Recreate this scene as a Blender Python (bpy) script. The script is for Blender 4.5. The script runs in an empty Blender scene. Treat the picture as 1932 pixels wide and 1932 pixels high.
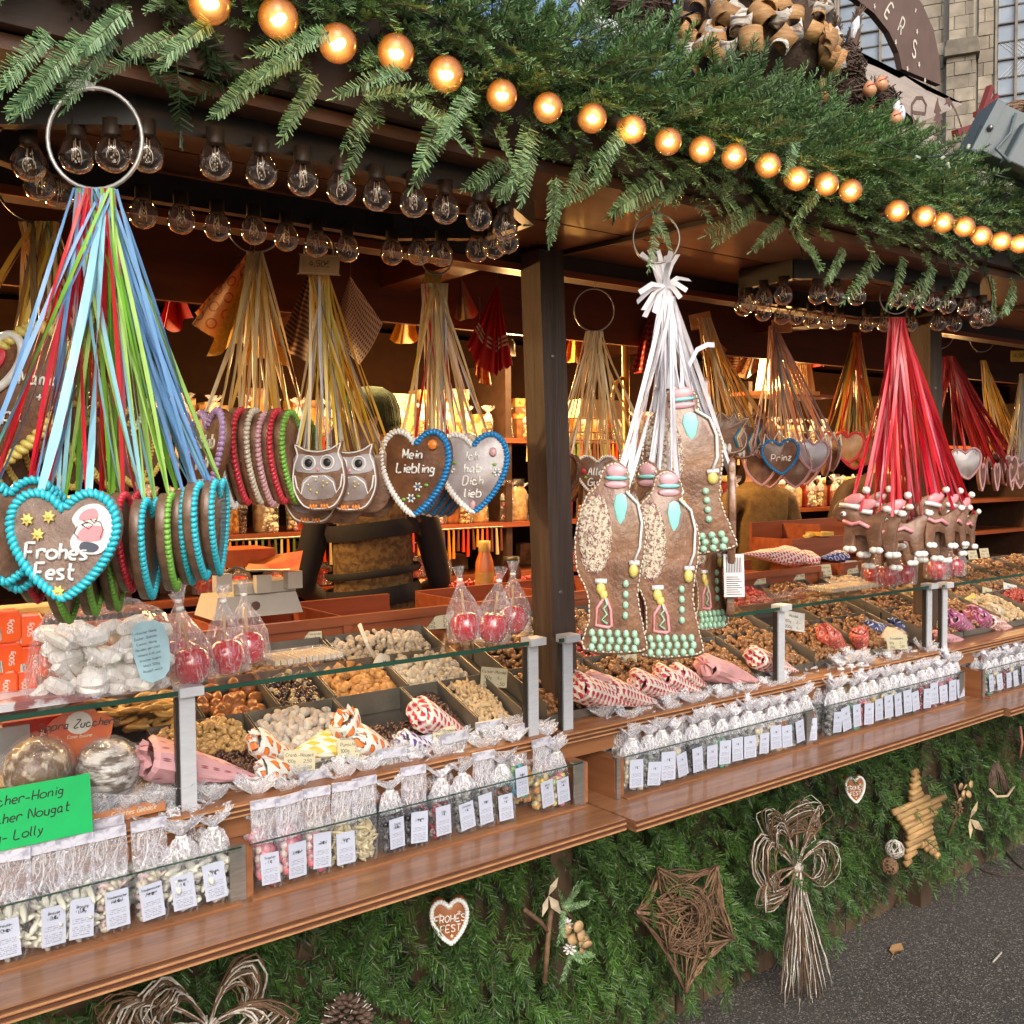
import bpy, bmesh, math, random
import numpy as np
from mathutils import Vector, Matrix, Euler
R = math.radians
rnd = random.Random(7)
sc = bpy.context.scene
COL = sc.collection
# ---------------------------------------------------------------- camera, world, sun, exposure
HC = 1.6; FL = 1850.0
def cam_axes(yaw=37.25, pitch=-2.35, roll=0.5):
    a = R(yaw); p = R(pitch)
    f = Vector((math.sin(a)*math.cos(p), math.cos(a)*math.cos(p), math.sin(p)))
    r = Vector((math.cos(a), -math.sin(a), 0)); u = r.cross(f)
    c = math.cos(R(roll)); s = math.sin(R(roll))
    return f, r*c-u*s, u*c+r*s
CF, CR, CU = cam_axes()
CO = Vector((0, 0, HC))
cd = bpy.data.cameras.new('camera'); cam = bpy.data.objects.new('camera', cd); COL.objects.link(cam)
cd.sensor_width = 36; cd.lens = 36*FL/1932.0; cd.clip_start = 0.05; cd.clip_end = 400
mw = Matrix.Identity(4)
for i in range(3):
    mw[i][0] = CR[i]; mw[i][1] = CU[i]; mw[i][2] = -CF[i]; mw[i][3] = CO[i]
cam.matrix_world = mw
sc.camera = cam
w = bpy.data.worlds.new('World'); sc.world = w; w.use_nodes = True
nt = w.node_tree; bg = nt.nodes['Background']
sky = nt.nodes.new('ShaderNodeTexSky'); sky.sky_type = 'NISHITA'; sky.sun_disc = False
SUN_EL = 34; SUN_AZ = 205   # direction the light comes from (compass, from +Y clockwise)
sky.sun_elevation = R(SUN_EL); sky.sun_rotation = R(SUN_AZ); sky.air_density = 1.0; sky.dust_density = 4.0; sky.ozone_density = 1.0
nt.links.new(sky.outputs[0], bg.inputs[0]); bg.inputs[1].default_value = 0.15
sl = bpy.data.lights.new('sun', 'SUN'); sun = bpy.data.objects.new('sun', sl); COL.objects.link(sun)
sl.energy = 1.25; sl.angle = R(45); sl.color = (1.0, 0.98, 0.95)
sd = Vector((math.sin(R(SUN_AZ))*math.cos(R(SUN_EL)), math.cos(R(SUN_AZ))*math.cos(R(SUN_EL)), math.sin(R(SUN_EL))))
sun.rotation_euler = sd.to_track_quat('Z', 'Y').to_euler()
sc.view_settings.view_transform = 'Standard'; sc.view_settings.look = 'None'
sc.view_settings.gamma = 1; sc.view_settings.use_curve_mapping = False
sc.view_settings.exposure = 0.5
sc.cycles.max_bounces = 7; sc.cycles.transparent_max_bounces = 28; sc.cycles.diffuse_bounces = 3
sc.cycles.glossy_bounces = 3; sc.cycles.transmission_bounces = 4
sc.cycles.caustics_reflective = False; sc.cycles.caustics_refractive = False
sc.cycles.sample_clamp_indirect = 4

def at(px, py, y=None, z=None, x=None):
    """point of the place on a plane y=, z= or x= seen in direction px,py of a 1932 px wide view"""
    d = CF + CR*((px-966)/FL) - CU*((py-966)/FL)
    t = y/d.y if y is not None else ((z-HC)/d.z if z is not None else x/d.x)
    return CO + d*t

# ---------------------------------------------------------------- object helpers
def _props(o, label=None, cat=None, group=None, kind=None):
    if label: o['label'] = label
    if cat: o['category'] = cat
    if group: o['group'] = group
    if kind: o['kind'] = kind
    return o
def thing(name, label, cat, loc=(0, 0, 0), rot=(0, 0, 0), group=None, kind=None):
    o = bpy.data.objects.new(name, None); COL.objects.link(o); o.empty_display_size = .05
    o.location = loc; o.rotation_euler = rot
    o['_m'] = [x for r_ in (Matrix.Translation(Vector(loc)) @ Euler(rot).to_matrix().to_4x4()) for x in r_]
    return _props(o, label, cat, group, kind)
def mtx(o):
    v = list(o['_m']); return Matrix((v[0:4], v[4:8], v[8:12], v[12:16]))
def tree(o):
    return [c for c in o.children]
def dup(root, loc=None, rot=None, label=None, group=None, scale=None, mats=None):
    r_ = root.copy(); COL.objects.link(r_)
    if loc is not None: r_.location = loc
    if rot is not None: r_.rotation_euler = rot
    if scale is not None: r_.scale = (scale,)*3 if not hasattr(scale, '__len__') else scale
    if label: r_['label'] = label
    if group: r_['group'] = group
    for ch in KIDS.get(root.name, []):
        c = ch.copy(); COL.objects.link(c); c.parent = r_
        KIDS.setdefault(r_.name, []).append(c)
        if mats and ch.name.split('.')[0] in mats:
            c.data = ch.data.copy(); c.data.materials.clear(); c.data.materials.append(mats[ch.name.split('.')[0]])
        for g in KIDS.get(ch.name, []):
            d = g.copy(); COL.objects.link(d); d.parent = c
            KIDS.setdefault(c.name, []).append(d)
    return r_
KIDS = {}
def basis(nrm, up=(0, 0, 1)):
    """matrix whose local Z is nrm, local Y close to up"""
    z = Vector(nrm).normalized(); x = Vector(up).cross(z)
    if x.length < 1e-5: x = Vector((1, 0, 0))
    x.normalize(); y = z.cross(x)
    return Matrix((x, y, z)).transposed()
_ell = {}
def ell_template(a, b):
    if (a, b) in _ell: return _ell[(a, b)]
    vs = [(0, 0, -1)]
    for j in range(1, b):
        t = -math.pi/2+math.pi*j/b
        for i in range(a):
            p = 2*math.pi*i/a
            vs.append((math.cos(t)*math.cos(p), math.cos(t)*math.sin(p), math.sin(t)))
    vs.append((0, 0, 1)); fs = []
    for i in range(a): fs.append((0, 1+(i+1) % a, 1+i))
    for j in range(b-2):
        for i in range(a):
            q = 1+j*a
            fs.append((q+i, q+(i+1) % a, q+a+(i+1) % a, q+a+i))
    q = 1+(b-2)*a; n = len(vs)-1
    for i in range(a): fs.append((q+i, q+(i+1) % a, n))
    _ell[(a, b)] = (np.array(vs), fs)
    return _ell[(a, b)]
class MB:
    def __init__(s): s.v = []; s.f = []; s.m = []; s.cur = 0; s.cs = []
    def add(s, vs, fs):
        b = len(s.v); s.cs.append((b, len(s.f))); s.v.extend([tuple(p) for p in vs])
        s.f.extend([tuple(i+b for i in f) for f in fs]); s.m.extend([s.cur]*len(fs)); return s
    def box(s, lo, hi, rot=None, c=None):
        (x0, y0, z0), (x1, y1, z1) = lo, hi
        vs = [(x0, y0, z0), (x1, y0, z0), (x1, y1, z0), (x0, y1, z0), (x0, y0, z1), (x1, y0, z1), (x1, y1, z1), (x0, y1, z1)]
        if rot is not None:
            c = Vector(c) if c is not None else Vector(((x0+x1)/2, (y0+y1)/2, (z0+z1)/2))
            vs = [tuple(rot @ (Vector(p)-c)+c) for p in vs]
        return s.add(vs, [(0, 3, 2, 1), (4, 5, 6, 7), (0, 1, 5, 4), (1, 2, 6, 5), (2, 3, 7, 6), (3, 0, 4, 7)])
    def cbox(s, c, sz, rot=None):
        return s.box([c[i]-sz[i]/2 for i in range(3)], [c[i]+sz[i]/2 for i in range(3)], rot, c)
    def ell(s, c, r, rot=None, a=8, b=5):
        vs, fs = ell_template(a, b)
        if not hasattr(r, '__len__'): r = (r, r, r)
        vv = vs*np.array(r)
        if rot is not None: vv = vv @ np.array(rot).T
        return s.add((vv+np.array(c)).tolist(), fs)
    def tube(s, pts, r, n=6, cap=True, flat=1.0, up=None):
        pts = [Vector(p) for p in pts]; m = len(pts)
        rs = r if hasattr(r, '__len__') else [r]*m
        vs = []; X = None
        for i, p in enumerate(pts):
            d = (pts[min(i+1, m-1)]-pts[max(i-1, 0)])
            if d.length < 1e-9: d = Vector((0, 0, 1))
            d.normalize()
            if up is not None: X = Vector(up).cross(d)
            elif X is None: X = d.orthogonal()
            else: X = X-d*X.dot(d)
            if X.length < 1e-6: X = d.orthogonal()
            X.normalize(); Y = d.cross(X)
            for k in range(n):
                t = 2*math.pi*k/n
                vs.append(p+X*math.cos(t)*rs[i]+Y*math.sin(t)*rs[i]*flat)
        fs = []
        for i in range(m-1):
            for k in range(n):
                fs.append((i*n+k, i*n+(k+1) % n, (i+1)*n+(k+1) % n, (i+1)*n+k))
        if cap: fs.append(tuple(range(n-1, -1, -1))); fs.append(tuple((m-1)*n+k for k in range(n)))
        return s.add(vs, fs)
    def lathe(s, prof, c=(0, 0, 0), n=16, rot=None, sx=1, sy=1, cap=False, jit=None):
        vs = []
        for (r, z) in prof:
            for k in range(n):
                t = 2*math.pi*k/n; q = Vector((r*math.cos(t)*sx, r*math.sin(t)*sy, z))
                if jit: q += Vector((rnd.uniform(-jit, jit), rnd.uniform(-jit, jit), rnd.uniform(-jit, jit)))
                if rot is not None: q = rot @ q
                vs.append(q+Vector(c))
        m = len(prof); fs = []
        for i in range(m-1):
            for k in range(n): fs.append((i*n+k, i*n+(k+1) % n, (i+1)*n+(k+1) % n, (i+1)*n+k))
        if cap: fs.append(tuple(range(n-1, -1, -1))); fs.append(tuple((m-1)*n+k for k in range(n)))
        return s.add(vs, fs)
    def prism(s, out, z0, z1, mat=None, bev=0, bz=None):
        """outline (ccw) extruded z0..z1, with an optional rounded edge"""
        n = len(out); cx = sum(p[0] for p in out)/n; cy = sum(p[1] for p in out)/n
        bz = bev if bz is None else bz
        def ring(ins, z):
            r_ = []
            for (x, y) in out:
                dx, dy = x-cx, y-cy; L = math.hypot(dx, dy) or 1
                r_.append(Vector((x-dx/L*ins, y-dy/L*ins, z)))
            return r_
        rings = [ring(bev, z0), ring(bev*.3, z0+bz*.3), ring(0, z0+bz), ring(0, z1-bz), ring(bev*.3, z1-bz*.3), ring(bev, z1)] if bev else [ring(0, z0), ring(0, z1)]
        vs = [p for r_ in rings for p in r_]
        if mat is not None: vs = [mat @ p for p in vs]
        fs = []; m = len(rings)
        for i in range(m-1):
            for k in range(n): fs.append((i*n+k, i*n+(k+1) % n, (i+1)*n+(k+1) % n, (i+1)*n+k))
        fs.append(tuple(range(n-1, -1, -1))); fs.append(tuple((m-1)*n+k for k in range(n)))
        return s.add(vs, fs)
    def strip(s, pts, wd, side, twist=0, t0=0):
        """flat ribbon along pts; side = direction of its width"""
        pts = [Vector(p) for p in pts]; m = len(pts); vs = []
        for i, p in enumerate(pts):
            d = (pts[min(i+1, m-1)]-pts[max(i-1, 0)]).normalized()
            q = Vector(side); q = (q-d*q.dot(d)).normalized()
            if twist or t0: q = Matrix.Rotation(t0+twist*i/(m-1), 3, d) @ q
            ww = wd[i] if hasattr(wd, '__len__') else wd
            vs += [p-q*ww/2, p+q*ww/2]
        return s.add(vs, [(2*i, 2*i+1, 2*i+3, 2*i+2) for i in range(m-1)])
    def tf(s, M_):
        s.v = [tuple(M_ @ Vector(p)) for p in s.v]; return s
    def build(s, name, mat, parent=None, smooth=False, world=False, label=None, kind=None):
        me = bpy.data.meshes.new(name)
        v = s.v
        if world and parent is not None:
            root = parent
            while '_m' not in root.keys(): root = root.parent
            inv = mtx(root).inverted(); v = [tuple(inv @ Vector(p)) for p in v]
        me.from_pydata([tuple(p) for p in v], [], s.f)
        for m_ in (mat if isinstance(mat, (list, tuple)) else [mat]): me.materials.append(m_)
        if isinstance(mat, (list, tuple)): me.polygons.foreach_set('material_index', s.m)
        if smooth: me.polygons.foreach_set('use_smooth', [True]*len(me.polygons))
        return link(name, me, parent, label, kind)
def link(name, me, parent=None, label=None, kind=None):
    o = bpy.data.objects.new(name, me); COL.objects.link(o)
    if parent is not None:
        o.parent = parent; KIDS.setdefault(parent.name, []).append(o)
    return _props(o, label, None, None, kind)
def npmesh(name, verts, quads, mat, parent=None, kind=None, smooth=False, tris=None):
    me = bpy.data.meshes.new(name)
    verts = np.asarray(verts, dtype=np.float32); F = np.asarray(quads, dtype=np.int32); k = F.shape[1]
    me.vertices.add(len(verts)); me.vertices.foreach_set('co', verts.ravel())
    me.loops.add(F.size); me.loops.foreach_set('vertex_index', F.ravel())
    me.polygons.add(len(F)); me.polygons.foreach_set('loop_start', np.arange(0, F.size, k, dtype=np.int32))
    me.polygons.foreach_set('loop_total', np.full(len(F), k, dtype=np.int32))
    if smooth: me.polygons.foreach_set('use_smooth', np.ones(len(F), dtype=bool))
    me.update(calc_edges=True); me.validate()
    for m_ in (mat if isinstance(mat, (list, tuple)) else [mat]): me.materials.append(m_)
    return link(name, me, parent, None, kind)
def struct(o): o['kind'] = 'structure'; return o
def tag(o, label, cat, group=None, kind=None): return _props(o, label, cat, group, kind)

# ---------------------------------------------------------------- materials
MC = {}
def newmat(name):
    m = bpy.data.materials.new(name); m.use_nodes = True
    n = m.node_tree; b = n.nodes['Principled BSDF']; return m, n, b
def N(n, t, **k):
    x = n.nodes.new(t)
    for a, v in k.items(): setattr(x, a, v)
    return x
def mth(n, op, a, b=None, c=None):
    x = n.nodes.new('ShaderNodeMath'); x.operation = op
    for i, v in enumerate((a, b, c)):
        if v is None: continue
        if isinstance(v, (int, float)): x.inputs[i].default_value = v
        else: n.links.new(v, x.inputs[i])
    return x.outputs[0]
def mixc(n, f, a, b):
    x = n.nodes.new('ShaderNodeMix'); x.data_type = 'RGBA'
    for i, v in ((0, f), (6, a), (7, b)):
        if isinstance(v, (int, float)): x.inputs[i].default_value = v
        elif isinstance(v, tuple): x.inputs[i].default_value = (*v[:3], 1)
        else: n.links.new(v, x.inputs[i])
    return x.outputs[2]
def noise(n, co, scale, detail=3, rough=.5, sx=(1, 1, 1)):
    mp = n.nodes.new('ShaderNodeMapping'); mp.inputs['Scale'].default_value = sx
    n.links.new(co, mp.inputs[0])
    x = n.nodes.new('ShaderNodeTexNoise'); x.inputs['Scale'].default_value = scale
    x.inputs['Detail'].default_value = detail; x.inputs['Roughness'].default_value = rough
    n.links.new(mp.outputs[0], x.inputs['Vector']); return x.outputs[0]
def ramp(n, f, a, b):
    x = n.nodes.new('ShaderNodeMapRange'); x.inputs[1].default_value = a; x.inputs[2].default_value = b
    n.links.new(f, x.inputs[0]); return x.outputs[0]
def mat(name, col, rough=.5, col2=None, scale=25, stretch=(1, 1, 1), bump=0, bscale=None, metal=0, var=.12, coat=0,
        spec=.5, lo=.35, hi=.65, emit=0, sss=0, bst=None, rand=.0, trl=0):
    if name in MC: return MC[name]
    m, n, b = newmat(name)
    tc = N(n, 'ShaderNodeTexCoord'); co = tc.outputs['Object']
    f = ramp(n, noise(n, co, scale, 4, .55, stretch), lo, hi)
    if col2 is None:
        col2 = tuple(c*(1-var) for c in col); col = tuple(min(1, c*(1+var)) for c in col)
    c = mixc(n, f, col, col2)
    if rand:
        oi = N(n, 'ShaderNodeObjectInfo'); hs = N(n, 'ShaderNodeHueSaturation')
        n.links.new(mth(n, 'ADD', mth(n, 'MULTIPLY', oi.outputs['Random'], 2*rand), 1-rand), hs.inputs['Value'])
        n.links.new(c, hs.inputs['Color']); c = hs.outputs[0]
    n.links.new(c, b.inputs['Base Color'])
    b.inputs['Roughness'].default_value = rough; b.inputs['Metallic'].default_value = metal
    b.inputs['Specular IOR Level'].default_value = spec
    if coat: b.inputs['Coat Weight'].default_value = coat; b.inputs['Coat Roughness'].default_value = .08
    if emit: n.links.new(c, b.inputs['Emission Color']); b.inputs['Emission Strength'].default_value = emit
    if sss: b.inputs['Subsurface Weight'].default_value = sss; b.inputs['Subsurface Radius'].default_value = (.01, .006, .004)
    if bump:
        bp = N(n, 'ShaderNodeBump'); bp.inputs['Strength'].default_value = min(1, bump); bp.inputs['Distance'].default_value = .004*max(1, bump)
        n.links.new(noise(n, co, bscale or scale*3, 4, .6, bst or stretch), bp.inputs['Height']); n.links.new(bp.outputs[0], b.inputs['Normal'])
    if trl: b.inputs['Transmission Weight'].default_value = trl
    MC[name] = m; return m
def mat_glass(name, tint=(.93, .97, .95), refl=1.0, ior=1.45, base=0.02, col=None, rough=.02):
    if name in MC: return MC[name]
    m, n, b = newmat(name); n.nodes.remove(b); out = n.nodes['Material Output']
    tr = N(n, 'ShaderNodeBsdfTransparent'); tr.inputs[0].default_value = (*tint, 1)
    gl = N(n, 'ShaderNodeBsdfGlossy'); gl.inputs['Roughness'].default_value = rough
    if col: gl.inputs[0].default_value = (*col, 1)
    fr = N(n, 'ShaderNodeLayerWeight'); fr.inputs[0].default_value = .5
    mx = N(n, 'ShaderNodeMixShader')
    n.links.new(mth(n, 'MINIMUM', mth(n, 'ADD', mth(n, 'MULTIPLY', mth(n, 'POWER', fr.outputs['Facing'], ior*2.6), refl), base), 1.0), mx.inputs[0])
    n.links.new(tr.outputs[0], mx.inputs[1]); n.links.new(gl.outputs[0], mx.inputs[2]); n.links.new(mx.outputs[0], out.inputs[0])
    MC[name] = m; return m
def mat_film(name, dens=.22, tint=(.97, .97, 1.0), scale=16, hi=.75, wh=.45):
    """crinkled cellophane: see-through, glossy, whitish along its creases"""
    if name in MC: return MC[name]
    m, n, b = newmat(name); n.nodes.remove(b); out = n.nodes['Material Output']
    tc = N(n, 'ShaderNodeTexCoord'); co = tc.outputs['Object']
    tr = N(n, 'ShaderNodeBsdfTransparent'); tr.inputs[0].default_value = (*tint, 1)
    gl = N(n, 'ShaderNodeBsdfGlossy'); gl.inputs['Roughness'].default_value = .12
    df = N(n, 'ShaderNodeBsdfDiffuse'); df.inputs[0].default_value = (.90, .91, .96, 1)
    def ridge(sc_, st, wdt):
        mp = N(n, 'ShaderNodeMapping'); mp.inputs['Scale'].default_value = st; n.links.new(co, mp.inputs[0])
        x = N(n, 'ShaderNodeTexNoise'); x.inputs['Scale'].default_value = sc_; x.inputs['Detail'].default_value = 2.5; x.inputs['Distortion'].default_value = 1.6
        n.links.new(mp.outputs[0], x.inputs['Vector'])
        return ramp(n, mth(n, 'ABSOLUTE', mth(n, 'SUBTRACT', x.outputs[0], .5)), wdt, 0.0), x.outputs[0]
    r1_, h1 = ridge(scale*1.3, (1.6, 1.6, .45), .030); r2_, h2 = ridge(scale*2.2, (1, 1, .8), .022)
    crease = mth(n, 'MAXIMUM', r1_, mth(n, 'MULTIPLY', r2_, .6))
    bp = N(n, 'ShaderNodeBump'); bp.inputs['Strength'].default_value = 1; bp.inputs['Distance'].default_value = .03
    n.links.new(mth(n, 'ADD', h1, mth(n, 'MULTIPLY', h2, .5)), bp.inputs['Height'])
    n.links.new(bp.outputs[0], gl.inputs['Normal'])
    lw = N(n, 'ShaderNodeLayerWeight'); lw.inputs[0].default_value = .35; n.links.new(bp.outputs[0], lw.inputs['Normal'])
    m1 = N(n, 'ShaderNodeMixShader'); n.links.new(gl.outputs[0], m1.inputs[1]); n.links.new(df.outputs[0], m1.inputs[2]); m1.inputs[0].default_value = wh
    f = mth(n, 'ADD', mth(n, 'MULTIPLY', mth(n, 'POWER', lw.outputs['Facing'], 3.0), .8), mth(n, 'ADD', mth(n, 'MULTIPLY', crease, dens*1.5), dens*.35))
    f = mth(n, 'MINIMUM', f, hi)
    mx = N(n, 'ShaderNodeMixShader'); n.links.new(f, mx.inputs[0]); n.links.new(tr.outputs[0], mx.inputs[1]); n.links.new(m1.outputs[0], mx.inputs[2])
    n.links.new(mx.outputs[0], out.inputs[0]); MC[name] = m; return m
def mat_emit(name, col, s):
    if name in MC: return MC[name]
    m, n, b = newmat(name); b.inputs['Base Color'].default_value = (*col, 1)
    b.inputs['Emission Color'].default_value = (*col, 1); b.inputs['Emission Strength'].default_value = s; MC[name] = m; return m
def wood(name, a, b_, axis=0, rough=.4, scale=9, bump=.15, coat=0, rand=.12):
    st = [14, 14, 14]; st[axis] = 1.1
    return mat(name, a, rough, b_, scale=scale/6, stretch=tuple(st), bump=bump, bscale=scale/2, lo=.3, hi=.7, coat=coat, rand=rand)
def mat_print(name, base, ink, kind='hearts', sx=1, sy=1, base2=None, rough=.5, outline=None):
    """flat print on paper or cloth, laid out with the UV-like local x / y of the piece (generated from object coordinates)"""
    if name in MC: return MC[name]
    m, n, b = newmat(name)
    uv = N(n, 'ShaderNodeUVMap'); s = N(n, 'ShaderNodeSeparateXYZ'); n.links.new(uv.outputs[0], s.inputs[0])
    X = mth(n, 'MULTIPLY', s.outputs[0], sx); Y = mth(n, 'MULTIPLY', s.outputs[1], sy)
    row = mth(n, 'FLOOR', Y); X = mth(n, 'ADD', X, mth(n, 'MULTIPLY', mth(n, 'MODULO', row, 2.0), .5))
    x = mth(n, 'SUBTRACT', mth(n, 'FRACT', X), .5); y = mth(n, 'SUBTRACT', mth(n, 'FRACT', Y), .45)
    ax = mth(n, 'ABSOLUTE', x)
    if kind == 'hearts':
        # heart: x^2 + (1.2y - sqrt(|x|)*.62)^2 < r
        q = mth(n, 'SUBTRACT', mth(n, 'MULTIPLY', y, 1.15), mth(n, 'MULTIPLY', mth(n, 'SQRT', ax), .42))
        d = mth(n, 'ADD', mth(n, 'MULTIPLY', x, x), mth(n, 'MULTIPLY', mth(n, 'ADD', q, .12), mth(n, 'ADD', q, .12)))
        f = mth(n, 'LESS_THAN', d, .095); f2 = mth(n, 'LESS_THAN', d, .135)
    elif kind == 'dots':
        d = mth(n, 'ADD', mth(n, 'MULTIPLY', x, x), mth(n, 'MULTIPLY', y, y)); f = mth(n, 'LESS_THAN', d, .05); f2 = mth(n, 'LESS_THAN', d, .08)
    elif kind == 'rings':
        d = mth(n, 'ADD', mth(n, 'MULTIPLY', x, x), mth(n, 'MULTIPLY', y, y))
        f = mth(n, 'MULTIPLY', mth(n, 'LESS_THAN', d, .13), mth(n, 'GREATER_THAN', d, .06)); f2 = f
    elif kind == 'canes':
        d = mth(n, 'ADD', mth(n, 'ABSOLUTE', mth(n, 'SUBTRACT', mth(n, 'ABSOLUTE', mth(n, 'ADD', x, mth(n, 'MULTIPLY', y, .5))), .06)), mth(n, 'MULTIPLY', mth(n, 'MULTIPLY', y, y), .5))
        f = mth(n, 'LESS_THAN', d, .06); f2 = f
    elif kind == 'checks':
        f = mth(n, 'LESS_THAN', mth(n, 'ADD', ax, mth(n, 'ABSOLUTE', mth(n, 'ADD', y, -.05))), .45); f2 = f
    elif kind == 'stripes':
        f = mth(n, 'GREATER_THAN', mth(n, 'FRACT', mth(n, 'MULTIPLY', s.outputs[1], sy)), .5); f2 = f
    c = mixc(n, f2, base, outline or ink); c = mixc(n, f, c, ink)
    n.links.new(c, b.inputs['Base Color']); b.inputs['Roughness'].default_value = rough
    MC[name] = m; return m
def mat_label(name, title=True, base=(.86, .88, .95)):
    """printed bag label: a heading and lines of small print (uv 0..1)"""
    if name in MC: return MC[name]
    m, n, b = newmat(name)
    uv = N(n, 'ShaderNodeUVMap'); s = N(n, 'ShaderNodeSeparateXYZ'); n.links.new(uv.outputs[0], s.inputs[0])
    u, v = s.outputs[0], s.outputs[1]
    line = mth(n, 'GREATER_THAN', mth(n, 'FRACT', mth(n, 'MULTIPLY', v, 20)), .5)
    ns = N(n, 'ShaderNodeTexNoise'); ns.inputs['Scale'].default_value = 1
    mp = N(n, 'ShaderNodeMapping'); mp.inputs['Scale'].default_value = (18, 20, 1); n.links.new(uv.outputs[0], mp.inputs[0]); n.links.new(mp.outputs[0], ns.inputs['Vector'])
    ink = mth(n, 'MULTIPLY', line, mth(n, 'GREATER_THAN', ns.outputs[0], .48))
    def band(a, b_): return mth(n, 'MULTIPLY', mth(n, 'GREATER_THAN', v, a), mth(n, 'LESS_THAN', v, b_))
    xin = mth(n, 'MULTIPLY', mth(n, 'GREATER_THAN', u, .12), mth(n, 'LESS_THAN', u, .86))
    body = mth(n, 'ADD', band(.06, .3), band(.38, .52))
    f = mth(n, 'MULTIPLY', mth(n, 'MULTIPLY', ink, body), xin)
    n2 = N(n, 'ShaderNodeTexNoise'); n2.inputs['Scale'].default_value = 1
    mp2 = N(n, 'ShaderNodeMapping'); mp2.inputs['Scale'].default_value = (13, 9, 1); n.links.new(uv.outputs[0], mp2.inputs[0]); n.links.new(mp2.outputs[0], n2.inputs['Vector'])
    x2 = mth(n, 'MULTIPLY', mth(n, 'GREATER_THAN', u, .25), mth(n, 'LESS_THAN', u, .75))
    h = mth(n, 'MULTIPLY', mth(n, 'MULTIPLY', mth(n, 'GREATER_THAN', n2.outputs[0], .53), band(.66, .76)), x2)
    n.links.new(mixc(n, mth(n, 'MINIMUM', mth(n, 'ADD', mth(n, 'MULTIPLY', f, .6), h if title else 0.0), 1.0), base, (.12, .1, .14)), b.inputs['Base Color'])
    b.inputs['Roughness'].default_value = .35; MC[name] = m; return m
def setuv(o, fn):
    me = o.data; uvl = me.uv_layers.new(name='UVMap')
    for l in me.loops: uvl.data[l.index].uv = fn(me.vertices[l.vertex_index].co)
    return o

# ---------------------------------------------------------------- stroke lettering
GL = {'a': '4626142243 4642 4252', 'b': '1912 152646544212', 'c': '452614224253', 'd': '4526142243 4942', 'e': '1444453615132242', 'f': '49392822 1636',
 'g': '4526142343 46413010', 'h': '1912 15364542', 'i': '2622 2728', 'j': '363110', 'k': '1912 461442', 'l': '191322', 'm': '1612 15263532 35566562',
 'n': '1612 15364542', 'o': '36151332535536', 'p': '1610 152646544212', 'q': '4526142243 4640', 'r': '1612 15264645', 's': '462615433212', 't': '29233242 1646', 'u': '1613224246 4642',
 'v': '163246', 'w': '1622354256', 'x': '1642 4612', 'y': '1632 463210', 'z': '16461242', 'ä': '4626142243 4642 1718 4748',
 'A': '123952 2545', 'B': '1912 19485615 15455412', 'C': '583917142252', 'D': '19124254574919', 'E': '59191252 1545', 'F': '1912 1959 1545', 'G': '583917133252 525535',
 'H': '1912 5952 1555', 'I': '1912', 'K': '1912 591552', 'L': '191252', 'M': '12193459 5952', 'N': '12195259', 'O': '39171432545739', 'P': '1912 1949574515', 'R': '1912 1949574515 3552',
 'S': '5839182645533213', 'T': '1959 3932', 'Z': '19591252', '0': '39171432545739', '1': '173932', '2': '1839571252', '3': '18593554532212', '4': '391454 4742',
 '5': '59191646543213', '6': '491614325435 3514', '8': '391836543214365839', '9': '543957392637', ',': '2311', '-': '1444', '.': '2223', '€': '58391614 2252 0646', '+': '1545 3733', "'": '3937', '%': '1259'}
def text_lines(txt, size, center=True, slant=.12, smooth=True):
    """list of 2D polylines, cap height = size, baseline at y 0"""
    u = size/7.0; x = 0; out = []
    for ch in txt:
        if ch == ' ': x += 3.4*u; continue
        g = GL.get(ch, GL.get(ch.lower(), '1444')); wmax = 0
        for st in g.split():
            p = [(int(st[i]), int(st[i+1])) for i in range(0, len(st), 2)]
            wmax = max(wmax, max(a for a, _ in p))
            q = []
            if smooth and len(p) > 2:
                e = [p[0]]+p+[p[-1]]
                for k in range(1, len(e)-2):
                    for t in (0, .33, .66):
                        a0, a1, a2, a3 = e[k-1], e[k], e[k+1], e[k+2]
                        q.append(tuple(.5*(2*a1[j]+(a2[j]-a0[j])*t+(2*a0[j]-5*a1[j]+4*a2[j]-a3[j])*t*t+(3*a1[j]-a0[j]-3*a2[j]+a3[j])*t**3) for j in (0, 1)))
                q.append(p[-1])
            else: q = p
            out.append([(x+(a-.5+(b-2)*slant)*u, (b-2)*u) for a, b in q])
        x += (wmax+.55)*u
    if center: out = [[(a-x/2, b) for a, b in l] for l in out]
    return out
def text_tube(mb, txt, size, r, M_, flat=.6, n=5, **k):
    for l in text_lines(txt, size, **k):
        mb.tube([M_ @ Vector((a, b, 0)) for a, b in l], r, n=n, flat=1)
    return mb
def text_pen(mb, txt, size, wd, M_, **k):
    for l in text_lines(txt, size, **k):
        vs = []; m = len(l)
        for i, (a, b) in enumerate(l):
            dx = l[min(i+1, m-1)][0]-l[max(i-1, 0)][0]; dy = l[min(i+1, m-1)][1]-l[max(i-1, 0)][1]
            L = math.hypot(dx, dy) or 1; nx, ny = -dy/L*wd/2, dx/L*wd/2
            vs += [M_ @ Vector((a-nx, b-ny, 0)), M_ @ Vector((a+nx, b+ny, 0))]
        mb.add(vs, [(2*i+1, 2*i, 2*i+2, 2*i+3) for i in range(m-1)])
    return mb
def frame(c, nrm, up=(0, 0, 1)):
    return Matrix.Translation(Vector(c)) @ basis(nrm, up).to_4x4()
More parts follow.
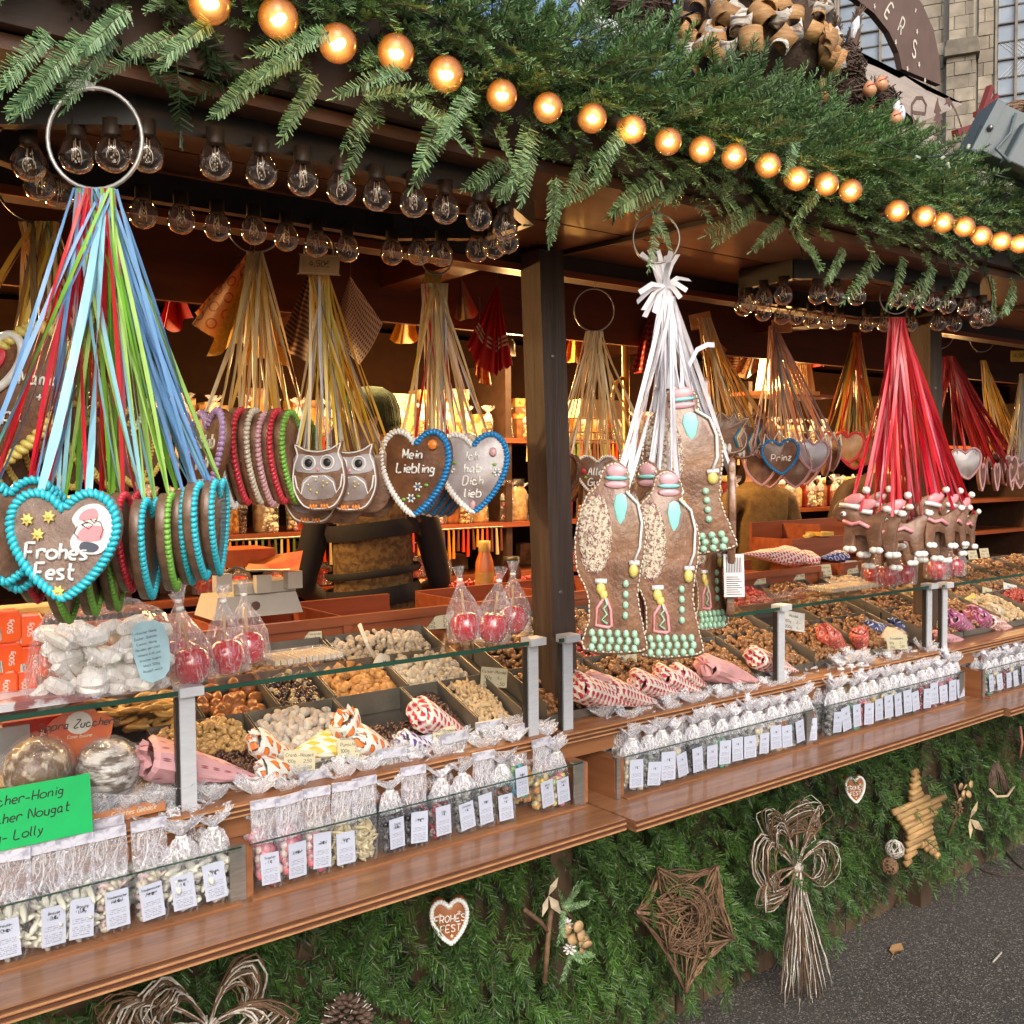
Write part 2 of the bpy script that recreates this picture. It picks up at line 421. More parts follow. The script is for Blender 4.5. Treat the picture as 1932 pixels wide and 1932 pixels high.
# ================================================================ materials of the place
m_ply = wood('plywood_varnished', (.33, .145, .06), (.19, .075, .03), 0, .4, 14, .08, .1)
m_plyY = wood('plywood_cross', (.36, .15, .065), (.20, .075, .03), 1, .32, 14, .08, .3)
m_lam = wood('shelf_laminate', (.37, .175, .085), (.18, .075, .032), 0, .38, 26, .15, .35, rand=.05)
m_plyl = mat('ply_pale_layer', (.50, .26, .12), .5, (.38, .18, .08), 40)
m_plyd = mat('ply_dark_layer', (.10, .035, .015), .6)
m_red = wood('drawer_wood', (.34, .10, .04), (.20, .052, .022), 0, .3, 14, .08, .35)
m_redZ = wood('drawer_wood_upright', (.34, .10, .04), (.20, .052, .022), 2, .3, 14, .08, .35)
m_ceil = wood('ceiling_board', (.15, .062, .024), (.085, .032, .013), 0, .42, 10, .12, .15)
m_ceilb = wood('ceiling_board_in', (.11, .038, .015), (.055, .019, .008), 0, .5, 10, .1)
m_post = wood('dark_stained_wood', (.085, .056, .040), (.036, .022, .015), 2, .5, 18, .5)
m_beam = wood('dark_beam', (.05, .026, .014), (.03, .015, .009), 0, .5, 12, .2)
m_redb = wood('red_brown_trim', (.30, .07, .022), (.20, .045, .016), 0, .4, 12, .1)
m_skirt = wood('skirting_plank', (.10, .062, .036), (.06, .035, .02), 2, .6, 12, .3, rand=.25)
m_alu = mat('aluminium', (.56, .58, .62), .4, (.50, .52, .56), 30, (1, 1, 6), metal=.15)
m_steel = mat('brushed_steel', (.55, .52, .48), .3, (.42, .40, .37), 30, (1, 1, 12), metal=.85)
m_tray = mat('tray_metal', (.17, .15, .13), .4, (.11, .10, .085), 12, metal=.55)
m_black = mat('black_metal', (.018, .016, .015), .4, var=.2)
m_iron = mat('grey_wire', (.23, .22, .21), .35, var=.2, metal=.8)
m_glass = mat_glass('pane_glass', (.985, .992, .988), .5, 1.9, .012)
m_gledge = mat('glass_edge_green', (.012, .055, .035), .12, var=.1, spec=.9)
m_lampg = mat_emit('tube_light_glow', (1.0, .74, .38), 2.6)

# ---------------------------------------------------------------- ground
def asphalt():
    m, n, b = newmat('asphalt')
    tc = N(n, 'ShaderNodeTexCoord'); co = tc.outputs['Object']
    v = N(n, 'ShaderNodeTexVoronoi'); v.inputs['Scale'].default_value = 230; n.links.new(co, v.inputs['Vector'])
    hs = N(n, 'ShaderNodeSeparateColor'); n.links.new(v.outputs['Color'], hs.inputs[0])
    st = ramp(n, hs.outputs[0], .80, .95); st2 = ramp(n, hs.outputs[1], .55, .95)
    big = ramp(n, noise(n, co, 1.3, 5, .6), .35, .7)
    c = mixc(n, big, (.085, .074, .063), (.058, .050, .043)); c = mixc(n, st2, c, (.035, .030, .027)); c = mixc(n, mth(n, 'MULTIPLY', st, .75), c, (.30, .27, .23))
    n.links.new(c, b.inputs['Base Color']); b.inputs['Roughness'].default_value = .75
    bp = N(n, 'ShaderNodeBump'); bp.inputs['Strength'].default_value = .7; bp.inputs['Distance'].default_value = .004
    n.links.new(mth(n, 'ADD', v.outputs['Distance'], mth(n, 'MULTIPLY', noise(n, co, 60, 4), 1.2)), bp.inputs['Height']); n.links.new(bp.outputs[0], b.inputs['Normal'])
    return m
mb = MB(); mb.box((-60, -60, -.3), (120, 120, 0)); g = mb.build('ground', asphalt()); struct(g)
nv = 1500; vs = []; fs = []
for i in range(nv):
    x = rnd.uniform(1.6, 6.5); y = rnd.uniform(.4, 1.95)
    r_ = rnd.uniform(.0012, .0032); b0 = len(vs); a0 = rnd.uniform(0, 6)
    for k in range(4): vs.append((x+r_*math.cos(a0+k*1.57), y+r_*math.sin(a0+k*1.57)*rnd.uniform(.6, 1), .0005))
    vs.append((x, y, r_*.8))
    for k in range(4): fs.append((b0+k, b0+(k+1) % 4, b0+4))
npmesh('gravel', vs, fs, mat('grit', (.22, .20, .18), .7, (.10, .09, .08), 60), kind='stuff')
bpy.data.objects['gravel']['label'] = 'tiny loose grit strewn over the dark asphalt in front of the stall'
# ---------------------------------------------------------------- the stall
stall = thing('market_stall', 'long wooden Christmas market stall selling sweets, with fir-covered front and open counter', 'market stall', (0, 1.9, 0))
def part(name, mb_, m, smooth=False, parent=None, **k): return mb_.build(name, m, parent or stall, smooth, world=True, **k)
SEC = [(-1.83, -.17), (-.14, 1.492), (1.523, 3.187), (3.235, 4.90), (4.94, 6.6)]
BOX = [(-1.75, -.16), (-.09, 1.50), (1.585, 3.20), (3.305, 4.88), (5.0, 6.58)]
CNT = [(-1.8, -.32), (-.27, 1.405), (1.452, 3.085), (3.128, 4.78), (4.83, 6.5)]
ZS = [.83, .83, .818, .806, .80]
for k, (a, b) in enumerate(SEC):
    z = ZS[k]
    s_ = part('serving_shelf', MB().box((a, 1.556, z-.026), (b, 1.86, z)), m_lam)
    # laminate edge: two dark lines between pale layers, each proud of the last
    for j in range(4):
        zz = z-.024+j*.0062
        part('edge_layer', MB().box((a, 1.553-.0008*(j % 2), zz), (b, 1.556, zz+.0034)), m_plyl if j % 2 == 0 else m_plyd, parent=s_)
for k, (a, b) in enumerate(BOX):
    z = ZS[k]
    part('tray_back_board', MB().box((a, 1.842, z), (b, 1.857, z+.10)), m_ply)
    part('tray_back_rail', MB().box((a-.01, 1.838, z+.103), (b+.01, 1.866, z+.118)), m_ply)
    cuts = [a, (a+b)/2-.055 if k != 1 else .655, b-.03]
    for c in cuts:
        d = part('tray_side_board', MB().box((c, 1.69, z), (c+.03, 1.84, z+.095)), m_plyY)
        part('steel_strip', MB().box((c-.016 if c != a else c+.001, 1.684, z+.001), (c+.014, 1.6895, z+.098)).box((c-.016 if c != a else c+.001, 1.684, z+.098), (c+.014, 1.70, z+.101)), m_steel, parent=d)
    for c0, c1 in zip(cuts[:-1], cuts[1:]):
        gp = part('front_glass', MB().box((c0+.02, 1.676, z+.004), (c1+.004, 1.680, z+.10)), m_glass)
        part('glass_edge', MB().box((c0+.02, 1.6755, z+.1002), (c1+.004, 1.6805, z+.1018)), m_gledge, parent=gp)
        part('glass_channel', MB().box((c0+.02, 1.668, z+.0002), (c1, 1.688, z+.004)), m_ply, parent=gp)
ZC = 1.0
for k, (a, b) in enumerate(CNT):
    dz = -.004*k
    part('counter_front_board', MB().box((a, 1.80, .955+dz), (b, 1.815, .985+dz)), m_ply)
    l_ = part('counter_ledge', MB().box((a, 1.722, ZC-.026+dz), (b, 1.83, ZC+dz)), m_ply)
    part('counter_apron', MB().box((a+.002, 1.745, .93+dz), (b-.002, 1.76, ZC-.027+dz)), m_ply)
    for j in range(5):
        zz = ZC-.0255+j*.0048+dz
        part('edge_layer', MB().box((a, 1.7195-.0006*(j % 2), zz), (b, 1.722, zz+.0030)), m_plyl if j % 2 == 0 else m_plyd, parent=l_)
    # glass counter top and its posts
    ps = [a+.02, (a+b)/2, b-.035] if k != 1 else [-.25, .575, 1.368]
    for p in ps:
        q = part('glass_post', MB().box((p, 1.741, ZC+dz), (p+.028, 1.757, 1.208+dz)), m_alu)
        part('post_seal', MB().box((p-.006, 1.745, ZC+dz), (p-.0005, 1.757, 1.205+dz)), m_black, parent=q)
        part('glass_clamp', MB().box((p-.004, 1.726, 1.2085+dz), (p+.04, 1.764, 1.2255+dz)), m_alu, parent=q)
    gt = part('glass_top', MB().box((a, 1.735, 1.2115+dz), (b, 1.965, 1.2195+dz)), m_glass)
    part('glass_edge', MB().box((a, 1.7335, 1.2110+dz), (b, 1.7348, 1.2200+dz)), m_gledge, parent=gt)
    for p, q in zip(ps[:-1], ps[1:]):
        part('front_glass', MB().box((p+.03, 1.748, ZC+.002+dz), (q-.008, 1.752, 1.205+dz)), m_glass)
    # sloping bed for the trays
    part('tray_bed', MB().add([(a, 1.80, .985), (b, 1.80, .985), (b, 2.24, 1.14), (a, 2.24, 1.14), (a, 1.80, .93), (b, 1.80, .93), (b, 2.24, .93), (a, 2.24, .93)],
        [(0, 1, 2, 3), (4, 7, 6, 5), (0, 4, 5, 1), (2, 6, 7, 3), (1, 5, 6, 2), (0, 3, 7, 4)]), m_tray)
# posts, beam, flap ceiling
def post(x, nm='post', m=None):
    rot = Matrix.Rotation(R(-2.0), 3, 'Y')
    p = MB().box((x, 1.85, .78), (x+.075, 1.925, 2.135), rot, (x, 1.9, 1.3)); o = part(nm, p, m_post)
    for z in (1.05, 1.30, 1.88):
        part('screw', MB().ell(tuple(rot @ (Vector((x+.03, 1.849, z))-Vector((x, 1.9, 1.3)))+Vector((x, 1.9, 1.3))), (.006, .003, .006)), m_iron, parent=o)
    return o
for x in (-.22, 1.525, 3.27, 5.02): post(x)
for x in (-.2, 1.56, 3.30): part('lower_post', MB().box((x, 1.90, 0), (x+.07, 1.955, .79)), m_skirt)
part('head_beam', MB().box((-3, 1.93, 2.10), (8, 2.00, 2.26)), m_beam)
part('trim_strip', MB().box((-3, 1.922, 2.095), (8, 1.9295, 2.112)), m_redb)
def slab(x0, x1, y0, z0, y1, z1, t):
    return MB().add([(x0, y0, z0), (x1, y0, z0), (x1, y1, z1), (x0, y1, z1), (x0, y0, z0+t), (x1, y0, z0+t), (x1, y1, z1+t), (x0, y1, z1+t)],
        [(0, 3, 2, 1), (4, 5, 6, 7), (0, 1, 5, 4), (1, 2, 6, 5), (2, 3, 7, 6), (3, 0, 4, 7)])
xs = [-2.9, -.14, 1.60, 3.34, 5.1, 7.9]
for a, b in zip(xs[:-1], xs[1:]):
    # two broad boards of the flap, with a dark joint between
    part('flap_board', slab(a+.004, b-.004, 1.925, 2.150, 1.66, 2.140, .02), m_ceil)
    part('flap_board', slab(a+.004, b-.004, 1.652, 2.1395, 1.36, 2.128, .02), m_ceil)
    part('flap_cleat', slab(a-.006, a+.008, 1.92, 2.1385, 1.37, 2.117, .0105), m_beam)
part('eave_board', MB().box((-3, 1.335, 2.15), (8, 1.358, 2.30)), m_beam)
part('roof_slab', slab(-3, 8, 1.34, 2.30, 4.4, 3.0, .05), m_beam)
# inner ceiling, walls
for j in range(16):
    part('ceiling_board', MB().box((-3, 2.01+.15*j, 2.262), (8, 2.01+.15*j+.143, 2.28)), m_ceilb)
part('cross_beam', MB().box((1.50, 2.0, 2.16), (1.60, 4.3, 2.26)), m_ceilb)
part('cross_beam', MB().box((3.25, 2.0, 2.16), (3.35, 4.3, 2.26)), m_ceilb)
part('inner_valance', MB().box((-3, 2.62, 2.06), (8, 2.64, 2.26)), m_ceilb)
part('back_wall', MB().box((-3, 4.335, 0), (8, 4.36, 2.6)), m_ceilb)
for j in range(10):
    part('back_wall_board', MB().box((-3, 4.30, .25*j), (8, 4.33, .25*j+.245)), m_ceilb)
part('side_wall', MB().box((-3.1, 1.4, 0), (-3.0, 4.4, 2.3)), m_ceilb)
part('side_wall', MB().box((8.0, 1.4, 0), (8.1, 4.4, 2.3)), m_ceilb)
part('roof_liner', slab(-3, 8, 1.36, 2.285, 4.4, 2.30, .01), m_beam)
part('floor_board', MB().box((-3, 2.0, .05), (8, 4.3, .12)), m_ceilb)
# skirt of upright planks behind the fir
pk = None
for j in range(90):
    x = -2.9+j*.12
    o = part('skirting_plank', MB().box((-.057, -.01, 0), (.057, .01, .80)).tf(Matrix.Translation((x, 1.97, 0))), m_skirt) if pk is None else pk.copy()
    if pk is None: pk = o
    else: COL.objects.link(o); o.parent = stall; KIDS[stall.name].append(o); o.location = (j*.12, rnd.uniform(-.003, .003), 0)
# octagonal lamp rails under the flap
def rail(x0, x1, y0, y1, z, nm='lamp_rail'):
    c = .16; pts = [(x0+c, y0), (x1-c, y0), (x1, y0+c*.7), (x1, y1-c*.7), (x1-c, y1), (x0+c, y1), (x0, y1-c*.7), (x0, y0+c*.7)]
    m_ = MB()
    for i in range(8):
        a, b = Vector((*pts[i], 0)), Vector((*pts[(i+1) % 8], 0)); d = (b-a).normalized(); nn_ = Vector((-d.y, d.x, 0))*.011
        A, B = a-d*.004, b+d*.004
        vs = [A-nn_, B-nn_, B+nn_, A+nn_]
        m_.add([(p.x, p.y, z) for p in vs]+[(p.x, p.y, z+.05) for p in vs], [(0, 3, 2, 1), (4, 5, 6, 7), (0, 1, 5, 4), (1, 2, 6, 5), (2, 3, 7, 6), (3, 0, 4, 7)])
    return m_.build(nm, m_black), pts
def _t(o, l, c): tag(o, l, c); return o
r1, _ = rail(.27, 1.22, 1.43, 1.80, 2.088); tag(r1, 'long black octagonal lamp rail under the flap on the left, hung with clear bulbs', 'lamp rail')
r2, _ = rail(2.12, 2.98, 1.47, 1.86, 2.088); tag(r2, 'black octagonal lamp rail right of the dark post, farther down the stall', 'lamp rail')
# glowing tube lamps on the inner ceiling edge
def tube_lamp(x0, x1, label, y=3.0, z=2.14):
    t = thing('tube_lamp', label, 'strip light', ((x0+x1)/2, y, z))
    MB().box((x0, y-.03, z+.055), (x1, y+.03, z+.07)).build('lamp_body', m_alu, t, world=True)
    m_ = MB(); n_ = int((x1-x0)/.06)
    for i in range(n_):
        a = x0+i*(x1-x0)/n_; m_.box((a+.002, y-.028, z+.005+.012*(i % 2)), (a+(x1-x0)/n_-.002, y+.028, z+.05))
    m_.build('lamp_diffuser', m_lampg, t, world=True)
    l = bpy.data.lights.new('tube_light', 'AREA'); lo = bpy.data.objects.new('tube_light', l); COL.objects.link(lo)
    l.shape = 'RECTANGLE'; l.size = x1-x0; l.size_y = .06; l.energy = 18*(x1-x0); l.color = (1.0, .60, .25)
    lo.location = ((x0+x1)/2, y, z-.01)
    return t
tube_lamp(-.9, .95, 'warm glowing strip light high inside the stall on the far left')
tube_lamp(1.45, 3.0, 'warm glowing strip light above the shelves behind the red tea towels')
tube_lamp(3.35, 4.7, 'warm glowing strip light inside the stall right of the dark post')
tube_lamp(5.0, 6.5, 'warm strip light at the far right end of the stall interior')

# ---------------------------------------------------------------- the church behind
cdir = (CF + CR*((1750-966)/FL) - CU*((100-966)/FL)); ch0 = CO + cdir*20
hd = Vector((-cdir.x, -cdir.y, 0)).normalized(); hx = Vector((0, 0, 1)).cross(hd)
hx = -hx if hx.dot(CR) < 0 else hx
church = thing('church', 'old sandstone church facade with tall barred windows rising behind the stall roof', 'church', (ch0.x, ch0.y, 0), (0, 0, math.atan2(hx.y, hx.x)))
m_st = mat('sandstone', (.36, .31, .24), .85, (.21, .18, .14), 3, bump=.5, bscale=22, rand=.3)
m_mort = mat('mortar', (.42, .39, .33), .9, var=.1)
m_std = mat('weathered_stone', (.15, .13, .105), .9, (.22, .19, .14), 6, bump=.4)
m_wg = mat('church_window_glass', (.20, .25, .31), .12, (.28, .33, .39), 2, spec=.8)
m_lead = mat('lead_bar', (.10, .09, .08), .6)
S = 20/FL*1.0
def cx(px): return (px-1750)*S
def cz(py): return ch0.z-(py-100)*S
MB().box((cx(1450), -.02, 0), (cx(2250), .02+.5, 17)).build('wall', m_mort, church)
def blocks(x0, x1, z0, z1, yo, bw=.36, bh=.262, skip=None):
    m_ = MB(); row = 0; z = z0
    while z < z1-.02:
        x = x0-(bw/2 if row % 2 else 0)
        while x < x1-.01:
            w_ = bw*rnd.uniform(.8, 1.2); a, b = max(x, x0), min(x+w_, x1)
            if b-a > .03:
                e = rnd.uniform(0, .02)
                MB().box((a+.006, yo-.05-e, z+.006), (b-.006, yo, min(z+bh, z1)-.006)).build('stone_block', m_st, church)
            x += w_
        z += bh; row += 1
Z0, Z1 = cz(330), cz(-60)
blocks(cx(1500), cx(1588), Z0, Z1, -.02)
blocks(cx(1712), cx(1778), Z0, Z1, -.02, .4)
blocks(cx(1782), cx(1832), Z0, cz(125), -.26, .34)
blocks(cx(1786), cx(1828), cz(100), Z1, -.22, .30)
blocks(cx(1836), cx(1862), Z0, Z1, -.02, .3)
# sloping hood of the pilaster
MB().prism([(cx(1778), cz(126)), (cx(1838), cz(126)), (cx(1838), cz(108)), (cx(1834), cz(97)), (cx(1783), cz(97)), (cx(1778), cz(112))], .0, .42,
    Matrix(((1, 0, 0, 0), (0, 0, -1, 0), (0, 1, 0, 0), (0, 0, 0, 1))), .02).build('pilaster_hood', m_std, church)
MB().box((cx(1705), -.16, 0), (cx(1712), -.02, 17)).build('drainpipe', m_lead, church)
for (a, b, nx, nz0) in ((1592, 1704, 3, 46), (1868, 1990, 4, 52)):
    W = MB().box((cx(a-4), -.10, Z0), (cx(a), .0, Z1)).box((cx(b), -.10, Z0), (cx(b+4), .0, Z1)).build('window', m_st, church)
    wd = (b-a)/nx
    for i in range(nx):
        z = 330
        while z > -60:
            h_ = nz0*.62
            MB().box((cx(a+i*wd+1.5), -.045, cz(z)+.015), (cx(a+(i+1)*wd-1.5), -.03, cz(z-h_)-.015)).build('pane', m_wg, W)
            z -= h_
    m_ = MB()
    for i in range(1, nx): m_.box((cx(a+i*wd-2.2), -.12, Z0), (cx(a+i*wd+2.2), -.03, Z1))
    m_.build('mullion', m_st, W)
    m_ = MB(); z = 330; k = 0
    while z > -60:
        m_.box((cx(a), -.07 if k % 2 else -.1, cz(z)-.012), (cx(b), -.046, cz(z)+.012)); z -= nz0*.62; k += 1
    m_.build('glazing_bar', m_lead, W)
# diamond lattice in the lower right window
m_ = MB()
for i in range(-14, 26):
    x0 = cx(1868)+i*.085
    for sgn in (1, -1):
        p = Vector((x0, -.052, cz(172))); q = p+Vector((sgn*.75, 0, .75))
        if min(p.x, q.x) > cx(1866) and max(p.x, q.x) < cx(1992): m_.tube([p, q], .006, 4)
m_.build('window_lattice', mat('pale_lattice', (.6, .62, .6), .5), church)
# ================================================================ fir
def fir_mat(name, a, b_, c, sheen=.42):
    m, n, b = newmat(name)
    g = N(n, 'ShaderNodeNewGeometry'); tc = N(n, 'ShaderNodeTexCoord')
    col = mixc(n, g.outputs['Random Per Island'], a, b_)
    f = ramp(n, noise(n, tc.outputs['Object'], 6, 3, .6), .42, .68)
    f = mth(n, 'MULTIPLY', f, g.outputs['Random Per Island']); n.links.new(mixc(n, f, col, c), b.inputs['Base Color'])
    b.inputs['Roughness'].default_value = sheen; b.inputs['Specular IOR Level'].default_value = .4
    return m
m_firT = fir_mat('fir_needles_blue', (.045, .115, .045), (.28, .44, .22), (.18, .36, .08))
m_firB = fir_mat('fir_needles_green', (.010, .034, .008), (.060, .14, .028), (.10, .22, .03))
m_firD = fir_mat('fir_needles_gap_shade', (.006, .020, .006), (.020, .055, .014), (.02, .05, .01))  # darker copy for inner shoots: shade of the gaps put into the colour
m_twig = mat('fir_twig', (.10, .065, .04), .7, var=.3)
nr = np.random.RandomState(5)
def sprig(L, nl, nn, wd, droop, full=1.0, curl=0.0):
    """needles of one fir shoot: quads (n,4,3), along +X"""
    out = []
    t = np.linspace(.04, 1, nn)
    for i, u in enumerate(t):
        base = np.array([u*L, 0, -droop*L*u*u])
        side = 1 if i % 2 else -1
        phi = nr.uniform(-.5, .65)*full*1.5 + (0 if side > 0 else math.pi)*1
        ang = R(nr.uniform(48, 72))*(1-.45*u**4) if u < .93 else R(nr.uniform(5, 40))
        if side < 0: phi = math.pi-nr.uniform(-.5, .65)*full*1.5
        d = np.array([math.cos(ang), math.sin(ang)*math.cos(phi), math.sin(ang)*math.sin(phi)])
        if u > .93:
            p2 = nr.uniform(0, 6.28); d = np.array([math.cos(ang), math.sin(ang)*math.cos(p2), math.sin(ang)*math.sin(p2)])
        ln = nl*nr.uniform(.8, 1.1)*(1-.25*u**3)
        wdir = np.cross(d, [0, 0, 1.0]); wdir = wdir/(np.linalg.norm(wdir)+1e-6)
        tilt = nr.uniform(-.8, .8); wdir = wdir*math.cos(tilt)+np.cross(d, wdir)*math.sin(tilt)
        tip = base+d*ln+np.array([curl*ln*.3, 0, ln*.12])
        out.append([base-wdir*wd*.35, base+wdir*wd*.35, tip+wdir*wd*.42, tip-wdir*wd*.42])
    q = np.array(out)
    sx = []
    for u0, u1 in ((0, .5), (.5, .98)):
        a = np.array([u0*L, 0, -droop*L*u0*u0]); b = np.array([u1*L, 0, -droop*L*u1*u1]); r0 = .0018*(1-u0*.6); r1 = .0018*(1-u1*.6)
        for k in range(3):
            k2 = (k+1) % 3; c0, s0, c1, s1 = (math.cos(k*2.09), math.sin(k*2.09), math.cos(k2*2.09), math.sin(k2*2.09))
            sx.append([a+[0, r0*c0, r0*s0], a+[0, r0*c1, r0*s1], b+[0, r1*c1, r1*s1], b+[0, r1*c0, r1*s0]])
    return q, np.array(sx)
def place(vars_, n, posf, nm, mats, parent, kind='stuff'):
    """n shoots joined into one part; posf(i) -> (point, direction, up, scale)"""
    Q = []; T = []
    for i in range(n):
        r_ = posf(i)
        if r_ is None: continue
        p, d, up, s_ = r_; q, t = vars_[nr.randint(len(vars_))]
        d = np.array(d, float); d /= np.linalg.norm(d); y = np.cross(up, d); y /= (np.linalg.norm(y)+1e-9); z = np.cross(d, y)
        M_ = np.stack([d, y, z])*s_
        Q.append(q @ M_+p); T.append(t @ M_+p)
    Q = np.concatenate(Q); T = np.concatenate(T); A = np.concatenate([Q, T]).reshape(-1, 3)-np.array(parent.location)
    o = npmesh(nm, A, np.arange(len(A)).reshape(-1, 4), mats, parent, kind)
    mi = np.zeros(len(Q)+len(T), dtype=np.int32); mi[len(Q):] = 1; o.data.polygons.foreach_set('material_index', mi)
    return o
VT = [sprig(nr.uniform(.11, .17), .020, 88, .0024, nr.uniform(.05, .3), nr.uniform(.2, .7)) for _ in range(6)]+[sprig(nr.uniform(.07, .11), .019, 74, .0025, nr.uniform(0, .2), nr.uniform(.8, 1.3)) for _ in range(8)]
VB = [sprig(nr.uniform(.10, .15), .022, 64, .0023, nr.uniform(-.1, .3), nr.uniform(.7, 1.2), .5) for _ in range(10)]
garland = thing('fir_garland', 'thick fir garland along the eave of the stall roof, threaded with glowing bulbs', 'fir garland', (0, 1.3, 2.2))
def gar(i, dens=None):
    x = nr.uniform(-.35, 5.6) if i % 3 else nr.uniform(-.3, 2.2)
    th = R(nr.uniform(-80, 72))        # 0 = towards the viewer (-y), -90 = down, 90 = up
    rad = nr.uniform(.06, .135) if nr.rand() < .8 else nr.uniform(.0, .06)
    lift = .05*max(0, min(1, (1.0-x)/.35))
    c = np.array([x, 1.355, 2.265+lift-.010*(x-1)])
    o_ = np.array([0, -math.cos(th), math.sin(th)]); up_ = math.sin(th)
    p = c+o_*rad*np.array([1, .9, 1.0])
    d = o_*nr.uniform(.4, 1.2)+np.array([nr.uniform(-.65, .35), nr.uniform(-.5, 0), nr.uniform(-.5, .3)])
    s_ = nr.uniform(.62, .95) if up_ < .3 else nr.uniform(.55, .85)
    if up_ < -.35: d[2] *= .45; s_ *= .85
    if up_ < -.6 and nr.rand() < .4: return None
    return p, d, np.array([nr.uniform(-.3, .3), -.5, 1]), s_
place(VT[4:], 3900, gar, 'fir_shoots', [m_firT, m_twig], garland)
def inner(i):
    x = -.4+6.4*i/420; th = nr.uniform(-.8, 1.2)
    return np.array([x, 1.37-.03*math.cos(th), 2.26+.06*math.sin(th)]), np.array([nr.uniform(-1, 1), -math.cos(th)*.3, math.sin(th)]), np.array([0, -1, .3]), 1.1
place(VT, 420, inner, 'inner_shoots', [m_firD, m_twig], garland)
# the shoots of the fringe that hang free, each its own part
TV = []
for q, t in VT[:6]:
    A = np.concatenate([q, t]).reshape(-1, 3); me = npmesh('hanging_shoot', A, np.arange(len(A)).reshape(-1, 4), [m_firT, m_twig], garland)
    mi = np.zeros(len(q)+len(t), dtype=np.int32); mi[len(q):] = 1; me.data.polygons.foreach_set('material_index', mi); TV.append(me)
def orient(o, p, d, up, s_):
    p = Vector(p)-Vector((0, 1.3, 2.2)); d = Vector(d).normalized(); y = Vector(up).cross(d).normalized(); z = d.cross(y)
    m_ = Matrix((d, y, z)).transposed().to_4x4(); o.matrix_basis = Matrix.Translation(p) @ m_ @ Matrix.Scale(s_, 4)
# base pixel -> tip pixel of shoots one can pick out in the fringe, at depth y
HS = [((130,110),(30,215),1.22),((95,60),(60,100),1.22),((165,70),(105,130),1.2),((215,60),(175,110),1.22),((330,70),(250,100),1.24),((480,140),(410,215),1.27),((560,110),(480,150),1.25),
 ((600,150),(560,205),1.26),((700,200),(690,235),1.28),((680,180),(725,170),1.26),((850,215),(800,325),1.24),((930,240),(960,290),1.24),((1000,300),(950,370),1.28),((960,300),(910,345),1.3),
 ((1010,250),(1000,310),1.24),((1050,330),(1060,415),1.28),((1100,300),(1070,370),1.28),((1150,320),(1100,370),1.3),((1240,330),(1165,400),1.3),((1300,330),(1250,385),1.3),((1330,340),(1380,390),1.3),
 ((1420,400),(1370,440),1.32),((1480,420),(1440,460),1.32),((1500,440),(1560,500),1.33),((1590,470),(1570,530),1.34),((1650,480),(1620,540),1.34),((1700,490),(1690,560),1.34),((1760,500),(1745,570),1.35),
 ((1830,500),(1800,560),1.35),((1870,520),(1885,600),1.33),((1910,540),(1900,590),1.34),((1230,390),(1250,430),1.33),((780,200),(830,230),1.2),((620,60),(560,90),1.17),((760,130),(700,150),1.17),
 ((400,40),(330,90),1.2),((250,20),(190,60),1.2),((880,180),(850,230),1.18),((1180,240),(1150,300),1.2),((1550,350),(1520,400),1.22),((1080,60),(1020,40),1.3),((1500,260),(1490,320),1.2)]
for i, (a, b, y) in enumerate(HS):
    for k in range(2):
        A = at(a[0]+rnd.uniform(-12, 12)*k, a[1]+rnd.uniform(-12, 12)*k, y=y); B = at(b[0]+rnd.uniform(-20, 20)*k, b[1]+rnd.uniform(-14, 4)*k, y=y-rnd.uniform(-.02, .05)*k)
        j = (i+k) % 6; o = TV[j] if TV[j].matrix_basis == Matrix.Identity(4) else TV[j].copy()
        if o is not TV[j]: COL.objects.link(o); o.parent = garland
        L = (B-A).length; orient(o, A, B-A, (rnd.uniform(-.4, .4), -1, .35), max(.7, min(1.25, L/.13)))
# ---- fir along the counter front
skirtfir = thing('fir_cladding', 'dark green fir branches covering the stall front below the shelves', 'fir branches', (0, 1.9, .4))
def cl(i):
    x = nr.uniform(.3, 6.3) if i % 4 else nr.uniform(.3, 2.6); z = nr.uniform(.13, .86)
    lo = .17+.03*math.sin(x*9)+.02*math.sin(x*23)
    if z < lo: z = lo+nr.rand()*.1
    if abs(x-1.47-(.8-z)*.06) < .035 and z > .52 and nr.rand() < .93: return None
    dep = nr.uniform(1.84, 1.95)
    c = math.sin(x*5.3+z*7)*.35
    return np.array([x, dep-.03*math.sin(x*11+z*13), z]), np.array([nr.uniform(-1.1, .9)+c*1.6, nr.uniform(-1.3, -.1), -nr.uniform(.5, 1)]), np.array([nr.uniform(-.4, .4), -1, nr.uniform(0, .4)]), nr.uniform(.75, 1.05)
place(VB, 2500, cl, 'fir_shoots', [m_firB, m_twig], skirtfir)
def cl2(i):
    return np.array([.2+6.3*i/700, 1.945, nr.uniform(.12, .88)]), np.array([nr.uniform(-.7, .7), -.05, -1]), np.array([0, -1, 0]), 1.3
place(VB, 700, cl2, 'inner_shoots', [m_firD, m_twig], skirtfir)
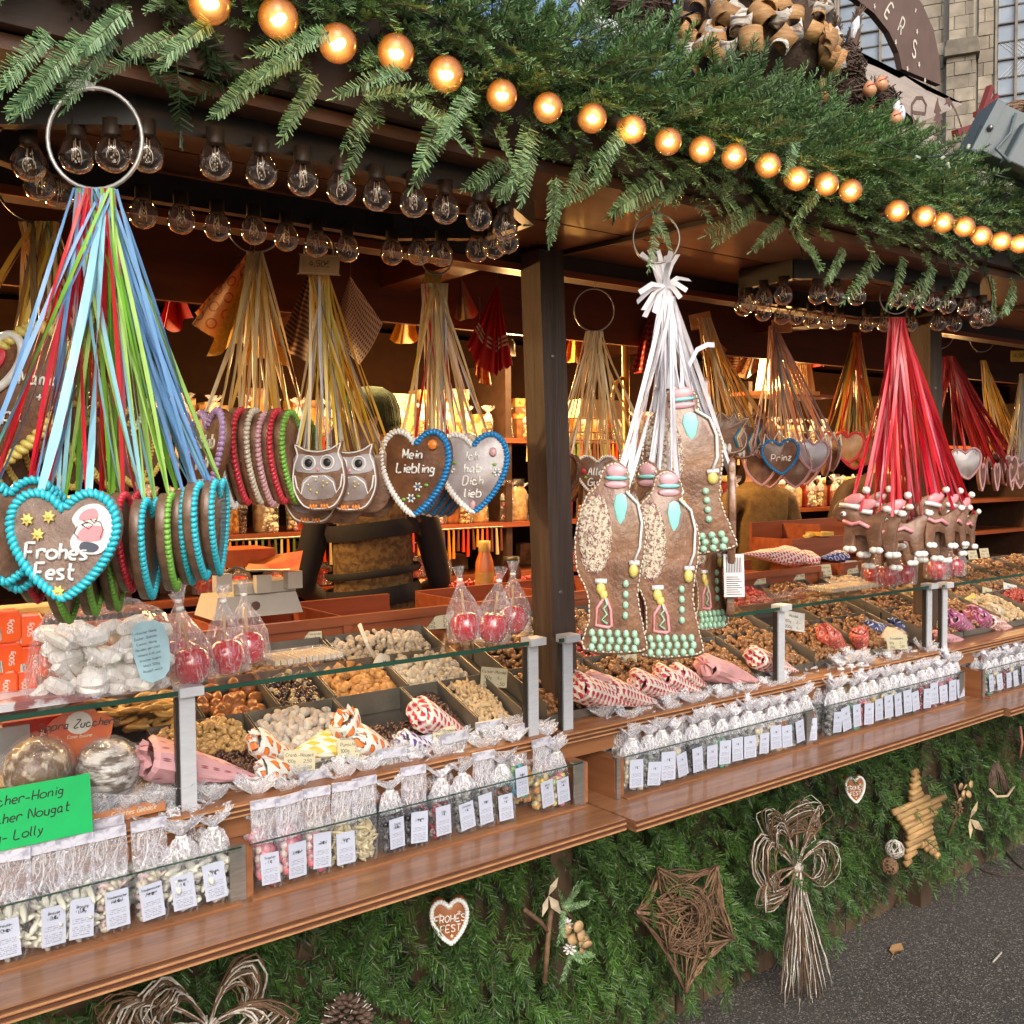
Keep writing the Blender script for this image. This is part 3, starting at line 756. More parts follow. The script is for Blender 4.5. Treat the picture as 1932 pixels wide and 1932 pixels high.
# ================================================================ bulbs
m_bg = mat_glass('bulb_glass_clear', (.95, .92, .88), 1.5, .65, .05, rough=.04)
m_ba = mat_glass('bulb_glass_amber', (.95, .62, .25), .9, 1.4, .05)
def amber():
    """glass of a lit bulb: clear at the rim, warm glow towards the middle"""
    m = mat_glass('bulb_glass_lit', (.98, .80, .55), .9, .8, .04); n = m.node_tree; out = n.nodes['Material Output']; mx = out.inputs[0].links[0].from_node
    lw = N(n, 'ShaderNodeLayerWeight'); lw.inputs[0].default_value = .5
    f = mth(n, 'POWER', mth(n, 'SUBTRACT', 1.0, lw.outputs['Facing']), 3.6)
    tc = N(n, 'ShaderNodeTexCoord'); nz = ramp(n, noise(n, tc.outputs['Object'], 60, 2), .3, .7)
    em = N(n, 'ShaderNodeEmission'); n.links.new(mixc(n, f, (1, .25, .02), (1, .62, .18)), em.inputs[0]); em.inputs[1].default_value = 2.6
    ad = N(n, 'ShaderNodeMixShader'); n.links.new(mth(n, 'MULTIPLY', mth(n, 'ADD', mth(n, 'MULTIPLY', f, .55), .05), mth(n, 'ADD', mth(n, 'MULTIPLY', nz, .5), .6)), ad.inputs[0])
    n.links.new(mx.outputs[0], ad.inputs[1]); n.links.new(em.outputs[0], ad.inputs[2]); n.links.new(ad.outputs[0], out.inputs[0]); return m
m_ba = amber()
m_wire = mat_emit('glowing_filament', (1.0, .55, .14), 26)
m_core = mat_emit('filament_glow', (1.0, .62, .22), 9)
m_fil = mat('bulb_filament_off', (.85, .80, .70), .3, metal=.2, coat=.5)
m_sock = mat('bulb_socket', (.045, .028, .018), .5)
def bulb_proto(lit):
    t = thing('light_bulb', '', 'light bulb')
    r_ = .0235
    prof = [(.0001, -r_), (r_*.38, -r_*.92), (r_*.71, -r_*.71), (r_*.92, -r_*.38), (r_, 0), (r_*.95, r_*.33), (r_*.8, r_*.66), (r_*.60, r_*.95), (r_*.5, r_*1.15)]
    MB().lathe(prof, n=20).build('globe', m_ba if lit else m_bg, t, True)
    MB().lathe([(.0125, r_*1.05), (.0125, r_*2.0), (.001, r_*2.0)], n=10).lathe([(.006, r_*.95), (.0125, r_*1.05)], n=10).build('socket', m_sock, t, True)
    mb_ = MB(); pts = []
    for k in range(9):
        a = k/8*math.pi*1.35-.2; pts.append((math.cos(a)*.0085, math.sin(a)*.002, math.sin(a)*.012-.002))
    mb_.tube(pts, .0017 if lit else .0007, 5)
    if not lit:
        for k in range(3): mb_.tube([(.004*math.cos(k*2.1), .004*math.sin(k*2.1), .022), (.006*math.cos(k*2.1), .006*math.sin(k*2.1), .0)], .0006, 4)
        for k in range(10): mb_.ell((rnd.uniform(-.008, .008), rnd.uniform(-.008, .008), rnd.uniform(-.012, .016)), (.0012, .0012, .002), a=5, b=3)
    mb_.build('filament', m_wire if lit else m_fil, t, True)
    if lit: MB().ell((.001, .0015, .001), (.0085, .0065, .0125), Euler((.3, .5, 0)).to_matrix(), a=10, b=6).build('glow', m_core, t, True)
    return t
BL = [(395,5),(525,35),(637,82),(747,100),(841,140),(947,180),(1034,203),(1118,223),(1193,244),(1261,267),(1325,282),(1385,295),(1450,312),(1505,337),(1560,347),(1605,360),(1693,398),(1745,408),(1780,420),(1820,428),(1852,445),(1890,455),(1925,460)]
bl = bulb_proto(True)
ordw = ['first', 'second', 'third', 'fourth', 'fifth', 'sixth', 'seventh', 'eighth', 'ninth', 'tenth', 'eleventh', 'twelfth', 'thirteenth', 'fourteenth', 'fifteenth', 'sixteenth', 'seventeenth', 'eighteenth', 'nineteenth', 'twentieth', 'twenty-first', 'twenty-second', 'twenty-third', 'twenty-fourth', 'twenty-fifth']
extra = {0: 'glowing yellow bulb cut by the top edge, first of the garland string', 16: 'dim amber bulb half buried in fir, seventeenth of the garland string', 22: 'last glowing amber bulb of the garland string at the right edge'}
for i, (px, py) in enumerate(BL):
    p = at(px, py, y=1.185 if i < 14 else 1.165); s_ = 1.08 if i < 5 else .98
    rt = (R(-rnd.uniform(55, 85)), R(rnd.uniform(-20, 20)), R(rnd.uniform(-35, 10)))
    lb = extra.get(i, 'glowing amber globe bulb, %s from the left in the fir garland' % ordw[i])
    if i == 0: bl.location = p; bl.rotation_euler = rt; bl.scale = (s_,)*3; bl['label'] = lb; bl['group'] = 'glowing bulbs in the fir garland'
    else: dup(bl, p, rt, lb, scale=s_)
clear = bulb_proto(False); first = True
S1F = [(55,310),(75,350),(110,365),(145,295),(213,293),(277,293),(407,308),(493,325),(571,340),(644,357),(711,370),(780,383),(840,396),(903,409),(952,430),(957,455)]
S1B = [(270,405),(342,416),(410,430),(479,437),(540,450),(597,463),(655,472),(740,478),(790,478),(833,481),(900,472),(932,465)]
S2F = [(1412,573),(1441,565),(1478,558),(1542,557),(1576,559),(1617,559),(1695,562),(1728,566),(1757,570),(1787,575),(1823,580),(1853,590)]
S2B = [(1402,580),(1440,590),(1475,597),(1502,598),(1530,602),(1558,606),(1583,608),(1635,612),(1670,612),(1717,612),(1770,610),(1800,612),(1845,605),(1865,600)]
for lst, lb in ((S1F, 'left rail front row'), (S1B, 'left rail rear row'), (S2F, 'right rail front row'), (S2B, 'right rail rear row')):
    n_ = len(lst)
    for i, (px, py) in enumerate(sorted(lst)):
        p = at(px, py, z=2.048)
        l_ = 'unlit clear bulb, %s from left, %s' % (ordw[i], lb)
        if first: clear.location = p; clear['label'] = l_; clear['group'] = 'unlit clear bulbs on the lamp rails'; first = False; clear.scale = (1.05,)*3
        else: dup(clear, p, (0, 0, rnd.uniform(0, 6)), l_, scale=1.05)
# ================================================================ gingerbread and its ribbons
m_dough = mat('gingerbread', (.27, .145, .085), .5, (.13, .060, .032), 26, bump=.7, bscale=110, coat=.3)
m_doughp = mat('gingerbread_matt', (.30, .215, .175), .6, (.20, .135, .105), 45, bump=.6, bscale=190, coat=.1)
m_doughd = mat('gingerbread_dark', (.19, .078, .030), .5, (.10, .038, .014), 30, bump=.6, bscale=110, coat=.3)
m_side = mat('gingerbread_side', (.20, .115, .075), .5, (.11, .06, .035), 50, bump=.5, bscale=80, coat=.4)
def icing(nm, c): return mat('icing_'+nm, c, .38, var=.06, bump=.1, bscale=120, coat=.25, spec=.5)
I_ = {'blue': icing('blue', (.035, .50, .62)), 'deep': icing('deep_blue', (.01, .22, .55)), 'red': icing('red', (.62, .035, .06)), 'green': icing('green', (.20, .48, .07)),
      'white': icing('white', (.78, .78, .76)), 'cream': icing('cream', (.66, .60, .48)), 'yellow': icing('yellow', (.70, .58, .16)), 'lilac': icing('lilac', (.42, .28, .50)),
      'pink': icing('pink', (.75, .30, .33)), 'rose': icing('rose', (.62, .36, .40)), 'mint': icing('mint', (.36, .62, .46)), 'aqua': icing('aqua', (.25, .62, .60)), 'orange': icing('orange', (.80, .25, .04)), 'black': mat('icing_black', (.02, .02, .02), .3), 'brown': icing('brown', (.15, .06, .03)), 'peach': icing('peach', (.70, .42, .30))}
m_silver = mat('glaze_and_painted_film_sheen', (.50, .48, .52), .3, (.22, .17, .16), 9, bump=.8, bscale=22, coat=.7)  # pale patches: icing glaze on owls; on hearts, film reflection painted into the colour
def rib(nm, c): return mat('ribbon_'+nm, c, .36, var=.08, spec=.6, rand=0)
RB = {'blue': rib('blue', (.16, .34, .62)), 'sky': rib('sky', (.30, .62, .76)), 'navy': rib('slate', (.12, .22, .36)), 'green': rib('green', (.22, .52, .06)), 'lime': rib('lime', (.42, .66, .18)), 'red': rib('red', (.60, .025, .03)),
      'rose': rib('rose', (.65, .14, .20)), 'white': rib('white', (.72, .72, .78)), 'beige': rib('beige', (.62, .44, .20)), 'gold': rib('gold', (.62, .33, .04)), 'brown': rib('brown', (.25, .15, .06)), 'yellow': rib('yellow', (.66, .46, .05)),
      'grey': rib('grey', (.28, .30, .31)), 'peach': rib('peach', (.70, .33, .18)), 'orange': rib('orange', (.75, .17, .02)), 'dred': rib('dark_red', (.34, .02, .025)), 'olive': rib('olive', (.18, .19, .07)), 'pale': rib('pale', (.68, .54, .32)), 'pink': rib('pink', (.66, .42, .40)), 'hot': rib('hot_red', (.70, .02, .05))}
def smooth_loop(p, n=3):
    q = []; m = len(p)
    for i in range(m):
        a0, a1, a2, a3 = p[i-1], p[i], p[(i+1) % m], p[(i+2) % m]
        for k in range(n):
            t = k/n; q.append(tuple(.5*(2*a1[j]+(a2[j]-a0[j])*t+(2*a0[j]-5*a1[j]+4*a2[j]-a3[j])*t*t+(3*a1[j]-a0[j]-3*a2[j]+a3[j])*t**3) for j in (0, 1)))
    return q
def heart_out(w_, h_, n=44):
    hp = [(0, -.5), (.10, -.45), (.24, -.33), (.37, -.17), (.46, .0), (.5, .19), (.455, .37), (.34, .475), (.21, .49), (.09, .43), (0, .345)]
    return smooth_loop([(x*w_, y*h_) for x, y in hp]+[(-x*w_, y*h_) for x, y in hp[-2:0:-1]], 2)
def along(loop, step):
    pts = []; m = len(loop); acc = 0
    for i in range(m):
        a, b = loop[i], loop[(i+1) % m]; L = math.hypot(b[0]-a[0], b[1]-a[1]); 
        while acc < L:
            t = acc/L; pts.append((a[0]+(b[0]-a[0])*t, a[1]+(b[1]-a[1])*t, math.atan2(b[1]-a[1], b[0]-a[0]))); acc += step
        acc -= L
    return pts
def scaled(loop, s_): return [(x*s_, y*s_) for x, y in loop]
SPLIT = {'icing_star', 'mint_dot', 'icing_fur', 'eye', 'foot', 'icing_flower', 'flower_centre', 'icing_leaf', 'icing_rose', 'icing_dot', 'mitten', 'wafer_print', 'icing_leg', 'icing_staff'}
def me_of(mb_, nm, mt, smooth=True):
    if nm in SPLIT and len(mb_.cs) > 1:
        st = 7 if nm == 'icing_flower' else 1
        cs = mb_.cs+[(len(mb_.v), len(mb_.f))]; out = []
        stp = 6 if nm == 'icing_flower' else (2 if nm == 'icing_star' else 1)
        for i in range(0, len(mb_.cs), stp):
            (v0, f0), (v1, f1) = cs[i], cs[min(i+stp, len(cs)-1)]; q = MB()
            q.add(mb_.v[v0:v1], [tuple(k-v0 for k in f) for f in mb_.f[f0:f1]])
            o = q.build(nm, mt, None, smooth); out.append(o.data); bpy.data.objects.remove(o)
        return (nm, out)
    o = mb_.build(nm, mt, None, smooth); me = o.data; bpy.data.objects.remove(o); return (nm, me)
def heart_parts(w_, h_, t, dough, border, style='shell', text=None, tsize=.02, tc='white', deco=None, half=None):
    L = heart_out(w_, h_); out = [me_of(MB().prism(L, -t/2, t/2, bev=t*.28), 'cookie', dough)]
    mb_ = MB(); i = 0; bw = w_*.048
    for (x, y, a) in along(scaled(L, .94), bw*1.05):
        if half is not None and ((x > 0) == (half > 0)): i += 1; continue
        rot = Matrix.Rotation(a+(.55 if style == 'shell' else 0), 3, 'Z')
        mb_.ell((x, y, t*.5), (bw*.62, bw*1.12 if style == 'shell' else bw*.8, bw*.72), rot, 7, 4)
    out.append(me_of(mb_, 'icing_border', border))
    if half is not None:
        mb_ = MB()
        for (x, y, a) in along(scaled(L, .94), bw*1.05):
            if (x > 0) == (half > 0): mb_.ell((x, y, t*.5), (bw*.62, bw*1.12, bw*.72), Matrix.Rotation(a+.55, 3, 'Z'), 7, 4)
        out.append(me_of(mb_, 'icing_border', I_['white']))
    if text:
        mb_ = MB(); y0 = tsize*1.45*(len(text)-1)/2
        for k, l in enumerate(text):
            text_tube(mb_, l, tsize, tsize*.10, Matrix.Translation((0, y0-k*tsize*1.45-tsize*.5+(-.02*h_), t/2+tsize*.04)), slant=.15)
        out.append(me_of(mb_, 'icing_lettering', I_[tc]))
    if deco: out += deco(w_, h_, t)
    return out
def flower(mb_w, mb_c, x, y, z, r_):
    for k in range(6):
        a = k*math.pi/3; mb_w.ell((x+math.cos(a)*r_*.62, y+math.sin(a)*r_*.62, z), (r_*.42, r_*.24, r_*.16), Matrix.Rotation(a, 3, 'Z'), 6, 3)
    mb_c.ell((x, y, z+r_*.1), (r_*.22, r_*.22, r_*.2), a=6, b=3)
def star2(mb_, x, y, z, r_, n=7):
    o = []
    for k in range(2*n):
        a = math.pi*k/n+.3; q = r_ if k % 2 == 0 else r_*.55; o.append((x+q*math.cos(a), y+q*math.sin(a)))
    mb_.prism(o, z-r_*.2, z+r_*.25, bev=r_*.08); mb_.ell((x, y, z+r_*.22), r_*.3, a=6, b=3)
def bez(a, b, c, n=7):
    a, b, c = Vector(a), Vector(b), Vector(c); return [a*(1-t)**2+b*2*t*(1-t)+c*t*t for t in [i/n for i in range(n+1)]]
def place_item(parts, nm, loc, nrm, up, label, cat, group, ring=None, cols=None, nstr=2, wd=.009, hole=None, scale=1.0, spread=.012, extra=None, mats=None):
    M_ = basis(nrm, up); e = M_.to_euler()
    t = thing(nm, label, cat, loc, tuple(e), group)
    for (pn, me_) in parts:
      for me in (me_ if isinstance(me_, list) else [me_]):
        o = link(pn, me, t, kind='stuff' if pn == 'sprinkles' else None); o.scale = (scale,)*3 if not hasattr(scale, '__len__') else scale
        if mats and pn in mats: 
            o.data = me.copy(); o.data.materials.clear(); o.data.materials.append(mats[pn])
    if ring is not None:
        hole = hole or [(-.03, .05), (.03, .05)]
        by = {}
        for k in range(nstr):
            hx, hy = hole[k % len(hole)]
            H = Vector(loc)+M_ @ Vector((hx*(scale if not hasattr(scale, '__len__') else scale[0])+rnd.uniform(-.004, .004)*(k > 1), hy*(scale if not hasattr(scale, '__len__') else scale[1]), .006))
            A = Vector(ring)+CR*rnd.uniform(-spread, spread)+CF*rnd.uniform(-.006, .006)
            mid = A.lerp(H, .5)+Vector((rnd.uniform(-.008, .008), rnd.uniform(-.008, .008), rnd.uniform(-.016, .002)))
            pts = bez(A, mid+(mid-A.lerp(H, .5)), H, 9)
            c = cols[k % len(cols)] if len(cols) <= nstr and len(cols) > 1 and not extra else rnd.choice(cols)
            by.setdefault(c, []).append(pts)
        for c, ls in by.items():
            mb_ = MB()
            for pts in ls: mb_.strip(pts, [wd*k_*rnd.uniform(.92, 1.08) for k_ in (.6, .7, .85, .95, 1, 1, 1, .95, .85, .7)], CR, rnd.choice((-1, 1))*rnd.uniform(.6, 3.4), rnd.uniform(-.7, .7))
            mb_.build('ribbon', RB[c], t, world=True)
    return t
def ring_hook(c, rad, label, grp, top=2.13, col=None, wire=.0022, flat=0, tilt=0):
    t = thing('hanging_ring', label, 'ring', tuple(c), group=grp)
    mb_ = MB(); u = (CR*math.cos(tilt)+CF*math.sin(tilt)); pts = []
    for k in range(33):
        a = 2*math.pi*k/32; pts.append(Vector(c)+u*rad*math.cos(a)+Vector((0, 0, 1))*rad*1.06*math.sin(a))
    mb_.tube(pts, wire, 6, cap=False); mb_.build('wire_ring', col or m_iron, t, True, world=True)
    T = Vector(c)+Vector((0, 0, rad*1.06))
    if top > T.z:
        MB().tube([T, T+Vector((.004, 0, .012)), T+Vector((-.006, 0, (top-T.z)*.5)), Vector((T.x-.002, T.y, top))], .0013, 5).build('hook', col or m_iron, t, True, world=True)
    return t
grpH = 'gingerbread hearts hanging from the ring of bright ribbons'
# ---- A: the near bunch of bright ribbons
rA = at(179, 262, y=1.325); ring_hook(Vector(rA), .060, 'large grey metal ring at upper left holding bright blue, green and red ribbons', None, 2.125, wire=.0028, col=mat('bright_wire', (.50, .49, .47), .35, metal=.5))
tg_ = MB().prism([(-.020, 0), (.018, .001), (.014, .010), (.0, .013), (-.012, .009)], -.0015, .0015, frame(Vector(rA)+Vector((0, 0, .062))-CR*.016, -CF, (.25, 0, 1)))
tg_.build('ring_plate', m_iron, bpy.data.objects['hanging_ring'], world=True)
A0 = Vector(rA)+Vector((0, 0, -.063))
def decoF(w_, h_, t):
    y_ = MB(); 
    for (x, y) in ((-.048, .034), (-.018, .038), (-.033, .014), (-.004, -.063)): star2(y_, x, y, t/2+.002, .0095)
    out = [me_of(y_, 'icing_star', I_['yellow'])]
    # picture wafer of a red-capped figure with a sack
    L = smooth_loop([(-.022, -.030), (.008, -.034), (.024, -.022), (.030, 0), (.027, .020), (.010, .034), (-.012, .030), (-.026, .014), (-.020, .0), (-.028, -.016)])
    F_ = Matrix.Translation((.040, .022, t/2+.0012))
    out.append(me_of(MB().prism(L, 0, .0015, F_), 'wafer', I_['white'], False))
    p = MB(); p.prism(smooth_loop([(-.018, -.014), (.004, -.016), (.016, -.012), (.016, .004), (-.010, .002)]), .0016, .0026, F_)
    p.prism(smooth_loop([(-.015, .012), (.010, .016), (.006, .028), (-.010, .024)]), .0016, .0026, F_); out.append(me_of(p, 'wafer_print', I_['pink'], False))
    p = MB(); p.prism(smooth_loop([(-.014, -.028), (.004, -.031), (.012, -.024), (.002, -.018), (-.012, -.018)]), .0016, .0027, F_); out.append(me_of(p, 'wafer_boots', mat('wafer_grey', (.08, .09, .12), .6), False))
    p = MB()
    for q in ([(-.012, .006), (-.004, .010), (.004, .006), (-.002, .000), (-.012, .006)], [(.006, .012), (.014, .010), (.018, 0), (.014, -.012)], [(-.018, .004), (-.022, -.006), (-.016, -.012)], [(0, .014), (.006, .008), (.010, .016)], [(-.010, .012), (-.004, .008)]):
        p.tube([F_ @ Vector((a, b, .0028)) for a, b in q], .0006, 4)
    out.append(me_of(p, 'wafer_outline', I_['brown'])); return out
PF = heart_parts(.158, .152, .017, m_doughp, I_['blue'], text=None, deco=decoF)
tx = MB(); text_tube(tx, 'Frohes', .0215, .0024, Matrix.Translation((-.008, -.019, .0105))); text_tube(tx, 'Fest', .0215, .0024, Matrix.Translation((-.010, -.046, .0105)))
PF.append(me_of(tx, 'icing_lettering', I_['white']))
pA = at(124, 1028, y=1.315)
place_item(PF, 'gingerbread_heart', pA, -CF-CR*.05, (0.02, 0, 1), 'gingerbread heart iced Frohes Fest with turquoise border, facing the viewer', 'gingerbread heart', grpH, A0, ['sky', 'sky'], 2, .0115, [(-.038, .052), (.034, .054)], extra=None, scale=.92)
PA = {c: heart_parts(.140, .140, .016, m_side, I_[c]) for c in ('blue', 'red', 'green')}
AH = [(8, 1000, 'blue', -.9, 'cut by the left edge'), (32, 1015, 'blue', -.8, 'just left behind Frohes Fest'), (238, 1022, 'red', .10, 'first right of Frohes Fest'), (276, 1035, 'blue', .14, 'second right of Frohes Fest'), (322, 1022, 'green', .15, 'third right of Frohes Fest'),
      (352, 1012, 'blue', .10, 'fourth right of Frohes Fest'), (378, 1002, 'blue', .06, 'fifth right of Frohes Fest'), (404, 995, 'blue', .12, 'outermost on the right'),
      (212, 1060, 'green', .2, 'low behind the heart tip'), (170, 1065, 'green', .2, 'hidden behind Frohes Fest, showing at its tip')]
colA = [['blue', 'white', 'sky', 'blue'], ['blue', 'navy', 'red', 'red'], ['red', 'rose', 'lime'], ['sky', 'lime', 'navy', 'lime'], ['lime', 'green', 'lime'], ['blue', 'sky', 'sky'], ['blue', 'sky', 'blue'], ['blue', 'blue'], ['green', 'lime'], ['red', 'hot'], ['green', 'lime']]
for i, (px, py, c, k, lb) in enumerate(AH):
    yy = 1.375+.015*(i % 3)+(.04 if i > 7 else 0)
    n_ = CR+CF*k if k > 0 else -CF*.6+CR*.8
    place_item(PA[c], 'gingerbread_heart', at(px, py, y=yy), n_, (rnd.uniform(-.06, .10), 0, 1), 'gingerbread heart with %s icing rim, %s' % ({'blue': 'turquoise'}.get(c, c), lb), 'gingerbread heart', grpH, A0, colA[i]+['green', 'red', 'sky', 'lime'][i % 4:i % 4+1], 10 if i > 2 else 7, .0058, [(-.035, .058), (.035, .058)], spread=.026, extra=1)
for i, (px, py, cs) in enumerate(((60, 1040, ['red', 'hot']), (120, 1080, ['green', 'lime', 'sky']))):
    place_item(PA['green' if i else 'red'], 'gingerbread_heart', at(px, py, y=1.44), CR+CF*.1, (0, 0, 1), ['gingerbread heart with red rim behind the left lobe of Frohes Fest', 'gingerbread heart with green rim behind Frohes Fest'][i], 'gingerbread heart', grpH, A0, cs, 10, .0058, [(-.035, .058), (.035, .058)], spread=.024, extra=1)
# ---- C: big hearts in a file, beige ribbons
rC = at(482, 418, y=1.90); ring_hook(rC, .058, 'thin wire ring with pale beige ribbons behind the clear bulbs, second bunch from left', None, 2.13, m_iron)
C0 = Vector(rC)+Vector((0, 0, -.06)); gC = 'large gingerbread hearts hung in a file'
PCt = heart_parts(.19, .195, .018, m_doughd, I_['lilac'], text=['Ich hab', 'Dich', 'gern'], tsize=.026, tc='cream')
place_item(PCt, 'gingerbread_heart', at(392, 868, y=1.84), -CF*.55-CR*.75+Vector((0, 0, .1)), (-.08, 0, 1), 'dark gingerbread heart with lilac frilled rim and cream lettering, turned to the left', 'gingerbread heart', gC, C0, ['pale', 'beige'], 5, .0075, [(-.045, .07), (.045, .07)])
PC = {c: heart_parts(.18, .19, .018, m_dough, I_[c]) for c in ('white', 'red', 'cream', 'rose', 'green')}
for i, (px, c, lb) in enumerate(((436, 'white', 'next to the lilac one'), (462, 'red', 'between white and cream rims'), (488, 'cream', 'in the middle of the file'), (510, 'rose', 'right of the cream one'), (532, 'red', 'near the right of the file'), (556, 'green', 'last on the right of the file'))):
    place_item(PC[c], 'gingerbread_heart', at(px, 868+rnd.uniform(-4, 6), y=1.90), CR*.95-CF*(.10+.02*i), (.20, 0, 1), 'gingerbread heart seen edge-on with %s frilled rim, %s' % (c, lb), 'gingerbread heart', gC, C0, ['pale', 'beige', 'gold'], 6, .0075, [(-.045, .07), (.045, .07)], spread=.018, extra=1)
# ---- D: owls
rD = at(602, 470, y=1.86); ring_hook(rD, .03, 'small wire ring above the 4,50 price tag and the owl cookies', None, 2.13)
D0 = Vector(at(602, 520, y=1.86)); gD = 'owl gingerbread cookies'
def owl(face):
    L = smooth_loop([(-.22, -.62), (.22, -.62), (.42, -.45), (.53, -.15), (.50, .2), (.42, .42), (.47, .62), (.28, .52), (0, .47), (-.28, .52), (-.47, .62), (-.42, .42), (-.50, .2), (-.53, -.15), (-.42, -.45)])
    L = scaled(L, .112); t = .012; o = [me_of(MB().prism(L, -t/2, t/2, bev=.003), 'cookie', m_dough)]
    if not face: return o
    K = .112; w_ = MB(); z = t/2+.001
    w_.tube([(x*.93, y*.93, z) for x, y in L]+[(L[0][0]*.93, L[0][1]*.93, z)], .0017, 6, cap=False)
    for s_ in (-1, 1):
        w_.tube([(s_*(.18+.13*math.cos(a))*K, (.24+.13*math.sin(a))*K, z+.001) for a in [k*.55 for k in range(13)]], .0018, 6, cap=False)
        w_.tube([(s_*.46*K, .02*K, z), (s_*.42*K, -.2*K, z), (s_*.34*K, -.32*K, z), (s_*.28*K, -.12*K, z), (s_*.12*K, .0, z), (0, -.02*K, z)], .0018, 6)
    o.append(me_of(w_, 'icing_outline', I_['white']))
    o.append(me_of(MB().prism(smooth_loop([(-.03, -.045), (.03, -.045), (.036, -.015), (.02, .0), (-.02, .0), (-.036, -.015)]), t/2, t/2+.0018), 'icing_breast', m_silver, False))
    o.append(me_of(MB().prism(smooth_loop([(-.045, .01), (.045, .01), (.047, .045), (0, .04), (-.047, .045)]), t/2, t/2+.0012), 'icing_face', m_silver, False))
    e = MB()
    for s_ in (-1, 1): e.ell((s_*.18*K, .24*K, z+.002), (.0085, .0085, .002), a=10, b=4)
    o.append(me_of(e, 'eye', I_['black']))
    e = MB(); 
    for k in range(7): e.ell((rnd.uniform(-.026, .026), rnd.uniform(-.038, -.008), z+.003), (.0028, .0028, .0015), a=6, b=3)
    o.append(me_of(e, 'icing_dot', I_['yellow']))
    e = MB()
    for s_ in (-1, 1):
        for k in range(3): e.ell((s_*.012+(k-1)*.006, -.062, z+.001), (.0032, .0055, .003), a=6, b=4)
    o.append(me_of(e, 'foot', I_['orange'])); o.append(me_of(MB().ell((0, .013, z+.002), (.003, .005, .002), a=6, b=4), 'beak', I_['pink'])); return o
OWf, OWp = owl(True), owl(False)
OW = [(662, 900, OWf, 1.80, 'facing front with white outline, foremost'), (603, 898, OWf, 1.83, 'half hidden behind the foremost one on its left'), (588, 925, OWf, 1.90, 'lowest on the left with yellow dots'), (690, 905, OWp, 1.88, 'plain brown back, right of the foremost'), (700, 915, OWp, 1.92, 'plain brown back, outermost right'), (640, 925, OWp, 1.9, 'plain brown back, low behind the foremost'), (668, 840, OWp, 1.96, 'plain, hanging higher at the back')]
for px, py, pr, yy, lb in OW:
    place_item(pr, 'owl_cookie', at(px, py, y=yy), -CF+CR*rnd.uniform(-.25, .15), (rnd.uniform(-.1, .1), 0, 1), 'owl gingerbread cookie, '+lb, 'cookie', gD, D0, ['white', 'pale', 'yellow', 'gold', 'grey', 'yellow', 'gold'], 10, .0062, [(-.02, .05), (.02, .05), (-.045, .055), (.045, .055)], spread=.02, extra=1)
t = thing('price_tag', 'brown cardboard tag reading 4,50€ above the owl cookies', 'price tag', at(603, 500, y=1.83))
F_ = frame(at(603, 500, y=1.83), -CF, (.06, 0, 1))
MB().prism(smooth_loop([(-.040, -.020), (.038, -.020), (.040, -.017), (.040, .018), (.037, .021), (-.038, .021), (-.040, .018), (-.041, -.017)], 2), 0, .002, F_).build('card', mat('tag_card', (.60, .36, .17), .6), t, world=True)
mb_ = MB(); fr_ = [(-.037, -.017), (.036, -.017), (.036, .018), (-.037, .018), (-.037, -.017)]; mb_.tube([F_ @ Vector((a, b, .0022)) for a, b in fr_], .0007, 4); mb_.build('border', I_['cream'], t, world=True)
text_pen(MB(), '4,50€', .012, .0014, F_ @ Matrix.Translation((0, -.004, .0026))).build('lettering', I_['black'], t, world=True)
# ---- E: blue and white hearts
rE = at(824, 488, y=1.88); ring_hook(rE, .034, 'thin wire ring with beige and red ribbons above the blue and white hearts', None, 2.13)
E0 = Vector(at(820, 535, y=1.88)); gE = 'blue and white gingerbread hearts'
def decoE(w_, h_, t):
    w1, c1, g1, r1_ = MB(), MB(), MB(), MB()
    for (x, y) in ((-.052, .038), (-.050, .008), (.055, .0)): flower(w1, c1, x, y, t/2+.002, .011)
    for (x, y) in ((-.040, .022), (-.055, .055), (.05, .018)): g1.ell((x, y, t/2+.002), (.006, .004, .002), a=6, b=3)
    r1_.ell((.046, .045, t/2+.003), (.009, .011, .004), a=8, b=4); r1_.ell((0, -.072, t/2+.002), (.007, .012, .003), a=8, b=4)
    return [me_of(w1, 'icing_flower', I_['white']), me_of(c1, 'flower_centre', I_['deep']), me_of(g1, 'icing_leaf', I_['green']), me_of(r1_, 'icing_rose', I_['rose'])]
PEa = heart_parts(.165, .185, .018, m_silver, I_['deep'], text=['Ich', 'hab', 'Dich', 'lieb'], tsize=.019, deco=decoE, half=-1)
def decoM(w_, h_, t):
    w1, c1, g1, r1_ = MB(), MB(), MB(), MB()
    for (x, y) in ((.01, -.030), (-.005, -.055)): flower(w1, c1, x, y, t/2+.002, .011)
    for (x, y) in ((.030, -.026), (.012, -.05), (-.022, -.058)): g1.ell((x, y, t/2+.002), (.006, .004, .002), a=6, b=3)
    r1_.ell((.042, .060, t/2+.003), (.012, .012, .005), a=8, b=4)
    return [me_of(w1, 'icing_flower', I_['white']), me_of(c1, 'flower_centre', I_['deep']), me_of(g1, 'icing_leaf', I_['green']), me_of(r1_, 'icing_rose', I_['orange'])]
PEm = heart_parts(.17, .19, .018, m_doughd, I_['deep'], text=None, deco=decoM, half=-1)
tx = MB(); text_tube(tx, 'Mein', .020, .002, Matrix.Translation((-.005, .030, .011))); text_tube(tx, 'Liebling', .020, .002, Matrix.Translation((.003, .000, .011))); PEm.append(me_of(tx, 'icing_lettering', I_['white']))
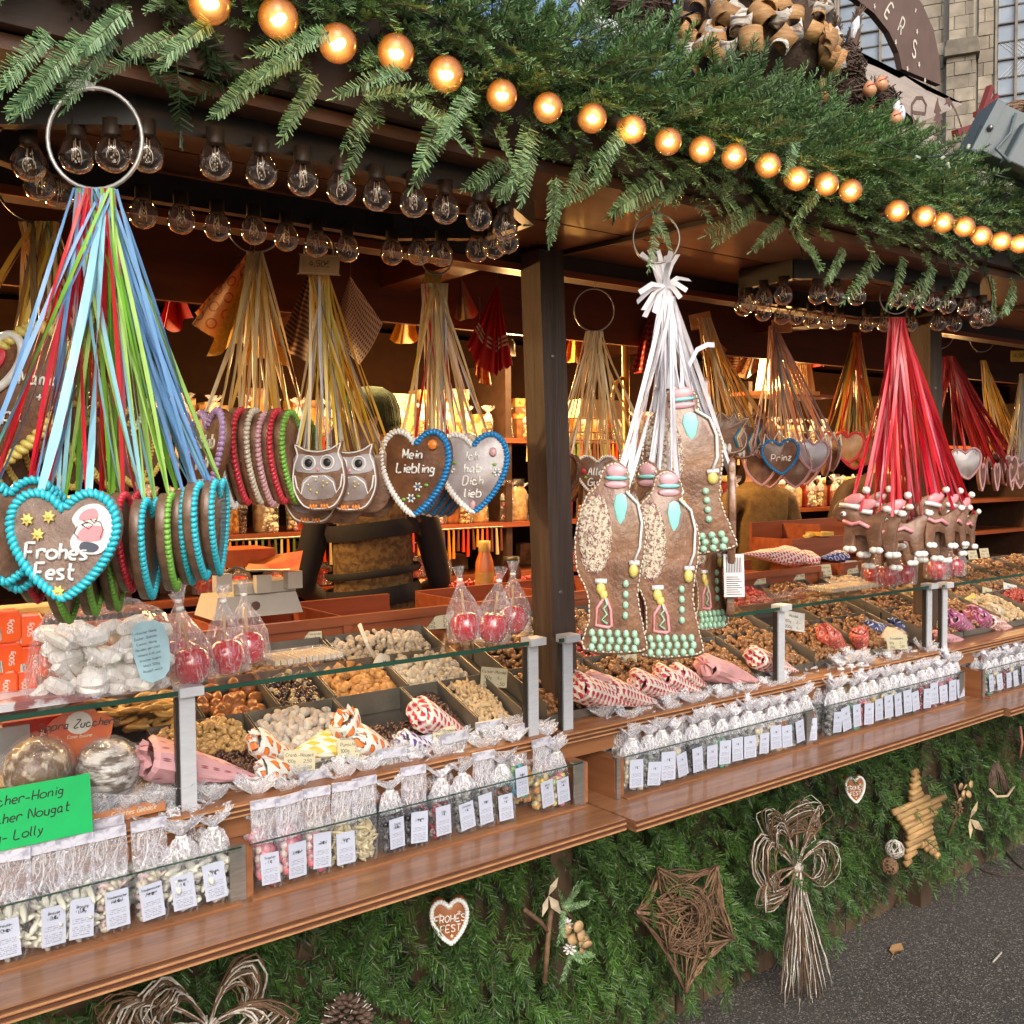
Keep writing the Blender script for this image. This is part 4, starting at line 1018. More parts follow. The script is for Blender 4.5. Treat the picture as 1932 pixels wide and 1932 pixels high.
place_item(PEa, 'gingerbread_heart', at(893, 892, y=1.80), -CF+CR*-.12, (0, 0, 1), 'gingerbread heart iced Ich hab Dich lieb, white rim left and blue rim right', 'gingerbread heart', gE, E0, ['pale', 'beige', 'pale'], 5, .0065, [(-.036, .07), (.036, .07)])
place_item(PEm, 'gingerbread_heart', at(785, 892, y=1.80), -CF-CR*.38, (0.06, 0, 1), 'gingerbread heart iced Mein Liebling with thick blue rim', 'gingerbread heart', gE, E0, ['pale', 'beige', 'gold'], 5, .0065, [(-.036, .07), (.036, .07)])
PEb = heart_parts(.16, .18, .018, m_dough, I_['deep'], half=-1)
for i, (px, py) in enumerate(((805, 898), (818, 902), (832, 904), (846, 904), (905, 885))):
    place_item(PEb, 'gingerbread_heart', at(px, py, y=1.92+.01*i), -CF*.75-CR*.65, (.12, 0, 1), 'blue-rimmed gingerbread heart, %s behind Mein Liebling' % ordw[i], 'gingerbread heart', gE, E0, ['pale', 'beige', 'pale', 'red', 'white'], 9, .0075, [(-.036, .07), (.036, .07), (0, .06)], spread=.03, extra=1)
# ---- B: far left bunch
rB = at(70, 345, y=1.95); ring_hook(rB, .068, 'dark wire ring at the left edge holding golden brown ribbons', None, 2.13, m_black, tilt=.4)
B0 = Vector(rB)+Vector((0, 0, -.07)); gB = 'gingerbread hearts under golden ribbons'
def decoB(w_, h_, t):
    r1_, w1, g1 = MB(), MB(), MB(); L = heart_out(.10, .10)
    w1.tube([(x-.01, y+.055, t/2+.003) for x, y in L]+[(L[0][0]-.01, L[0][1]+.055, t/2+.003)], .008, 6, cap=False)
    r1_.prism(scaled(heart_out(.04, .04), 1), t/2, t/2+.005, Matrix.Translation((-.01, .06, 0)), .002)
    for k in range(5): g1.ell((-.03+k*.009, -.075-(k % 2)*.008, t/2+.002), (.008, .006, .003), a=6, b=3)
    return [me_of(w1, 'icing_heart', I_['white']), me_of(r1_, 'icing_rose', I_['red']), me_of(g1, 'icing_leaf', I_['green'])]
PB = heart_parts(.28, .26, .02, m_doughd, I_['yellow'], deco=decoB)
tx = MB(); text_tube(tx, 'Mama', .024, .0022, Matrix.Translation((.075, .02, .0125))); text_tube(tx, '+', .02, .002, Matrix.Translation((.075, -.01, .0125))); text_tube(tx, 'Papa', .024, .0022, Matrix.Translation((.01, -.045, .0125))); PB.append(me_of(tx, 'icing_lettering', I_['white']))
place_item(PB, 'gingerbread_heart', at(5, 745, y=1.92), -CF-CR*.1, (.1, 0, 1), 'large dark gingerbread heart iced Mama + Papa with yellow rim at the left edge', 'gingerbread heart', gB, B0, ['gold', 'brown'], 4, .010, [(-.06, .1), (.06, .1)])
PBw = heart_parts(.16, .17, .018, m_doughd, I_['deep'], deco=None, half=1)
place_item(PBw, 'gingerbread_heart', at(236, 752, y=2.02), -CF-CR*.35, (-.15, 0, 1), 'dark gingerbread heart with blue and white rim seen between the bright ribbons', 'gingerbread heart', gB, B0, ['gold', 'brown', 'olive'], 6, .009, [(-.04, .07), (.04, .07)], spread=.03, extra=1)
PBs = heart_parts(.15, .15, .016, m_side, I_['yellow'])
for i, (px, py) in enumerate(((20, 860), (55, 868), (90, 862), (125, 850), (165, 830), (200, 855), (240, 850), (268, 840))):
    place_item(PBs, 'gingerbread_heart', at(px, py, y=2.0+.02*(i % 3)), CR*.9-CF*.3, (rnd.uniform(-.3, .3), 0, 1), 'gingerbread heart edge-on, %s in the shaded row behind the bright ribbons' % ordw[i], 'gingerbread heart', gB, B0, ['gold', 'brown', 'olive', 'yellow', 'gold', 'pale'], 7, .008, [(-.04, .055), (.04, .055)], spread=.035, extra=1)
# ---- F: small hearts right of the post
rF = at(1121, 585, y=1.95); ring_hook(rF, .053, 'thin wire ring right of the dark post with pale beige strings', None, 2.13)
F0 = Vector(rF)+Vector((0, 0, -.056)); gF = 'small gingerbread hearts on beige strings'
def decoG(w_, h_, t):
    r1_, g1 = MB(), MB(); r1_.ell((-.035, .012, t/2+.002), (.007, .008, .003), a=6, b=4); r1_.ell((.032, .022, t/2+.002), (.006, .008, .003), a=6, b=4)
    g1.ell((-.03, -.004, t/2+.002), (.005, .004, .002), a=6, b=3); return [me_of(r1_, 'icing_rose', I_['red']), me_of(g1, 'icing_leaf', I_['green'])]
PFm = heart_parts(.118, .112, .014, m_doughd, I_['white'], style='round', text=['Alles', 'Gute'], tsize=.019, deco=decoG)
PFb = heart_parts(.118, .12, .014, m_doughd, I_['brown'])
PFx = heart_parts(.11, .11, .014, m_doughd, I_['cream'], style='round', text=['Mein'], tsize=.018)
fh = [(1127, 898, PFm, 1.93, -CF-CR*.1, 'iced Alles Gute with white rim'), (1062, 900, PFb, 1.93, -CF*.7-CR*.7, 'plain brown, beside the post with a price sticker'), (1205, 880, PFx, 1.97, -CF, 'iced Mein, half hidden by the sprinkled figures'), (1095, 915, PFx, 2.0, CR, 'edge-on, left behind Alles Gute'), (1160, 925, PFm, 2.02, -CF+CR*.5, 'low behind Alles Gute'), (1080, 905, PFb, 2.02, -CF*.6-CR*.8, 'brown, between the post and Alles Gute'), (1130, 925, PFb, 2.05, -CF-CR*.4, 'brown, lowest of the bunch')]
for px, py, pr, yy, n_, lb in fh:
    place_item(pr, 'gingerbread_heart', at(px, py, y=yy), n_, (rnd.uniform(-.05, .05), 0, 1), 'small gingerbread heart '+lb, 'gingerbread heart', gF, F0, ['pale', 'beige', 'pale'], 8, .0055, [(-.03, .042), (.03, .042), (-.045, .03), (.045, .03), (0, .035)], spread=.022, extra=1)
# ---- G: tall sprinkled figures on white ribbons
rG = at(1238, 450, y=1.36); ring_hook(rG, .045, 'wire ring below the fir fringe holding thick white ribbons', None, 2.13)
G0 = Vector(at(1258, 560, y=1.36)); gG = 'tall gingerbread figures with sprinkles and mint dots'
def figure(face=True):
    K = .335; t = .015; FA = mat_film('cookie_film', .16, scale=11, hi=.24, wh=.3)
    L = smooth_loop([(-.20, -.5), (.20, -.5), (.22, -.42), (.165, -.2), (.20, 0), (.215, .15), (.16, .27), (.095, .33), (.09, .44), (0, .5), (-.09, .47), (-.12, .39), (-.22, .30), (-.28, .10), (-.26, -.08), (-.185, -.2), (-.175, -.35)])
    L = scaled(L, K); o = [me_of(MB().prism(L, -t/2, t/2, bev=.004), 'cookie', mat('gingerbread_wrapped', (.29, .15, .085), .42, (.15, .07, .04), 16, bump=2.2, bscale=26, coat=.9))]
    if not face: return o
    z = t/2; e_ = MB()
    for (x, y, a) in along(scaled(L, .97), .0085): e_.ell((x+rnd.uniform(-.001, .001), y, z), (.0046, .0022, .002), Matrix.Rotation(a, 3, 'Z'), 6, 3)
    o.append(me_of(e_, 'sugar_edge', I_['cream']))
    s_ = MB(); s2_ = MB()
    for k in range(620):
        a, r_ = rnd.uniform(0, 6.28), math.sqrt(rnd.random()); x, y = (-.135+.115*r_*math.cos(a))*K, (.115+.215*r_*math.sin(a))*K
        (s_ if rnd.random() < .6 else s2_).ell((x, y, z+.0035*(1-r_*r_)+.001), (.0036, .0013, .0015), Matrix.Rotation(rnd.uniform(0, 3), 3, 'Z'), 4, 2)
    o.append(me_of(MB().ell((-.135*K, .115*K, z-.001), (.118*K, .22*K, .006), a=18, b=6), 'sack', mat('sprinkled_base', (.62, .55, .42), .5, (.20, .11, .08), 110, lo=.5, hi=.58, bump=.6, bscale=260)))
    o.append(me_of(s_, 'sprinkles', I_['cream'], False)); o.append(me_of(s2_, 'sprinkles', mat('sprinkle_dark', (.12, .06, .05), .4, (.5, .2, .25), 300), False))
    h = MB(); h.ell((0, .445*K, z), (.075*K, .04*K, .005), a=12, b=5); h.ell((0, .375*K, z), (.085*K, .022*K, .004), a=12, b=4); o.append(me_of(h, 'cap', I_['rose']))
    h = MB(); h.ell((0, .41*K, z+.001), (.085*K, .014*K, .005), a=12, b=4); h.lathe([(.001, -.10*K), (.03*K, -.07*K), (.05*K, 0), (.036*K, .05*K), (.001, .06*K)], (.035*K, .27*K, z), 12, Matrix.Rotation(0, 3, 'X') @ Matrix(((1, 0, 0), (0, 0, 1), (0, .08, 0)))); o.append(me_of(h, 'beard', I_['aqua']))
    w1 = MB(); w1.tube([(.07*K, .34*K, z+.002), (.15*K, .28*K, z+.003), (.18*K, .18*K, z+.003), (.17*K, .05*K, z+.003), (.13*K, -.03*K, z+.003)], .0034, 6); w1.tube([(-.13*K, -.13*K, z+.002), (-.05*K, -.13*K, z+.002)], .005, 6); w1.tube([(.10*K, -.03*K, z+.002), (.17*K, -.03*K, z+.002)], .005, 6); o.append(me_of(w1, 'icing_staff', I_['white']))
    y1 = MB(); y1.ell((-.09*K, -.17*K, z+.002), (.035*K, .035*K, .006)); y1.ell((.13*K, -.07*K, z+.002), (.035*K, .04*K, .006)); y1.ell((-.07*K, -.20*K, z+.002), (.03*K, .028*K, .006)); o.append(me_of(y1, 'mitten', I_['yellow']))
    p1 = MB(); p1.tube([(-.07*K, -.22*K, z+.002), (-.115*K, -.27*K, z+.002), (-.12*K, -.36*K, z+.002), (-.03*K, -.37*K, z+.002), (-.01*K, -.36*K, z+.002), (-.02*K, -.28*K, z+.002), (-.05*K, -.22*K, z+.002)], .0034, 6); o.append(me_of(p1, 'icing_bell', I_['pink']))
    g1 = MB(); g1.tube([(-.06*K, -.21*K, z+.004), (-.045*K, -.25*K, z+.004), (-.07*K, -.27*K, z+.004), (-.045*K, -.30*K, z+.004), (-.08*K, -.33*K, z+.004), (-.04*K, -.35*K, z+.004)], .0026, 6)
    for k in range(4): g1.ell((.08*K, (-.14-.055*k)*K, z+.002), (.0075, .0075, .006), a=8, b=5)
    for r_ in range(3):
        for c in range(6): g1.ell(((-.145+.058*c+(r_ % 2)*.015)*K, (-.40-.038*r_)*K, z+.002), (.0078, .0078, .0065), a=8, b=5)
    o.append(me_of(g1, 'mint_dot', I_['mint'])); return o
FG, FGb = figure(True), figure(False)
gg = [(1160, 1050, FG, 1.32, -CF-CR*.15, (.03, 0, 1), 'leftmost, upright, facing front'), (1222, 1040, FG, 1.35, -CF-CR*.9, (.0, 0, 1), 'turned edgeways between two upright ones'), (1262, 1062, FG, 1.285, -CF+CR*.05, (0, 0, 1), 'lowest and foremost, facing front'),
      (1300, 885, FG, 1.33, -CF-CR*.05, (-.35, -.26, 1), 'hung highest and tilted to the right'), (1378, 1010, FGb, 1.38, -CF*.15+CR, (-.12, -.1, 1), 'brown edge-on at the right with a barcode sticker'), (1335, 1040, FG, 1.43, -CF+CR*.5, (0, 0, 1), 'mint-dotted, behind, between the front and the edge-on one'), (1195, 1030, FGb, 1.41, -CF-CR*.4, (.05, 0, 1), 'plain brown back, behind the leftmost'), (1330, 860, FGb, 1.42, CR-CF*.2, (-.1, 0, 1), 'dark edge-on slab hung high behind the tilted one')]
for i, (px, py, pr, yy, n_, up, lb) in enumerate(gg):
    place_item(pr, 'gingerbread_figure', at(px, py, y=yy), n_, up, 'tall gingerbread figure, '+lb, 'gingerbread figure', gG, G0, ['white'], 6, .009, [(.0, .12), (.025, .11)], spread=.014, extra=1, scale=(.80, 1.05, 1) if i in (0, 1, 2) else ((.98, 1, 1) if i == 3 else (.6, 1, 1)))
sp = at(1386, 1085, y=1.36)
st_ = bpy.data.objects['gingerbread_figure.004']
q = MB().prism([(-.021, -.045), (.021, -.045), (.021, .045), (-.021, .045)], 0, .001, frame(Vector(sp)-CR*.004-CF*.012, -CF*.85+CR*-.1, (-.12, -.1, 1))).build('sticker', mat('sticker_paper', (.75, .75, .78), .4), st_, world=True)
mb_ = MB()
for k in range(9): mb_.prism([(-.016, -.04+k*.0045), (.016-.004*(k % 3), -.04+k*.0045), (.016-.004*(k % 3), -.0385+k*.0045), (-.016, -.0385+k*.0045)], .0012, .0014, frame(Vector(sp)-CR*.004-CF*.012, -CF*.85+CR*-.1, (-.12, -.1, 1)))
for k in range(10): mb_.prism([(-.016+k*.0033, .006), (-.0145+k*.0033, .006), (-.0145+k*.0033, .038), (-.016+k*.0033, .038)], .0012, .0014, frame(Vector(sp)-CR*.004-CF*.012, -CF*.85+CR*-.1, (-.12, -.1, 1)))
mb_.build('sticker_print', I_['black'], st_, world=True)
# the tied tuft of white ribbon above the figures
tt = thing('ribbon_knot', 'tuft of thick white ribbon ends knotted under the ring above the sprinkled figures', 'ribbon', at(1256, 530, y=1.36))
mb_ = MB(); K0 = Vector(at(1254, 540, y=1.36))
for (dx, dy) in ((-45, -62), (-30, -70), (-12, -68), (3, -58), (12, -66), (25, -60), (-52, 30), (-40, 45), (-48, 12), (-38, 58), (48, -12), (42, 8), (30, 22), (-20, 50), (20, 45), (8, -45)):
    A = Vector(K0); B = Vector(at(1254+dx, 540+dy, y=1.36+rnd.uniform(-.04, .04))); M1 = A.lerp(B, .5)+Vector((0, 0, .010))
    mb_.strip([A, M1, B], [.007, .010, .010], CR if abs(dy) > abs(dx) else (0, 0, 1), rnd.uniform(-.6, .6), rnd.uniform(-.4, .4))
R0 = Vector(rG)+Vector((0, 0, -.048))
for k in range(14):
    A = R0+CR*rnd.uniform(-.02, .02); B = K0+CR*rnd.uniform(-.01, .01); C_ = B+Vector((0, 0, -.20))+CR*rnd.uniform(-.02, .02)
    mb_.strip([A, B, C_], .008, CR, .5, rnd.uniform(-.6, .6))
mb_.strip([Vector(at(1300, 690, y=1.33)), Vector(at(1315, 660, y=1.33)), Vector(at(1335, 650, y=1.33)), Vector(at(1348, 651, y=1.33))], .010, (0, 0, 1))
mb_.build('ribbon_ends', RB['white'], tt, world=True)
# ---- H .. N
def blob(kind):
    if kind == 'uni':
        L = smooth_loop([(-.3, -.5), (.3, -.45), (.45, -.1), (.35, .2), (.5, .45), (.2, .4), (.1, .6), (-.05, .45), (-.3, .62), (-.45, .2), (-.35, -.1)])
        L = scaled(L, .12); o = [me_of(MB().prism(L, -.006, .006, bev=.002), 'cookie', m_dough), me_of(MB().tube([(x*.9, y*.9, .0065) for x, y in L], .0012, 5), 'icing_outline', I_['cream'])]
        for i, c in enumerate(('deep', 'yellow', 'rose')):
            o.append(me_of(MB().tube([(.02+i*.007, -.04, .008), (.012+i*.007, -.01, .008), (.03+i*.006, .02, .008)], .0035, 6), 'icing_stripe', I_[c]))
        o.append(me_of(MB().ell((-.02, -.04, .008), (.008, .016, .003)).ell((-.005, -.042, .008), (.007, .016, .003)), 'icing_leg', I_['white'])); return o
UNI = blob('uni')
def crown(w_, h_, t):
    z = MB(); pts = [(-.055, .035), (-.045, .075), (-.025, .045), (0, .082), (.025, .045), (.045, .075), (.055, .035)]
    z.tube([(x, y, t/2) for x, y in pts], .0035, 6); return [me_of(z, 'icing_crown', I_['white'])]
PRI = heart_parts(.125, .115, .014, m_doughd, I_['deep'], text=['Prinz'], tsize=.022, deco=crown)
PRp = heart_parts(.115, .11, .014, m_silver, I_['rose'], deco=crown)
PRe = heart_parts(.11, .11, .014, m_dough, I_['rose'], deco=crown)
ORG = heart_parts(.12, .115, .014, mat('gingerbread_orange', (.50, .24, .06), .4, (.36, .15, .03), 30, bump=.3), I_['red'])  # dough of an orange tone
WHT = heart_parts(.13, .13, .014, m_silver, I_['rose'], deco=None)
RH = heart_parts(.12, .12, .014, m_dough, I_['rose'])
def rein():
    K = .13; t = .012
    L = smooth_loop([(-.30, -.45), (-.12, -.45), (-.10, -.2), (.12, -.22), (.16, -.45), (.34, -.45), (.36, -.1), (.42, .12), (.5, .30), (.36, .26), (.1, .12), (-.05, .16), (-.02, .38), (-.15, .5), (-.38, .42), (-.52, .22), (-.42, .05), (-.30, .0)], 2)
    o = [me_of(MB().prism(scaled(L, K), -t/2, t/2, bev=.003), 'cookie', m_dough)]; z = t/2+.002
    w1 = MB()
    for (x, y) in ((-.22, -.43), (.25, -.43), (-.13, -.43), (.34, -.43), (.46, .28)): w1.ell((x*K, y*K, z), (.011, .008, .005), a=7, b=4)
    w1.tube([(-.36*K, .34*K, z), (-.2*K, .33*K, z), (-.02*K, .30*K, z)], .006, 6); w1.ell((.10*K, .60*K, z), .009, a=8, b=5); w1.ell((-.30*K, .18*K, z), .007, a=8, b=4)
    o.append(me_of(w1, 'icing_fur', I_['white']))
    o.append(me_of(MB().ell((-.12*K, .44*K, z), (.026, .013, .005), Matrix.Rotation(.3, 3, 'Z'), 8, 5), 'cap', I_['pink']))
    o.append(me_of(MB().tube([(-.30*K, .06*K, z), (-.14*K, .0, z+.002), (0, .04*K, z+.002), (.16*K, -.04*K, z)], .0048, 6), 'scarf', I_['pink']))
    o.append(me_of(MB().ell((-.30*K, .18*K, z+.007), .003, a=6, b=4), 'eye', I_['black'])); return o
REI = rein()
def simple_bunch(ring_px, y, rad, rlab, pt_px, items, cols, cat, group, wd, nstr, hole, spread=.02, nm='gingerbread_heart', up=None, top=2.13):
    if rad: ring_hook(at(*ring_px, y=y), rad, rlab, None, top)
    P0 = Vector(at(*pt_px, y=y))
    for (px, py, pr, dy, n_, lb) in items:
        place_item(pr, nm, at(px, py, y=y+dy), n_, up or (rnd.uniform(-.12, .12), 0, 1), lb, cat, group, P0, cols, nstr, wd, hole, spread=spread, extra=1)
hl = [(-.03, .042), (.03, .042), (-.045, .03), (.045, .03), (0, .035)]
F1 = -CF
simple_bunch((1328, 590), 2.05, 0, '', (1328, 600), [(1378, 820, UNI, -.05, F1, 'brown winged horse cookie right of the sprinkled figures, foremost'), (1362, 835, UNI, .03, F1-CR*.5, 'brown winged horse cookie half hidden behind the foremost one'), (1402, 830, UNI, .03, F1+CR*.5, 'brown winged horse cookie with rainbow stripes on the right'), (1420, 815, UNI, .06, F1, 'winged horse cookie farthest back, golden brown')],
    ['beige', 'pale', 'gold'], 'cookie', 'winged horse cookies on beige strings', .006, 12, hl, nm='winged_horse_cookie')
simple_bunch((1462, 600), 2.06, 0, '', (1458, 615), [(1472, 862, PRI, -.08, F1, 'heart cookie iced Prinz with blue rim and white crown'), (1533, 860, PRp, -.06, F1+CR*.2, 'pale pink heart cookie with crown right of Prinz'), (1437, 885, PRe, -.02, F1-CR*.5, 'pink-rimmed heart cookie low left of Prinz'), (1455, 890, PRe, 0, F1-CR*.8, 'pink-rimmed heart cookie below Prinz'), (1500, 890, PRe, -.02, F1-CR*.3, 'pink-rimmed heart cookie low between Prinz and the pale one'),
    (1520, 885, PRe, 0, F1-CR*.6, 'pink-rimmed heart cookie below the pale one'), (1555, 868, PRe, .0, CR, 'heart cookie edge-on right of the pale one'), (1568, 860, PRe, .02, CR+CF*.2, 'heart cookie edge-on, outermost right of the peach strings')],
    ['peach', 'pink', 'peach', 'beige', 'grey', 'pink'], 'gingerbread heart', 'heart cookies with crowns on peach strings', .006, 8, hl, .012)
simple_bunch((1617, 615), 2.15, 0, '', (1616, 628), [(1600, 845, ORG, -.05, F1-CR*.1, 'orange heart cookie with red rim under orange strings, foremost'), (1575, 842, ORG, .02, F1-CR*.7, 'orange heart cookie left behind the foremost'), (1630, 850, ORG, .03, F1+CR*.5, 'heart cookie right behind the foremost orange one'), (1648, 845, ORG, .05, CR, 'heart cookie edge-on by the red ribbons'), (1610, 858, ORG, .06, F1, 'heart cookie lowest under the orange strings')],
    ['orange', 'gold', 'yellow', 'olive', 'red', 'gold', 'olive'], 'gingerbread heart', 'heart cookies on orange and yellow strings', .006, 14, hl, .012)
kk = [(1702, 1000, -.06, F1, 'largest, facing left with red cap and scarf'), (1770, 985, -.04, F1+CR*.3, 'pink cap, right of the largest'), (1625, 990, 0, F1-CR*.9, 'outermost left, turned away'), (1650, 1000, -.02, F1-CR*.6, 'second from the left'), (1668, 985, .04, F1-CR*.8, 'third from the left, with red cap'), (1735, 1010, .02, F1-CR*.4, 'between the largest and the pink cap'), (1800, 985, 0, F1+CR*.7, 'near the right with white paws'), (1822, 990, .03, F1+CR*.9, 'outermost right, plain back'), (1690, 1020, .05, F1+CR*.2, 'low behind the largest'), (1755, 1015, .06, F1, 'low behind the pink cap'), (1660, 1025, .06, F1-CR*.3, 'lowest on the left'), (1790, 1005, .07, F1+CR*.4, 'lowest on the right')]
ring_hook(at(1690, 560, y=1.52), .044, 'wire ring below the fir fringe holding bright red ribbons', None, 2.13)
P0 = Vector(at(1692, 600, y=1.52))
for (px, py, dy, n_, lb) in kk:
    place_item(REI, 'reindeer_cookie', at(px, py, y=1.54+dy), n_, (rnd.uniform(-.1, .1), 0, 1), 'reindeer cookie on red ribbons, '+lb, 'cookie', 'reindeer cookies on red ribbons', P0, ['hot', 'red', 'rose', 'hot', 'red'], 10, .009, [(-.02, .055), (.0, .03), (.04, .03)], spread=.02, extra=1, scale=1.2)
ring_hook(at(1773, 630, y=2.1), .055, 'thin wire ring holding dark red ribbons behind the second post', None, 2.13); ring_hook(at(1853, 640, y=2.1), .05, 'thin wire ring with yellow ribbons near the right edge', None, 2.13)
simple_bunch((0, 0), 2.1, 0, '', (1790, 672), [(1822, 875, WHT, -.05, F1, 'pale heart cookie with pink beaded rim under dark red ribbons'), (1762, 850, RH, .02, CR*.8+F1*.5, 'heart cookie left under dark red ribbons, edge-on')]+[(1850+i*14, 900-i % 2*12, RH, .03*(i % 2), CR*.8+F1*.6, 'rose-rimmed heart cookie, %s right of the white one' % ordw[i]) for i in range(6)],
    ['dred', 'red', 'dred'], 'gingerbread heart', 'heart cookies on dark red ribbons', .008, 12, hl, .02)
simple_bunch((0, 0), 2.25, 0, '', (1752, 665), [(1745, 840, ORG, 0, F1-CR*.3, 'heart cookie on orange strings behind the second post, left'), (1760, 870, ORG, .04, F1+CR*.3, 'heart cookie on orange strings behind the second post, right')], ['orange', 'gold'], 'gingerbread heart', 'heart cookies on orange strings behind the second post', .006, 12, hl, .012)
simple_bunch((0, 0), 2.15, 0, '', (1855, 680), [(1880+i*18, 880+(i % 2)*12, RH, .02*i, CR*.6+F1*.8, 'rose-rimmed heart cookie on yellow strings, %s from left' % ordw[i]) for i in range(4)], ['yellow', 'gold', 'pale'], 'gingerbread heart', 'heart cookies on yellow strings', .006, 9, hl, .012)
simple_bunch((0, 0), 2.1, 0, '', (1928, 705), [(1905+i*16, 885+(i % 2)*12, RH, .02*i, CR*.6+F1*.8, 'heart cookie on grey strings at the right edge, %s from left' % ordw[i]) for i in range(3)], ['grey', 'grey', 'pale'], 'gingerbread heart', 'heart cookies on grey strings at the right edge', .006, 12, hl, .012)
# ================================================================ sweets on the counter
ico_v = []; ph = (1+5**.5)/2
for a, b in ((-1, ph), (1, ph), (-1, -ph), (1, -ph)): ico_v.append((a, b, 0))
for a, b in ((-1, ph), (1, ph), (-1, -ph), (1, -ph)): ico_v.append((0, a, b))
for a, b in ((ph, -1), (ph, 1), (-ph, -1), (-ph, 1)): ico_v.append((a, 0, b))
ico_f = [(0,11,5),(0,5,1),(0,1,7),(0,7,10),(0,10,11),(1,5,9),(5,11,4),(11,10,2),(10,7,6),(7,1,8),(3,9,4),(3,4,2),(3,2,6),(3,6,8),(3,8,9),(4,9,5),(2,4,11),(6,2,10),(8,6,7),(9,8,1)]
def subdiv(v, f):
    v = [tuple(Vector(p).normalized()) for p in v]; c = {}; nf = []
    def mid(a, b):
        k = (min(a, b), max(a, b))
        if k not in c: c[k] = len(v); v.append(tuple(((Vector(v[a])+Vector(v[b]))/2).normalized()))
        return c[k]
    for (a, b, d) in f:
        ab, bd, da = mid(a, b), mid(b, d), mid(d, a); nf += [(a, ab, da), (b, bd, ab), (d, da, bd), (ab, bd, da)]
    return v, nf
I1 = subdiv(ico_v, ico_f); IV = np.array(I1[0]); IF = np.array(I1[1])
cube_v = np.array([(x, y, z) for x in (-1, 1) for y in (-1, 1) for z in (-1, 1)], float)*.8
cube_f = np.array([(0,1,3),(0,3,2),(4,6,7),(4,7,5),(0,4,5),(0,5,1),(2,3,7),(2,7,6),(0,2,6),(0,6,4),(1,5,7),(1,7,3)])
def rotm(n):
    q = nr.normal(size=(n, 4)); q /= np.linalg.norm(q, axis=1)[:, None]; a, b, c, d = q.T
    return np.stack([np.stack([1-2*(c*c+d*d), 2*(b*c-d*a), 2*(b*d+c*a)], -1), np.stack([2*(b*c+d*a), 1-2*(b*b+d*d), 2*(c*d-b*a)], -1), np.stack([2*(b*d-c*a), 2*(c*d+b*a), 1-2*(b*b+c*c)], -1)], 1)
def many(pos, size, jit=.2, shape='e', bend=0):
    """pos (n,3), size (3,) -> vertices and triangles of n bumpy pieces"""
    n = len(pos); V, F = (IV, IF) if shape == 'e' else (cube_v, cube_f)
    v = V[None]*(np.array(size)*(1+nr.uniform(-jit, jit, (n, 1, 3))))
    if shape == 'e': v = v*(1+nr.uniform(-.06, .06, (n, len(V), 1)))
    if bend: v[:, :, 1] += bend*(v[:, :, 0]**2)/size[0]
    v = np.einsum('nij,nkj->nki', rotm(n), v)+pos[:, None, :]
    f = F[None]+(np.arange(n)*len(V))[:, None, None]
    return v.reshape(-1, 3), f.reshape(-1, 3)
def isl(name, cols, rough=.5, coat=0, bump=.3, bscale=150, spec=.5):
    """per-piece colour variation"""
    if name in MC: return MC[name]
    m, n, b = newmat(name); g = N(n, 'ShaderNodeNewGeometry'); cr = N(n, 'ShaderNodeValToRGB'); cr.color_ramp.interpolation = 'CONSTANT' if len(cols) > 2 else 'LINEAR'
    el = cr.color_ramp.elements
    while len(el) < len(cols): el.new(.5)
    for i, c in enumerate(cols): el[i].position = i/len(cols) if len(cols) > 2 else i; el[i].color = (*c, 1)
    n.links.new(g.outputs['Random Per Island'], cr.inputs[0]); tc = N(n, 'ShaderNodeTexCoord')
    f = ramp(n, noise(n, tc.outputs['Object'], bscale*.6, 4, .6), .3, .7)
    n.links.new(mixc(n, mth(n, 'MULTIPLY', f, .35), cr.outputs[0], tuple(c*.45 for c in cols[0])), b.inputs['Base Color'])
    b.inputs['Roughness'].default_value = rough; b.inputs['Specular IOR Level'].default_value = spec
    if coat: b.inputs['Coat Weight'].default_value = coat; b.inputs['Coat Roughness'].default_value = .1
    bp = N(n, 'ShaderNodeBump'); bp.inputs['Strength'].default_value = bump; bp.inputs['Distance'].default_value = .002
    n.links.new(noise(n, tc.outputs['Object'], bscale, 3), bp.inputs['Height']); n.links.new(bp.outputs[0], b.inputs['Normal']); MC[name] = m; return m
n_roast = isl('roasted_nuts', [(.20, .085, .03), (.36, .17, .06)], .35, .3)
n_white = isl('sugared_nuts', [(.62, .54, .42), (.42, .33, .23)], .7, 0, .5)
n_snow = isl('powdered_almonds', [(.62, .57, .50), (.40, .33, .27)], .8, 0, .6, 220)
n_cash = isl('cashews', [(.64, .48, .29), (.50, .35, .19)], .5)
n_choc = isl('choc_nuts', [(.05, .02, .012), (.085, .035, .018), (.07, .03, .016), (.55, .42, .24)], .25, .4)
n_gold = isl('brittle', [(.50, .30, .10), (.60, .40, .17)], .3, .3)
n_dark = isl('dark_nibs', [(.05, .018, .012), (.09, .03, .018)], .35, .3)
n_fig = isl('dried_fruit', [(.32, .10, .02), (.42, .15, .035)], .4, .2)
n_ring = isl('dried_pineapple', [(.62, .40, .12), (.55, .33, .09)], .4, .2)
n_fudge = isl('fudge', [(.50, .22, .06), (.58, .29, .09)], .5)
n_pink = isl('pink_nuts', [(.50, .06, .05), (.36, .05, .04)], .35, .3)
m_wall = mat('tray_wall', (.22, .20, .175), .38, (.13, .12, .10), 10, metal=.5)
def bedz(y): return .985+(y-1.80)*.3523
